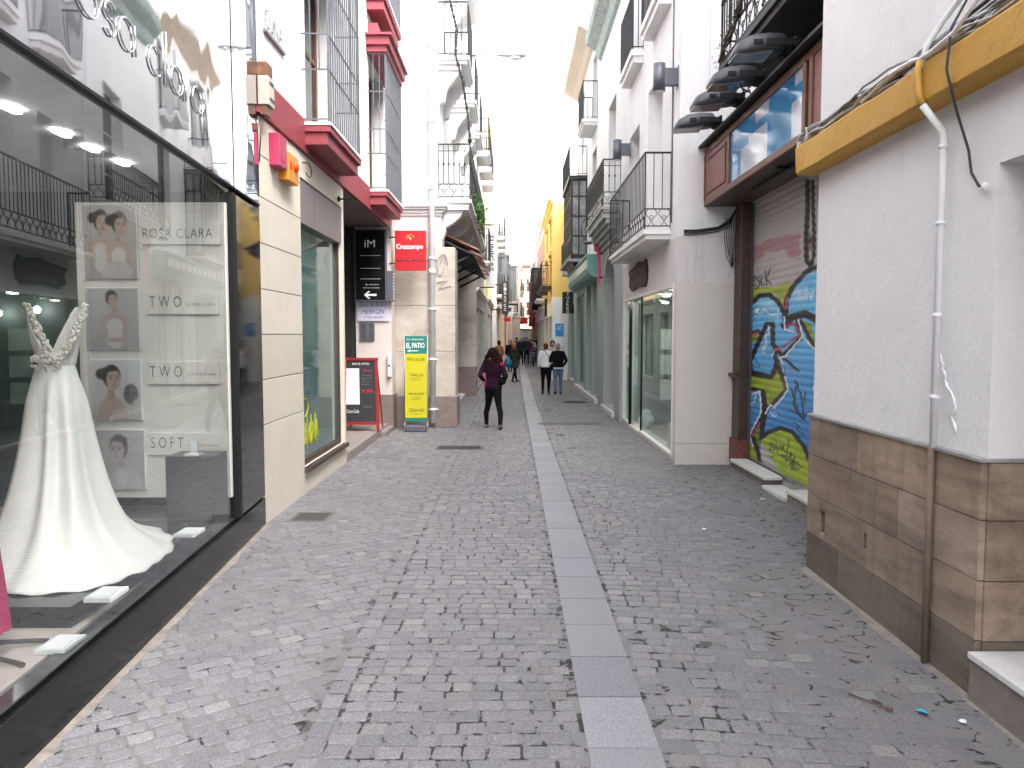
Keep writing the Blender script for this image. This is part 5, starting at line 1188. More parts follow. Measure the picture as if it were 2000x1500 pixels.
# ---- right: shutter bay 6.04 - 10.95, back wall X = 3.28
XS = 3.28; RS = RIGHT(XS)
hs_r = thing('shop_house', 'recessed shop house with roller shutter, wooden sign box and planted balcony', 'house', (3.3, 8.5, 0))
m = MB(); m.wall(RS, 6.0, 10.95, 0, 3.68, [(6.3, 10.72, .10, 3.66)], .2); m.build('shutter_surround', M['greystone'], hs_r)
m = MB(); m.wall(RS, 6.0, 10.95, 3.68, 10.6, [(7.0, 8.2, 5.05, 7.4)], .25); m.box(3.54, 8.5, 5.9, 10.95, 0, 10.58); m.build('upper_wall', M['white'], hs_r)
window(hs_r, RS, 7.0, 8.2, 5.05, 7.4, .15, M['wood'], M['winglass'], 2, 2)
m = MB(); m.fb(RS, 10.62, 10.93, .0, .14, .34, 3.66); m.build('door_post', M['brownmetal'], hs_r, bevel=.01)
rrp = simple('rusty_red_paint', (.15, .05, .04), .6, 0, .35, 15); pb('post_foot', rrp, hs_r, RS, [(10.60, 10.94, .0, .17, .06, .40)]); pb('post_collar', M['brownmetal'], hs_r, RS, [(10.60, 10.94, 0, .20, 1.27, 1.32)])
m = MB(); m.fb(RS, 9.25, 10.6, 0, .20, .0, .10); m.build('step_riser', M['stepstone'], hs_r)
m = MB(); m.fb(RS, 9.2, 10.62, .005, .24, .10, .14); m.fb(RS, 8.45, 9.2, 0.005, .26, .0, .045); m.fb(RS, 6.1, 8.44, .005, .24, .10, .14); m.build('threshold', M['marble'], hs_r, bevel=.006)
m = MB(); m.fb(RS, 6.1, 8.44, 0, .22, 0, .10); m.build('step_riser', M['stepstone'], hs_r)
# graffiti shutter: steel slats with spray paint
def cp(x, y): return (1400 + x / 2.3417, 380 + y / 2.3417)
ys = np.linspace(10.66, 7.7, 250); zs = np.linspace(3.66, .13, 300); YY, ZZ = np.meshgrid(ys, zs)
off_ = .012 * np.abs(np.sin(ZZ / .085 * math.pi)) ** .6
XX = XS + .05 - off_
f_ = YY * math.cos(PITCH) - (ZZ - EYE) * math.sin(PITCH); up_ = YY * math.sin(PITCH) + (ZZ - EYE) * math.cos(PITCH)
U = (1000 + FPX * (XS + .04) / f_ - 1400) * 2.3417; V = (750 - FPX * up_ / f_ - 380) * 2.3417
C = np.zeros(U.shape + (3,)); C[...] = (.46, .42, .42)
wob = 5 * np.sin(V * .045) + 4 * np.sin(U * .06 + V * .02)
def fill(poly, col, s=0): blend(C, in_poly(U + s * np.sin(V * .09) * 4, V + s * np.cos(U * .08) * 4, poly).astype(float), col)
def line(pts, w_, col, alpha=1.0, closed=False):
    d = np.full(U.shape, 1e9); P = list(pts) + ([pts[0]] if closed else [])
    for a, b in zip(P, P[1:]): d = np.minimum(d, seg_dist(U, V, a, b))
    blend(C, soft(d, w_ / 2, 3.0) * alpha, col)
fill([(140, 250), (260, 200), (380, 175), (380, 280), (330, 290), (300, 250), (220, 265), (180, 310), (140, 325)], (.40, .22, .24), 1)
fill([(110, 480), (150, 425), (250, 425), (330, 400), (335, 440), (312, 520), (270, 455), (200, 445), (150, 500), (118, 560)], (.38, .44, .06), 1)
blue = [(60, 600), (120, 560), (165, 490), (205, 455), (250, 458), (285, 490), (310, 540), (318, 470), (350, 420), (400, 370), (480, 340), (480, 1260), (430, 1225), (400, 1160), (345, 1090), (270, 1070), (205, 1115), (195, 1215), (150, 1130), (95, 1060), (60, 1060)]
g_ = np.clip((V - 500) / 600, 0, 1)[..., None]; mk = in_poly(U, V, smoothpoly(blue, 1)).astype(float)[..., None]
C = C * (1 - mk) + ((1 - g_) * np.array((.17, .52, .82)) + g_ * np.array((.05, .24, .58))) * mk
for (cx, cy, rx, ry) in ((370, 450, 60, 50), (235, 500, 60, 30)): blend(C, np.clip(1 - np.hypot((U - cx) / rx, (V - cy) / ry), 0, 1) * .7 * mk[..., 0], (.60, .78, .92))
bk = (.018, .014, .018); wt = (.78, .80, .86); gr = (.36, .46, .04); mg = (.40, .09, .16)
fill([(0, 580), (118, 562), (112, 700), (120, 760), (105, 1060), (0, 1060)], (.01, .20, .66))
fill([(135, 880), (150, 825), (250, 838), (278, 790), (315, 888), (225, 975), (212, 895), (150, 900)], gr, 1)
fill([(205, 1115), (270, 1075), (345, 1095), (395, 1160), (430, 1230), (480, 1300), (480, 1340), (420, 1330), (340, 1330), (270, 1240), (215, 1150)], gr, 1)
fill([(100, 1085), (140, 1095), (185, 1190), (190, 1230), (130, 1180), (105, 1150)], gr, 1)
fill([(160, 1100), (195, 1030), (205, 1100), (190, 1200)], (.16, .25, .03))
fill([(385, 575), (430, 588), (452, 690), (420, 680), (400, 620)], (.30, .32, .04)); fill([(145, 700), (148, 650), (185, 625), (190, 660)], (.25, .30, .04))
for (cx, cy) in ((225, 900), (250, 930), (180, 850), (270, 1110), (330, 1200), (300, 1240), (130, 520), (290, 450)): blend(C, np.clip(1.0 - np.hypot(U - cx, V - cy) / 32, 0, 1) * .5, (.06, .20, .04))
line([(118, 572), (150, 505), (195, 463), (240, 458), (282, 492), (308, 545), (314, 610)], 21.2, bk)
line([(60, 610), (125, 562)], 17.5, bk); line([(150, 765), (228, 592), (256, 592), (256, 682), (300, 742), (382, 655), (368, 570)], 21.2, bk)
line([(135, 640), (150, 700), (152, 765), (158, 812), (248, 832), (272, 775), (262, 700)], 18.8, bk); line([(135, 640), (190, 622), (200, 640)], 15.0, bk)
line([(128, 892), (150, 820), (250, 836), (280, 782), (318, 890), (226, 985), (212, 900), (170, 890)], 18.8, bk, 1, True)
line([(226, 985), (212, 1050), (203, 1112), (240, 1085), (290, 1068), (345, 1085), (400, 1155), (430, 1230), (450, 1280)], 20.0, bk)
line([(212, 900), (205, 1000), (160, 1100), (190, 1185), (196, 1225)], 18.8, bk); line([(205, 1000), (200, 1115)], 12.5, bk)
line([(314, 600), (318, 480), (345, 425), (400, 362), (432, 338), (480, 325)], 22.5, bk); line([(300, 742), (370, 805)], 12.5, bk)
line([(430, 330), (410, 300), (408, 190), (416, 60), (414, -60)], 22.5, bk); line([(430, 330), (443, 280), (445, 190), (440, 60), (438, -60)], 16.2, bk); blend(C, np.clip(1.3 - np.hypot((U - 428) / 18, (V - 210) / 34), 0, 1) * .9, bk); blend(C, soft(np.hypot((U - 428) / .6, V - 245), 16, 6), (.22, .21, .21))
line([(308, 600), (345, 560), (400, 545), (455, 570), (480, 600)], 35.0, bk); line([(385, 580), (440, 690), (470, 730)], 17.5, bk); line([(95, 745), (120, 760), (128, 800)], 32.5, bk); line([(85, 1050), (105, 1068)], 20.0, bk)
line([(150, 640), (190, 628)], 10.2, mg); line([(262, 712), (300, 700), (378, 640), (352, 590), (318, 600)], 11.2, mg); line([(322, 470), (316, 520)], 11.6, mg); line([(300, 840), (312, 888), (232, 965)], 4, (.30, .14, .05)); line([(195, 1045), (165, 1105)], 7.2, mg)
line([(128, 625), (145, 700), (143, 770), (120, 805), (116, 915), (160, 915), (195, 898), (202, 960), (200, 1000), (150, 1100)], 7.2, wt); line([(262, 715), (252, 738)], 5.8, wt)
line([(308, 560), (310, 616), (352, 628)], 7.2, wt); line([(372, 572), (392, 648), (310, 742), (290, 745), (300, 780), (325, 890), (296, 935), (272, 960), (262, 975), (245, 960), (222, 1000)], 7.2, wt); line([(395, 655), (452, 712)], 7.2, wt)
line([(235, 600), (238, 640), (222, 640), (228, 690), (212, 695)], 5.8, wt); line([(190, 520), (180, 540), (205, 545), (215, 520), (240, 548), (275, 548), (285, 522)], 5.8, wt)
line([(410, 420), (408, 455), (425, 450), (432, 480), (440, 440)], 5.8, wt); line([(440, 880), (450, 900)], 8.7, wt); line([(120, 820), (140, 960), (170, 950), (180, 910)], 4.3, wt); line([(150, 920), (142, 960), (165, 965)], 5.8, wt); line([(150, 1100), (165, 1150)], 5.8, wt)
for (x, y, r_) in ((276, 568, 7), (213, 718, 8), (403, 466, 9), (378, 470, 8), (262, 1006, 9), (246, 996, 4), (214, 700, 5), (182, 530, 6)): d = np.abs(np.hypot(U - x, V - y) - r_); blend(C, soft(d, 1.8, 2.5), wt)
line([(365, 860), (350, 960), (375, 1010), (400, 1030), (385, 920), (358, 850)], 7.2, bk); line([(340, 890), (375, 1000), (430, 1010)], 5.8, bk); line([(405, 900), (400, 960)], 5.8, bk); line([(335, 985), (400, 1020), (420, 990)], 5.8, bk); line([(350, 1040), (380, 1060), (360, 1070), (400, 1100)], 4.3, bk)
line([(155, 730), (190, 770), (195, 790), (160, 785), (155, 735)], 4.3, bk); line([(275, 745), (290, 800), (312, 830), (305, 790), (270, 740)], 4.3, bk); line([(325, 800), (350, 790), (335, 815), (365, 805)], 2.5, (.45, .12, .25))
for st in ([(140, 435), (135, 370), (150, 362), (155, 385), (138, 395)], [(178, 415), (165, 418), (162, 390), (172, 372), (180, 385), (165, 400)], [(198, 375), (185, 385), (196, 402), (190, 425), (178, 430)], [(215, 375), (200, 390), (205, 415), (218, 410)], [(222, 350), (228, 415)], [(245, 340), (226, 385), (248, 410)]): line(st, 6.5, (.05, .045, .045))
for st in ([(238, 1140), (252, 1135), (250, 1150), (240, 1170), (258, 1168)], [(262, 1140), (260, 1165), (270, 1165), (272, 1138)], [(280, 1150), (278, 1180)], [(290, 1145), (296, 1170), (302, 1145), (310, 1180)], [(330, 1120), (318, 1200), (300, 1190), (318, 1220), (340, 1180), (335, 1240), (355, 1200), (350, 1260), (375, 1235), (388, 1245), (360, 1262)], [(245, 1200), (262, 1196)], [(280, 1190), (310, 1196)], [(340, 1260), (350, 1215), (372, 1225), (345, 1245)]): line(st, 5, (.03, .03, .03))
rg = np.random.RandomState(4); C[:] *= (1 + .05 * rg.randn(*U.shape))[..., None]
for x in range(120, 430, 9): blend(C, soft(np.hypot(U - x, V - (1185 + (x - 120) * .55 + 4 * math.sin(x))), 3.5, 2), (.34, .34, .33))
sh = thing('roller_shutter', 'steel roller shutter covered in blue and green graffiti', 'shutter', RS.p(9, 0, .1))
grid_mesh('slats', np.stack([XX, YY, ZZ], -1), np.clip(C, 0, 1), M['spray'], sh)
pb('guide_rail', M['greymetal'], sh, RS, [(10.64, 10.72, -.06, .01, .10, 3.66)]); pb('bottom_bar', M['steel'], sh, RS, [(6.3, 10.64, -.05, -.015, .10, .16)]); pb('slat_backing', M['greymetal'], sh, RS, [(6.3, 7.71, -.06, -.04, .13, 3.66)])
# sign box
bx = thing('sign_box', 'wooden sign box with blue and white painted glass above the graffiti shutter', 'sign box', (2.95, 8.8, 3.65))
YB0, YB1 = 5.98, 11.0; xf = 2.70
m = MB(); m.box(xf + .03, 3.27, YB0, YB1 - .02, 3.66, 3.72); m.box(xf + .03, 3.27, YB1 - .05, YB1 - .02, 3.72, 4.42); m.build('casing', M['brownmetal'], bx)
m = MB(); m.box(xf, xf + .04, YB0, YB1, 3.66, 3.74); m.box(xf, xf + .04, YB0, YB1, 4.36, 4.44)
for y_ in (YB1 - .06, 9.72, 7.22, 7.06): m.box(xf - .004, xf + .04, y_, y_ + .08, 3.74, 4.36)
m.build('frame', M['wood'], bx, bevel=.006)
pb('side_panel', M['woodpink'], bx, None, [(xf + .015, xf + .03, 9.80, YB1 - .06, 3.74, 4.36)]); pb('side_panel', M['woodpink'], bx, None, [(xf + .015, xf + .03, YB0, 7.06, 3.74, 4.36)])
pb('moulding', M['wood'], bx, None, [(xf + .0, xf + .02, 9.90, YB1 - .16, 3.80, 3.83), (xf, xf + .02, 9.90, YB1 - .16, 4.27, 4.30), (xf, xf + .02, 9.90, 9.93, 3.83, 4.27)])
YY, ZZ = np.meshgrid(np.linspace(9.72, 7.30, 130), np.linspace(4.36, 3.74, 50)); C = np.zeros(YY.shape + (3,)); C[...] = (.05, .24, .48)  # sky reflections painted as blue and white blocks into the glass colour
def rect(y0, y1, z0, z1, c): C[(YY > y0) & (YY < y1) & (ZZ > z0) & (ZZ < z1)] = c
w1 = (.52, .56, .66); rect(9.0, 9.3, 3.7, 4.05, w1); rect(8.35, 9.0, 3.7, 4.13, w1); rect(8.3, 8.75, 4.22, 4.40, w1); rect(7.3, 7.62, 3.7, 4.10, w1); rect(7.3, 7.55, 4.24, 4.40, w1); rect(9.6, 9.72, 3.7, 4.4, (.10, .28, .5))
C += .02 * rg.randn(*YY.shape)[..., None]; C = np.clip(C, 0, 1)
grid_mesh('painted_reflection', np.stack([np.full_like(YY, xf + .022), YY, ZZ], -1), C, vcol('painted_reflection', .06, .8), bx)
m = MB(); m.hexa([(xf - .09, YB0, 4.46), (3.27, YB0, 4.56), (3.27, YB1 + .04, 4.56), (xf - .09, YB1 + .04, 4.46), (xf - .09, YB0, 4.49), (3.27, YB0, 4.60), (3.27, YB1 + .04, 4.60), (xf - .09, YB1 + .04, 4.49)]); m.build('canopy', M['blackmatt'], bx)
pb('soffit_track', M['iron'], bx, None, [(xf + .25, xf + .28, 7, 9.6, 3.62, 3.655), (xf + .12, xf + .25, 8.3, 8.33, 3.62, 3.65)])
# balcony above
def bal(m): m.fb(RS, 6.02, 9.35, .55, .80, 4.86, 4.92)
bb = balcony(hs_r, RS, 6.02, 9.45, .80, 5.06, .14, 1.15, M['blackmatt'], M['iron'], 'ornate', .10)
m = MB(); rl = random.Random(21)
for i in range(420):
    s = rl.uniform(7.0, 9.5); o = .80 + rl.gauss(0, .03); z = 5.25 + (9.5 - s) * .28 + rl.gauss(0, .07) - (.15 if s > 9 else 0); a = rl.uniform(0, 6.28); l = rl.uniform(.02, .05)
    c = Vector(RS.p(s, o, z)); d = Vector((math.cos(a) * .5, math.sin(a), rl.uniform(-.8, .8))) * l; e = Vector((.2, .1, .5)) * l * .5; m.quad(c - d, c + e, c + d, c - e)
t = thing('climbing_plant', 'thin climbing plant twined along the black balcony above the sign box', 'plant', RS.p(9, .8, 5.1)); m.build('leaves', simple('dull_leaf', (.07, .08, .03), .6, 0, .4, 20), t, fix=False)
m = MB(); 
for q in range(3): m.tube([RS.p(6.6 + k * .19, .80 + .02 * math.sin(k * 1.9 + q), 6.15 - k * .07 + .04 * math.sin(k * 1.3 + q * 2)) for k in range(16)], .014, 5)
m.build('stem', simple('dry_stem', (.05, .04, .03), .8), t)
# floodlights: housing tapering outwards, glass below
def floodlight(label, X, Y, Z, first=[]):
    if first: return dup(first[0], (X, Y, Z), label)
    t = thing('floodlight', label, 'floodlight', (X, Y, Z), 'floodlights on arms above the shutter')
    m = MB(); rings = []
    for x, hw, z0, z1 in ((-.27, .09, -.085, -.06), (-.22, .14, -.09, .02), (-.12, .155, -.08, .075), (.05, .155, -.06, .10), (.20, .14, -.045, .10), (.24, .10, -.03, .07)):
        rings.append([(x, -hw, z0), (x, hw, z0), (x, hw, (z0 + z1) / 2), (x, hw * .75, z1), (x, 0, z1 + .012), (x, -hw * .75, z1), (x, -hw, (z0 + z1) / 2)])
    m.loft(rings); h = m.build('housing', simple('lamp_housing', (.075, .078, .085), .42, .3, .15), t, local=True)
    m = MB(); m.hexa([(-.26, -.12, -.11), (.08, -.14, -.09), (.08, .14, -.09), (-.26, .12, -.11), (-.26, -.12, -.088), (.08, -.14, -.062), (.08, .14, -.062), (-.26, .12, -.088)]); m.build('lens', simple('lamp_glass', (.10, .10, .105), .15, 0, .2), t, local=True)
    m = MB(); m.box(.02, .30, -.17, -.155, -.03, .03); m.box(.02, .30, .155, .17, -.03, .03); m.box(.28, .31, -.17, .17, -.04, .05); m.box(.24, .31, -.07, .07, -.07, .05); m.box(-.10, -.02, -.175, -.15, -.02, .02); m.build('bracket', M['iron'], t, local=True)
    m = MB(); m.tube([(.30, 0, 0), (.62, 0, .01), (.95, 0, .02)], .026, 8); m.build('arm', simple('arm_metal', (.09, .095, .11), .4, .5), t, local=True); first.append(t); return t
for lab, Y in (('black floodlight at the far end of the sign box canopy', 10.15), ('second black floodlight from the far end, above the sign box', 9.18), ('third black floodlight, under the corner of the planted balcony', 8.42), ('nearest and largest black floodlight under the dark balcony', 7.55)): floodlight(lab, 2.37, Y, 4.60)
t = thing('iron_scroll', 'small curled iron bracket between the floodlights', 'bracket', (2.7, 8.8, 4.5))
m = MB(); m.tube([(2.62 + .05 * math.cos(R(a)) * (1 - a / 900), 8.8, 4.62 + .05 * math.sin(R(a))) for a in range(0, 420, 30)], .008, 5); m.tube([(2.66, 8.8, 4.57), (2.5, 8.8, 4.66), (2.4, 8.8, 4.7)], .009, 5); m.tube([(2.66, 8.8, 4.6), (2.70, 8.8, 4.48)], .009, 5); m.build('curl', M['iron'], t)
m = MB()
for k, (dz, rr) in enumerate(((0, .012), (.03, .010), (-.03, .008), (.015, .007))):
    m.tube([(2.42 + .0, 10.93, 3.30 + dz), (2.6, 10.925, 3.30 + dz), (2.9, 10.92, 3.34 + dz), (3.05, 10.91, 3.42 + dz * 1.5), (3.15, 10.9, 3.62)], rr, 5)
for k in range(7): m.tube([(3.0 + .03 * k, 10.90, 3.5), (2.98 + .03 * k, 10.88, 3.2 + .03 * (k % 3)), (3.02 + .02 * k, 10.9, 2.95 + .08 * (k % 2)), (3.10, 10.9, 2.8)], .006, 4)
tag(m.build('cable_bundle', M['cable_b']), 'black cables drooping across the corner house towards the brown post', 'cables')
# ---- right: near white wall with mustard ledge
R1 = RIGHT(2.38)
h1 = thing('corner_house', 'white house with mustard ledge and brown stone dado at the right edge', 'house', (2.4, 4.9, 0))
m = MB(); m.wall(R1, -3.0, 6.04, 1.235, 11.0, [(2.1, 3.81, 1.235, 2.69), (-2, -.6, 1.5, 2.8)], .55); m.build('wall', M['white'], h1)
m = MB(); m.box(2.935, 8, -3, 6.035, 0, 10.98); m.build('core_wall', M['dark'], h1)
m = MB(); m.box(2.7, 2.76, 2.12, 3.79, .26, 2.68); m.build('entrance_door', M['wood'], h1)
pb('door_panel', M['woodpink'], h1, None, [(2.68, 2.70, 2.9, 3.7, .4, 1.2), (2.68, 2.70, 2.9, 3.7, 1.4, 2.5)])
m = MB(); rd = random.Random(12); zc = [0, .30, .61, .92, 1.215]
def slab(fr, a0, a1, z0, z1, o0=-.10, o1=.03):
    k = rd.uniform(.78, 1.18); w_ = rd.random(); m.col = (.29 * k, (.213 + .012 * w_) * k, (.155 + .025 * w_) * k) if z0 > .2 else (.17 * k, .138 * k, .11 * k)
    m.fb(fr, a0 + .0025, a1 - .0025, o0, o1, z0 + .003, z1 - .002)
for j in range(4):
    cuts = {0: (3.81, 4.55, 5.45, 6.04), 1: (3.81, 4.3, 5.1, 6.04), 2: (3.81, 4.62, 6.04), 3: (3.81, 4.30, 5.2, 6.04)}[j]
    for a0, a1 in zip(cuts, cuts[1:]):
        if j == 1 and a0 == 5.1:        # the slab with the square vent hole
            slab(R1, 5.1, 5.70, zc[1], zc[2]); slab(R1, 5.80, 6.04, zc[1], zc[2]); slab(R1, 5.70, 5.80, zc[1], zc[1] + .05); slab(R1, 5.70, 5.80, zc[1] + .22, zc[2]); continue
        if j == 1 and a0 == 4.3:        # small round hole kept near its end
            slab(R1, 4.3, 5.02, zc[1], zc[2]); slab(R1, 5.015, 5.06, zc[1], zc[1] + .13); slab(R1, 5.015, 5.06, zc[1] + .235, zc[2]); slab(R1, 5.055, 5.1, zc[1], zc[2]); continue
        slab(R1, a0, a1, zc[j], zc[j + 1])
    slab(FACE(3.81), 2.38, 2.80, zc[j], zc[j + 1], -.03, .012)
m.col = None
def dado_mat():
    mm, t, b = newmat('brown_dado_stone'); at = t.nodes.new('ShaderNodeAttribute'); at.attribute_name = 'Col'; v = pos_node(t, 1.6, .55, 3.2)
    n = noise(t, v, 2.6, 8, .68, .5); n2 = noise(t, pos_node(t, 4, 4, .9), 2.2, 6, .7); n3 = noise(t, pos_node(t), 90, 3, .6)
    c = mix(t, at.outputs['Color'], ramp(t, n, [(.28, .50), (.5, 1.0), (.72, 1.5)]), 1.0, 'MULTIPLY')
    c = mix(t, c, (.07, .06, .05), ramp(t, n2, [(.50, 0.0), (.78, .55)])); c = mix(t, c, (.30, .26, .22), ramp(t, noise(t, pos_node(t, 1, 1, .7), 5.5, 6, .75), [(.62, 0.0), (.78, .35)]))
    lnk(t, c, b.inputs['Base Color']); lnk(t, ramp(t, n, [(.3, .5), (.7, .75)]), b.inputs['Roughness']); bump(t, b, n3, .12, .003); return mm
m.build('dado', dado_mat(), h1, bevel=.002)
m = MB(); m.fb(R1, 3.81, 6.04, -.5, -.05, 0, 1.235); m.fb(R1, -3, 2.1, -.5, .03, 0, 1.235); m.build('dado_backing', M['dark'], h1)  # backing coloured near black, so the vent hole's shade is in its colour
m = MB(); m.fb(R1, 3.795, 6.06, -.05, .045, 1.216, 1.236); m.fb(FACE(3.81), 2.33, 2.80, -.05, .02, 1.2165, 1.2355); m.build('dado_cap', M['greystone'], h1, bevel=.003)
m = MB(); m.fb(R1, 2.05, 3.80, -.5, .06, 0, .22); m.build('step_riser', M['stepstone'], h1, bevel=.004); m = MB(); m.fb(R1, 2.05, 3.795, -.5, .075, .22, .255); m.build('door_step', M['marble'], h1, bevel=.005)
m = MB(); N_ = 60; prof = []
for k in range(N_ + 1):
    s = -3 + (6.17 + 3) * k / N_; w_ = .012 * mnoise.noise(Vector((s * 2.2, 1, 7))); w2 = .010 * mnoise.noise(Vector((s * 2.0, 4, 2)))
    prof.append([R1.p(s, -.02, 3.34 + w_), R1.p(s, .13 + w2, 3.33 + w_), R1.p(s, .14 + w2, 3.315 + w_), R1.p(s, .14 - w2, 3.125 + w2), R1.p(s, .12, 3.105 + w2), R1.p(s, -.02, 3.10 + w2)])
m.loft(prof); m.sm = [False] * len(m.sm); m.build('ledge', M['ochre'], h1, bevel=.004)
Yp = 4.26
m = MB(); m.tube([R1.p(Yp + .03, .155, 3.34), R1.p(Yp + .03, .165, 3.28), R1.p(Yp + .015, .165, 3.16), R1.p(Yp, .15, 3.10)], .021, 8); m.build('conduit_painted', M['ochre'], h1)
m = MB(); m.tube([R1.p(Yp, .15, 3.10), R1.p(Yp - .03, .05, 2.95), R1.p(Yp - .03, .045, 2.9), R1.p(Yp - .03, .045, 1.23)], .019, 10)
for z in (2.86, 2.45, 1.95, 1.5): m.tube([R1.p(Yp - .03, .045, z), R1.p(Yp - .03, .045, z + .02)], .025, 10)
m.build('conduit', M['whitepipe'], h1); m = MB(); m.tube([R1.p(Yp - .03, .052, 1.23), R1.p(Yp - .03, .052, .01)], .019, 10); m.build('conduit_lower', stone('brown_conduit', (.13, .09, .07), (.19, .135, .10), 6, 1, .6), h1)
rl = random.Random(17)
def cable(name, mat, label, n, z0, rr, sag=.04, s0=2.0, s1=6.1):
    m = MB()
    for q in range(n):
        ph = rl.uniform(0, 6); a = rl.uniform(.3, 1); zb = z0 + rl.uniform(-.015, .03); o_ = rl.uniform(.02, .10); r_ = rr * rl.uniform(.7, 1.2)
        m.tube([R1.p(s0 + (s1 - s0) * k / 40, o_ + .02 * math.sin(k * .7 + ph), zb + sag * a * abs(math.sin(k * .16 + ph)) + .008 * math.sin(k * 1.7 + ph)) for k in range(41)], r_, 5)
    return tag(m.build(name, mat), label, 'cables')
cable('cable_bundle', M['cable_w'], 'tangle of white cables lying along the mustard ledge', 8, 3.36, .008, .05)
cable('cable_bundle', M['cable_g'], 'grey cables tied above the mustard ledge', 5, 3.40, .009, .06)
m = MB()
m.tube([R1.p(s, .03, 3.40 + .05 * max(0, 5.2 - s)) for s in (6.2, 5.6, 5.2, 4.8, 4.4, 4.0, 3.4, 2.6)], .012, 6); m.tube([R1.p(s, .045, 3.43 + .055 * max(0, 5.0 - s)) for s in (6.1, 5.2, 4.8, 4.3, 3.8, 3.2, 2.5)], .010, 6)
tag(m.build('power_cable', M['cable_b']), 'pair of thick black cables rising above the mustard ledge', 'cables')
m = MB(); m.tube([R1.p(Yp + .03, .155, 3.30), R1.p(Yp + .01, .13, 3.42), R1.p(Yp - .06, .08, 3.53), R1.p(Yp - .16, .05, 3.60), R1.p(Yp - .3, .05, 3.62), R1.p(Yp - .5, .05, 3.66), R1.p(Yp - .9, .05, 3.85)], .017, 8)
m.tube([R1.p(Yp + .03, .15, 3.36), R1.p(Yp - .1, .16, 3.35), R1.p(Yp - .3, .16, 3.37), R1.p(Yp - .45, .15, 3.45), R1.p(Yp - .7, .10, 3.62), R1.p(Yp - 1.0, .1, 3.9)], .012, 8)
m.tube([R1.p(Yp + .03, .14, 3.36), R1.p(Yp + .2, .12, 3.40), R1.p(Yp + .45, .10, 3.42), R1.p(Yp + .9, .08, 3.38)], .012, 8)
tag(m.build('white_conduit', M['whitepipe']), 'thick white conduits looping into the painted pipe on the ledge', 'cables')
m = MB(); 
for q in range(5): m.tube([R1.p(6.10 + (.06 + .012 * q) * math.cos(R(a)), .09 + .03 * math.sin(R(a * 2 + q * 40)), 3.38 + (.05 + .008 * q) * math.sin(R(a))) for a in range(0, 361, 30)], .007, 5)
tag(m.build('coiled_cable', M['cable_w']), 'coil of white cable at the far end of the mustard ledge', 'cables')
m = MB(); m.tube([R1.p(3.72, .05, 3.58), R1.p(3.76, .17, 3.36), R1.p(3.80, .17, 3.2), R1.p(3.83, .08, 2.95), R1.p(3.84, .03, 2.8), R1.p(3.83, .02, 2.70), R1.p(3.89, .02, 2.62)] and [R1.p(4.0, .05, 3.60), R1.p(3.99, .16, 3.40), R1.p(4.0, .17, 3.2), R1.p(4.02, .10, 3.0), R1.p(4.02, .03, 2.80), R1.p(3.99, .03, 2.68), R1.p(3.92, .03, 2.60), R1.p(3.88, .03, 2.59)], .007, 6)
t = thing('loose_cable', 'single black cable hanging over the mustard ledge to a white plug', 'cable', R1.p(4, 0, 3)); m.build('wire', M['cable_b'], t)
m = MB(); m.ell(R1.p(3.87, .03, 2.59), (.02, .018, .02), 8, 5); m.build('plug', M['whitepipe'], t)

m = MB(); rl = random.Random(9)
Pk = []
for k in range(22): v = 690 + k * 7.5; u = 1838 + k * 1.4 + rl.uniform(-2.5, 2.5) + (14 if 9 < k < 16 else 0) * .6; yy, zz_ = onX(u, v, 2.38); Pk.append(R1.p(yy, .002, zz_))
m.tube(Pk, 0, 5, True, [.004 + .006 * abs(math.sin(k * .9)) for k in range(22)]); m.build('plaster_crack', M['white'], h1)
# ---- banners and street lamps on the left
t = thing('vertical_banner', 'tall white vertical banner reading tunicas on the left side', 'sign', (-.8, 26, 4))
x0, z1 = onY(950, 440, 26); x1, z0 = onY(966, 560, 26)
pb('cloth', M['paper'], t, None, [(x0, x1, 26, 26.04, z0, z1)]); pb('arm', M['iron'], t, None, [(-1.1, x1, 25.99, 26.05, z1, z1 + .04), (-1.1, x1, 25.99, 26.05, z0 - .04, z0)])
text_on('TUNICAS', 'lettering', M['blacklet'], t, (x0 + .09, 25.995, z1 - .28), (0, 0, -1), (1, 0, 0), 1.25, .15, 0, bold=.02)
t = thing('vertical_sign', 'black vertical sign with white letters on the yellow house at left', 'sign', (-.4, 36, 3))
x0, z1 = onY(980, 549, 36); x1, z0 = onY(993, 614, 36)
pb('box', M['blackmatt'], t, None, [(x0, x1, 36, 36.15, z0, z1)], .01); pb('arm', M['iron'], t, None, [(-1.0, x0, 36.05, 36.1, z1 - .2, z1 - .14), (-1.0, x0, 36.05, 36.1, z0 + .2, z0 + .26)])
T = [text_on(ch, 'x', M['whitelet'], None, (x0 + .10, 35.99, z1 - .24 - .19 * k), (1, 0, 0), (0, 0, 1), .11, .13, 0) for k, ch in enumerate('DISATCC') if ch != ' ']
q = merge_meshes('lettering', T, t)
for v in q.data.vertices: v.co -= world_loc(t)
def lamp_(label, u, v, Y, wallx):
    X, Z = onY(u, v, Y); s = 1.0; t = thing('street_lamp', label, 'street lamp', (wallx, Y, Z - .3), 'street lamps on arms high over the street')
    m = MB(); m.tube([(wallx, Y, Z - .45), (wallx + .25, Y, Z - .12), (wallx + .6, Y, Z), (X - .3, Y, Z)], .02, 6); m.build('arm', M['steel'], t)
    m = MB(); m.loft([[(x, Y + hw * math.cos(R(a)), Z + hz * math.sin(R(a)) - .02) for a in range(0, 360, 45)] for x, hw, hz in ((X - .35, .04, .03), (X - .1, .09, .045), (X + .15, .13, .07), (X + .33, .10, .05), (X + .38, .03, .02))]); m.build('head', simple('pale_lamp_head', (.50, .50, .50), .4), t)
    m = MB(); m.ell((X + .12, Y, Z - .08), (.16, .10, .05), 10, 5); m.build('lens', M['paper'], t)
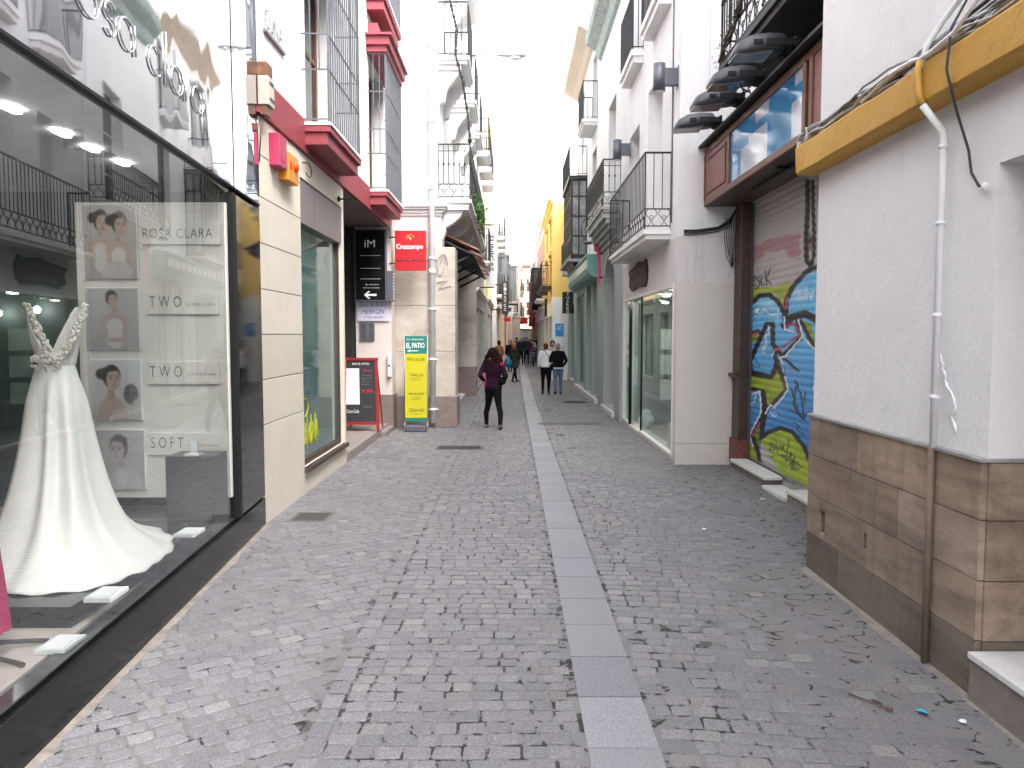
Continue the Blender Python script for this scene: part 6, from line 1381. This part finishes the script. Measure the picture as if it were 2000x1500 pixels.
lamp_('pale street lamp on a long curved arm nearest to the viewer', 997, 106, 19.0, -1.40)
lamp_('second pale street lamp further down the street', 1001, 350, 33.5, -.95)
lamp_('small far street lamp beyond the second one', 984, 456, 42, -.75)
# far dark awnings / signs seen as small marks
for lab, u0, v0, u1, v1, Y, mat, side in (('dark green projecting shop box on the pink house at right', 1038, 576, 1051, 606, 46, M['blackmatt'], 1), ('dark red awning at the end of the right side', 1033, 614, 1045, 637, 62, M['redpaint'], 1), ('small bright red awning far down on the left', 1015, 620, 1031, 632, 58, M['red'], -1), ('small red shop sign under the black vertical sign', 985, 620, 997, 628, 44, M['red'], -1), ('black projecting box sign beside the yellow house', 1064, 583, 1074, 618, 37, M['blackmatt'], 1)):
    x0, z1 = onY(u0, v0, Y); x1, z0 = onY(u1, v1, Y); aw = 'awning' in lab
    t = thing('awning' if aw else 'projecting_sign', lab, 'awning' if aw else 'sign', ((x0 + x1) / 2, Y, z0)); m = MB()
    if aw: m.hexa([(x0, Y, z0), (x1, Y, z0), (x1, Y + 2.4, z0), (x0, Y + 2.4, z0), (x0 + .1, Y, z1), (x1, Y, z1), (x1, Y + 2.4, z1), (x0 + .1, Y + 2.4, z1)]); m.build('canopy', mat, t)
    else: m.box(x0, x1, Y, Y + .2, z0, z1); m.build('box', mat, t, bevel=.01)
    wx = (x1, 2.0 if Y > 50 else 1.75) if side > 0 else (-.5, x0)
    pb('arm', M['iron'], t, None, [(min(wx), max(wx), Y + .05, Y + .1, z1 - .1, z1 - .05)])
# ================================================================ people
def remeshed(mb, name, mats, parent, voxel, colour=None):
    me = mb.mesh('tmp', [mats[0]]); o = bpy.data.objects.new('tmp', me); link(o)
    r = o.modifiers.new('r', 'REMESH'); r.mode = 'VOXEL'; r.voxel_size = voxel; s = o.modifiers.new('s', 'SMOOTH'); s.factor = .5; s.iterations = 3
    bpy.context.view_layer.update(); me2 = bpy.data.meshes.new_from_object(o.evaluated_get(bpy.context.evaluated_depsgraph_get())); bpy.data.objects.remove(o)
    me2.materials.clear()
    for k in mats: me2.materials.append(k)
    me2.polygons.foreach_set('use_smooth', [True] * len(me2.polygons))
    if colour:
        idx = [colour(p.center) for p in me2.polygons]; me2.polygons.foreach_set('material_index', idx)
    else: me2.polygons.foreach_set('material_index', [0] * len(me2.polygons))
    me2.name = name; ob = bpy.data.objects.new(name, me2); link(ob); ob.parent = parent; return ob
def limb(m, pts, rads):
    P = []; Rr = []
    for i in range(len(pts) - 1):
        a, b = Vector(pts[i]), Vector(pts[i + 1])
        for k in range(4): P.append(a.lerp(b, k / 4)); Rr.append(rads[i] + (rads[i + 1] - rads[i]) * k / 4)
    P.append(Vector(pts[-1])); Rr.append(rads[-1]); m.tube(P, 0, 10, True, Rr)
    for p, r in zip(pts, rads): m.ell(p, (r, r, r), 10, 6)
def hand(m, w, d, side, S, curl=.5):
    """palm and five fingers from the wrist w, pointing along d"""
    w, d = Vector(w), Vector(d).normalized(); lat = Vector((0, 1, 0)) if abs(d.y) < .8 else Vector((0, 0, 1)); lat = (lat - d * lat.dot(d)).normalized(); nrm = d.cross(lat).normalized() * (-side)
    c = w + d * .045 * S; rot = Matrix((lat, nrm, d)).transposed().to_3x3(); m.ell(c, (.036 * S, .016 * S, .05 * S), 8, 6, rot)
    for k, (o, l) in enumerate(((.027, .066), (.010, .076), (-.009, .072), (-.026, .056))):
        a = w + d * .082 * S + lat * o * S; b = a + (d * (1 - .3 * curl) + nrm * curl * .5) * l * .5 * S; e = b + (d * (1 - curl) + nrm * curl) * l * .55 * S
        m.tube([a - d * .02 * S, a, b, e], 0, 6, True, [.0095 * S, .0095 * S, .0088 * S, .0075 * S])
    a = w + d * .03 * S + lat * .03 * S; b = a + (d * .5 + lat * .6 + nrm * .3) * .035 * S; e = b + (d * .8 + lat * .1 + nrm * .5) * .032 * S; m.tube([a, b, e], 0, 6, True, [.012 * S, .0105 * S, .0085 * S])
def torso(m, S, k, y=0, belly=0, zs=0.84):
    R_ = []
    for z, rx, ry, dy in ((.84, .155, .115, 0), (.90, .170, .125, -.005), (.97, .165, .120, 0), (1.07, .145, .105, .005), (1.17, .155, .112, .005), (1.28, .175, .115, 0), (1.37, .180, .100, -.01), (1.43, .13, .075, -.01), (1.46, .06, .055, -.005)):
        if z < zs: continue
        R_.append([((rx + k + belly * max(0, 1 - abs(z - 1.02) / .2)) * S * math.cos(a), y + (dy + ((ry + k + belly * max(0, 1 - abs(z - 1.02) / .2)) * math.sin(a))) * S, z * S) for a in [i * math.pi / 10 for i in range(20)]])
    m.loft(R_)
SKIN = simple('skin', (.48, .28, .20), .5, 0, .06, 20)
EYE_M = simple('eye_dark', (.03, .02, .02), .2)
def person(label, x, y, height, yaw, top, legs, shoes, hair, stride=(.18, -.16), arms=None, voxel=.011, hairstyle='short', topcol=None, extra_top=None, toplen=.84, belly=0, legw=1.0, skirt=None, hem=None, stance=.0):
    S = height / 1.70; t = thing('person', label, 'person', (x, y, .008), None, yaw)
    feet = {}; bod_ = MB(); leg = MB(); sho = MB()
    for sd_, off in ((-1, stride[0]), (1, stride[1])):
        hp = (sd_ * .085 * S, 0, .90 * S); lift = .03 if off < -.1 else 0; ak = (sd_ * (.095 + stance) * S, off * S, (.085 + lift) * S); kn = (sd_ * (.092 + stance * .45) * S, (off * .5 + (.06 if off < 0 else .035)) * S, .49 * S)
        limb(bod_, [hp, kn, ak], [.07 * S, .045 * S, .032 * S]); limb(leg, [hp, (hp[0], hp[1] + (kn[1] - hp[1]) * .3, .76 * S), kn, (ak[0], (kn[1] * .55 + ak[1] * .45) - .01, .33 * S), (ak[0], ak[1], .10 * S)], [.098 * S * legw, .088 * S * legw, .060 * S * legw, .055 * S * legw, .042 * S * legw])
        tilt = -.35 if off < -.1 else (.15 if off > .1 else 0); r_ = Matrix.Rotation(tilt, 3, 'X')
        base = Vector(ak)
        for c, rr in (((0, .01, -.045), (.046, .060, .042)), ((0, .075, -.055), (.050, .092, .032)), ((0, -.035, -.05), (.040, .042, .038))):
            sho.ell(base + (r_ @ Vector(c)) * S, tuple(q * S for q in rr), 10, 6, r_)
            bod_.ell(base + (r_ @ Vector(c)) * S, tuple(q * S * .8 for q in rr), 8, 5, r_)
    torso(bod_, S, -.02); A = arms or {}
    tp = MB(); torso(tp, S, .012, 0, belly, toplen); hands = MB()
    for sd_ in (-1, 1):
        sh_ = (sd_ * .165 * S, -.01, 1.375 * S); el_, wr = A.get(sd_, ((sd_ * .235, -.05, 1.12), (sd_ * .245, .07, .90))); el_ = tuple(q * S for q in el_); wr = tuple(q * S for q in wr)
        limb(bod_, [sh_, el_, wr], [.045 * S, .034 * S, .024 * S]); hand(bod_, wr, Vector(wr) - Vector(el_), sd_, S)
        limb(tp, [sh_, el_, tuple(Vector(el_).lerp(Vector(wr), .93))], [.070 * S, .052 * S, .040 * S])
    hc = Vector((0, .015 * S, 1.585 * S))
    limb(bod_, [(0, -.005 * S, 1.42 * S), (0, .0, 1.52 * S)], [.055 * S, .050 * S]); bod_.ell(hc, (.073 * S, .090 * S, .108 * S), 16, 12); bod_.ell(hc + Vector((0, .035, -.055)) * S, (.050 * S, .055 * S, .055 * S), 12, 8)
    bod_.ell(hc + Vector((0, .095, -.015)) * S, (.011 * S, .018 * S, .022 * S), 6, 5)
    for sd_ in (-1, 1): bod_.ell(hc + Vector((sd_ * .074, -.005, -.01)) * S, (.010 * S, .020 * S, .030 * S), 6, 6)
    remeshed(bod_, 'body', [SKIN], t, min(voxel, .02))
    f = MB()
    for sd_ in (-1, 1): f.ell(hc + Vector((sd_ * .030, .086, .008)) * S, (.013 * S, .006 * S, .008 * S), 8, 5)
    f.build('eyes', EYE_M, t, local=True); f = MB(); f.ell(hc + Vector((0, .090, -.058)) * S, (.024 * S, .006 * S, .007 * S), 8, 5); f.build('mouth', simple('lips', (.35, .09, .08), .5), t, local=True)
    if extra_top: extra_top(tp, S)
    torso_leg = [( .155, .118, .84), (.168, .125, .90), (.165, .12, .96)]
    leg.loft([[((rx + .004) * S * legw * math.cos(a), (ry + .004) * S * math.sin(a), z * S) for a in [i * math.pi / 8 for i in range(16)]] for rx, ry, z in [(.13, .10, .80)] + torso_leg])
    remeshed(leg, 'trousers', [legs], t, voxel); remeshed(tp, 'jacket', top if isinstance(top, list) else [top], t, voxel, topcol); remeshed(sho, 'shoes', [shoes], t, min(voxel, .014))
    if skirt:
        m = MB(); m.loft([[(r_ * S * (1 + .06 * math.sin(i * 1.3)) * math.cos(i * math.pi / 12), (r_ * .8 * math.sin(i * math.pi / 12) + .01) * S, z * S) for i in range(24)] for r_, z in ((.17, 1.0), (.185, .9), (.20, .75), (.215, skirt[0]))], True, False); m.build('skirt', skirt[1], t, local=True)
    if hem: m = MB(); m.loft([[(r_ * S * math.cos(i * math.pi / 10), r_ * .76 * S * math.sin(i * math.pi / 10), z * S) for i in range(20)] for r_, z in ((.185, hem[0]), (.190, hem[0] - .05))], True, False); m.build('shirt_hem', hem[1], t, local=True)
    h = MB()
    if hairstyle == 'short':
        h.ell(hc + Vector((0, -.018, .022)) * S, (.083 * S, .088 * S, .102 * S), 14, 10); h.ell(hc + Vector((0, -.035, -.03)) * S, (.074 * S, .065 * S, .075 * S), 12, 8)
    elif hairstyle == 'bob':
        h.ell(hc + Vector((0, -.02, .02)) * S, (.093 * S, .098 * S, .110 * S), 14, 10); h.ell(hc + Vector((0, -.045, -.06)) * S, (.088 * S, .065 * S, .085 * S), 12, 8)
    else:
        h.ell(hc + Vector((0, -.03, .02)) * S, (.125 * S, .12 * S, .125 * S), 14, 10); rl = random.Random(3)
        for i in range(90):
            z = -.0 - .36 * (i / 90) ** .9; a = rl.uniform(-2.6, 2.6) - math.pi / 2; wd = .10 + .085 * math.sin(min(1, -z / .22) * math.pi * .75); h.ell(hc + Vector((wd * math.cos(a), -.05 + .055 * math.sin(a), z)) * S, (.036 * S, .032 * S, .045 * S), 7, 5)
    remeshed(h, 'hair', [hair], t, min(voxel, .012)); return t
def cloth(name, c, v=.2): return simple(name, c, .9, 0, v, 14, .3, 160, spec=.12)
JK = cloth('dark_plum_jacket', (.020, .006, .016), .35); MG = cloth('magenta_panel', (.30, .01, .07)); BK = cloth('black_cloth', (.006, .006, .008)); WH = cloth('white_cloth', (.74, .74, .75), .05); DN = cloth('faded_denim', (.13, .17, .26), .3)
SHO = cloth('dark_trainer', (.16, .12, .12), .8); HB = cloth('dark_brown_hair', (.014, .006, .005), .6); HR = cloth('auburn_hair', (.14, .045, .025), .4); HG = cloth('grey_hair', (.22, .22, .21), .3); OL = cloth('olive_jacket', (.03, .028, .018), .4); HGI = cloth('ginger_hair', (.38, .13, .05), .3)
# nearest walker
def jc(c):
    if c.z > 1.26 and c.x > .07 and c.y < .03 and c.z + c.x * .9 > 1.36 and c.z - c.x * .6 < 1.34: return 1
    if c.z < 1.12 and c.x < -.125 and c.x > -.215 and c.y < .02 and c.z > .80: return 1
    return 0
def bulk(m, S): m.ell((0, -.02, 1.22 * S), (.175 * S, .12 * S, .20 * S), 14, 8); m.ell((0, 0, .97 * S), (.18 * S, .13 * S, .14 * S), 14, 8)
p1 = person('person walking away with long dark curly hair, plum and magenta jacket and black trousers', -.37, 15.1, 1.585, R(-4), [JK, MG], BK, SHO, HB, (.20, -.20), {-1: ((-.275, -.06, 1.14), (-.22, .17, 1.02)), 1: ((.275, -.07, 1.12), (.21, .16, 1.0))}, .011, 'long', jc, bulk, .83, .01, 1.1, None, None, .07)
# shift legs apart sideways as in mid stride seen from behind
m = MB(); m.ell((-.20, 15.02, .96), (.085, .06, .085), 12, 8); t = thing('shoulder_bag', 'dark shoulder bag on the right hip of the nearest walker', 'bag', (-.2, 15.0, .9)); m.build('pouch', BK, t)
m = MB(); m.tube([(-.14, 15.0, 1.0), (-.22, 14.93, 1.12), (-.38, 14.93, 1.28), (-.48, 15.02, 1.36)], .010, 5); m.build('strap', BK, t)
person('person in white shirt and black trousers with auburn hair, walking away in the couple', 1.06, 24.1, 1.60, R(0), WH, BK, cloth('black_shoe', (.03, .03, .03)), HR, (.06, -.10), None, .013, 'short', None, lambda m, S: m.ell((0, -.01, 1.12 * S), (.17 * S, .125 * S, .26 * S), 12, 8), .86, .02, 1.05)
person('person in black jumper and pale jeans with grey hair, walking away in the couple', 1.44, 24.05, 1.60, R(2), BK, DN, cloth('grey_shoe', (.05, .06, .08)), HG, (-.12, .08), {-1: ((-.27, -.03, 1.13), (-.22, .14, 1.0)), 1: ((.28, -.03, 1.13), (.23, .14, .98))}, .013, 'short', None, lambda m, S: m.ell((0, -.01, 1.13 * S), (.20 * S, .145 * S, .27 * S), 12, 8), .90, .03, 1.08, None, (.90, WH))
m = MB(); m.ell((1.24, 23.98, .86), (.07, .05, .10), 10, 6); t = thing('shoulder_bag', 'black bag hanging between the two people of the couple', 'bag', (1.24, 24, .8)); m.build('pouch', BK, t)
m = MB(); m.tube([(1.24, 23.97, .92), (1.16, 23.93, 1.18), (1.06, 23.94, 1.32), (.97, 24.02, 1.40)], .009, 5); m.build('strap', BK, t)
person('person with brown hair in a pale top walking towards the viewer behind the couple', 1.42, 27.0, 1.66, R(180), cloth('pale_pink_top', (.5, .38, .34)), BK, SHO, HB, (.1, -.1), None, .016, 'bob')
person('person in olive jacket with ginger hair carrying a blue bag, seen turning left', .08, 30.2, 1.56, R(-50), [OL], BK, BK, HGI, (.22, -.16), {-1: ((-.24, -.02, 1.12), (-.26, .05, .90)), 1: ((.23, .06, 1.14), (.15, .22, 1.05))}, .014, 'bob', None, lambda m, S: m.ell((0, -.01, 1.1 * S), (.19 * S, .14 * S, .28 * S), 12, 8), .74, .03, 1.0, (.62, cloth('dark_patterned_skirt', (.035, .035, .04), .8)))
m = MB(); rb_ = []
for z, r_ in ((.62, .03), (.64, .13), (.74, .17), (.88, .13), (.98, .06), (1.02, .03)): rb_.append([(-.15 + r_ * math.cos(i * math.pi / 8) * (1 + .1 * math.sin(i * 2.2)), 30.0 + r_ * .6 * math.sin(i * math.pi / 8), z) for i in range(16)])
t = thing('carrier_bag', 'bright blue carrier bag held beside the person in olive', 'bag', (-.15, 30, .62)); m.loft(rb_); m.build('pouch', simple('blue_plastic', (.01, .09, .22), .4, 0, .2, 12), t); m = MB(); m.tube([(-.15, 30, 1.0), (-.12, 30.02, 1.12)], .008, 5); m.build('handle', simple('blue_strap', (.01, .14, .34), .5), t)
far = [('person in reddish brown coat at the left shopfronts, standing still', -.62, 36.5, 1.6, 30, cloth('rust_coat', (.18, .07, .05)), BK, HB, 'bob'), ('person in dark coat behind the one in olive, walking towards the viewer', -.10, 39, 1.62, 170, BK, BK, HB, 'bob'),
       ('person in dark blue jacket and black trousers in the far group', .55, 48, 1.7, 175, cloth('navy', (.02, .025, .04)), BK, HB, 'short'), ('person in charcoal coat beside the navy jacket in the far group', .95, 50, 1.75, 10, cloth('charcoal', (.04, .04, .045)), BK, HG, 'short'),
       ('person with white top in the middle of the far group', 1.40, 52, 1.62, 180, WH, DN, HGI, 'bob'), ('person in dark red top leading the far group at right', 1.20, 51, 1.58, 190, cloth('wine', (.12, .02, .04)), DN, HB, 'bob'),
       ('tall person in black at the right of the far group', 1.75, 53, 1.80, 180, BK, BK, HB, 'short'), ('person in grey jumper far behind the group', .35, 58, 1.70, 0, cloth('grey_wool', (.12, .12, .13)), BK, HB, 'short'), ('small figure in blue far down the street', 1.0, 66, 1.7, 180, DN, BK, HB, 'short')]
for i, (lab, x, y, h, yw, tc, lc, hr_, hs2) in enumerate(far): person(lab, x, y, h, R(yw), tc, lc, BK, hr_, (.14, -.14) if i % 2 else (-.12, .14), None, .03, hs2)
# child on a small bicycle in the far group
bk_ = thing('bicycle', 'small bicycle ridden towards the viewer in front of the far group', 'bicycle', (1.28, 46.0, .008))
for dy in (-.42, .42):
    m = MB(); m.tube([(0, dy + .27 * math.cos(k * math.pi / 10), .28 + .27 * math.sin(k * math.pi / 10)) for k in range(21)], .022, 6, False)
    for k in range(8): m.tube([(0, dy, .28), (0, dy + .26 * math.cos(k * math.pi / 4), .28 + .26 * math.sin(k * math.pi / 4))], .004, 3)
    m.build('wheel', BK, bk_, local=True)
m = MB(); m.tube([(0, -.42, .28), (0, -.30, .72), (0, .12, .70), (0, .0, .28), (0, -.26, .66)], .016, 6); m.tube([(0, .42, .28), (0, .0, .28)], .012, 5); m.tube([(0, .12, .70), (0, .42, .28)], .012, 5); m.build('frame', M['red'], bk_, local=True)
m = MB(); m.tube([(-.24, -.26, .82), (0, -.30, .80), (.24, -.26, .82)], .012, 5); m.build('handlebar', M['steel'], bk_, local=True); m = MB(); m.ell((0, .14, .76), (.07, .12, .03), 8, 5); m.build('saddle', BK, bk_, local=True)
def rider():
    t = thing('person', 'small rider in purple top sitting on the bicycle', 'person', (1.28, 46.0, .008)); b = MB(); S = .78
    b.ell((0, .10, .98), (.11, .09, .20), 10, 6); b.ell((0, .04, 1.28), (.06, .075, .085), 12, 8); limb(b, [(0, .08, 1.1), (0, .06, 1.22)], [.05, .04])
    for s in (-1, 1):
        limb(b, [(s * .12, .06, 1.10), (s * .19, -.06, .96), (s * .22, -.24, .84)], [.04, .032, .024]); hand(b, (s * .22, -.24, .84), (0, -.5, -.3), s, .7, .9)
        limb(b, [(s * .06, .12, .80), (s * .09, -.10, .60 if s > 0 else .68), (s * .08, .0, .22 if s > 0 else .36)], [.06, .045, .03]); b.ell((s * .08, -.04, .18 if s > 0 else .32), (.035, .08, .03), 8, 5)
    remeshed(b, 'body', [SKIN, cloth('purple_top', (.16, .05, .16)), DN], t, .02, lambda c: 1 if .84 < c.z < 1.16 and not (c.y < -.2) else (2 if c.z <= .84 and c.z > .3 and c.y > -.2 else 0)); h = MB(); h.ell((0, .06, 1.31), (.072, .08, .08), 10, 7); remeshed(h, 'hair', [HB], t, .02)
rider()
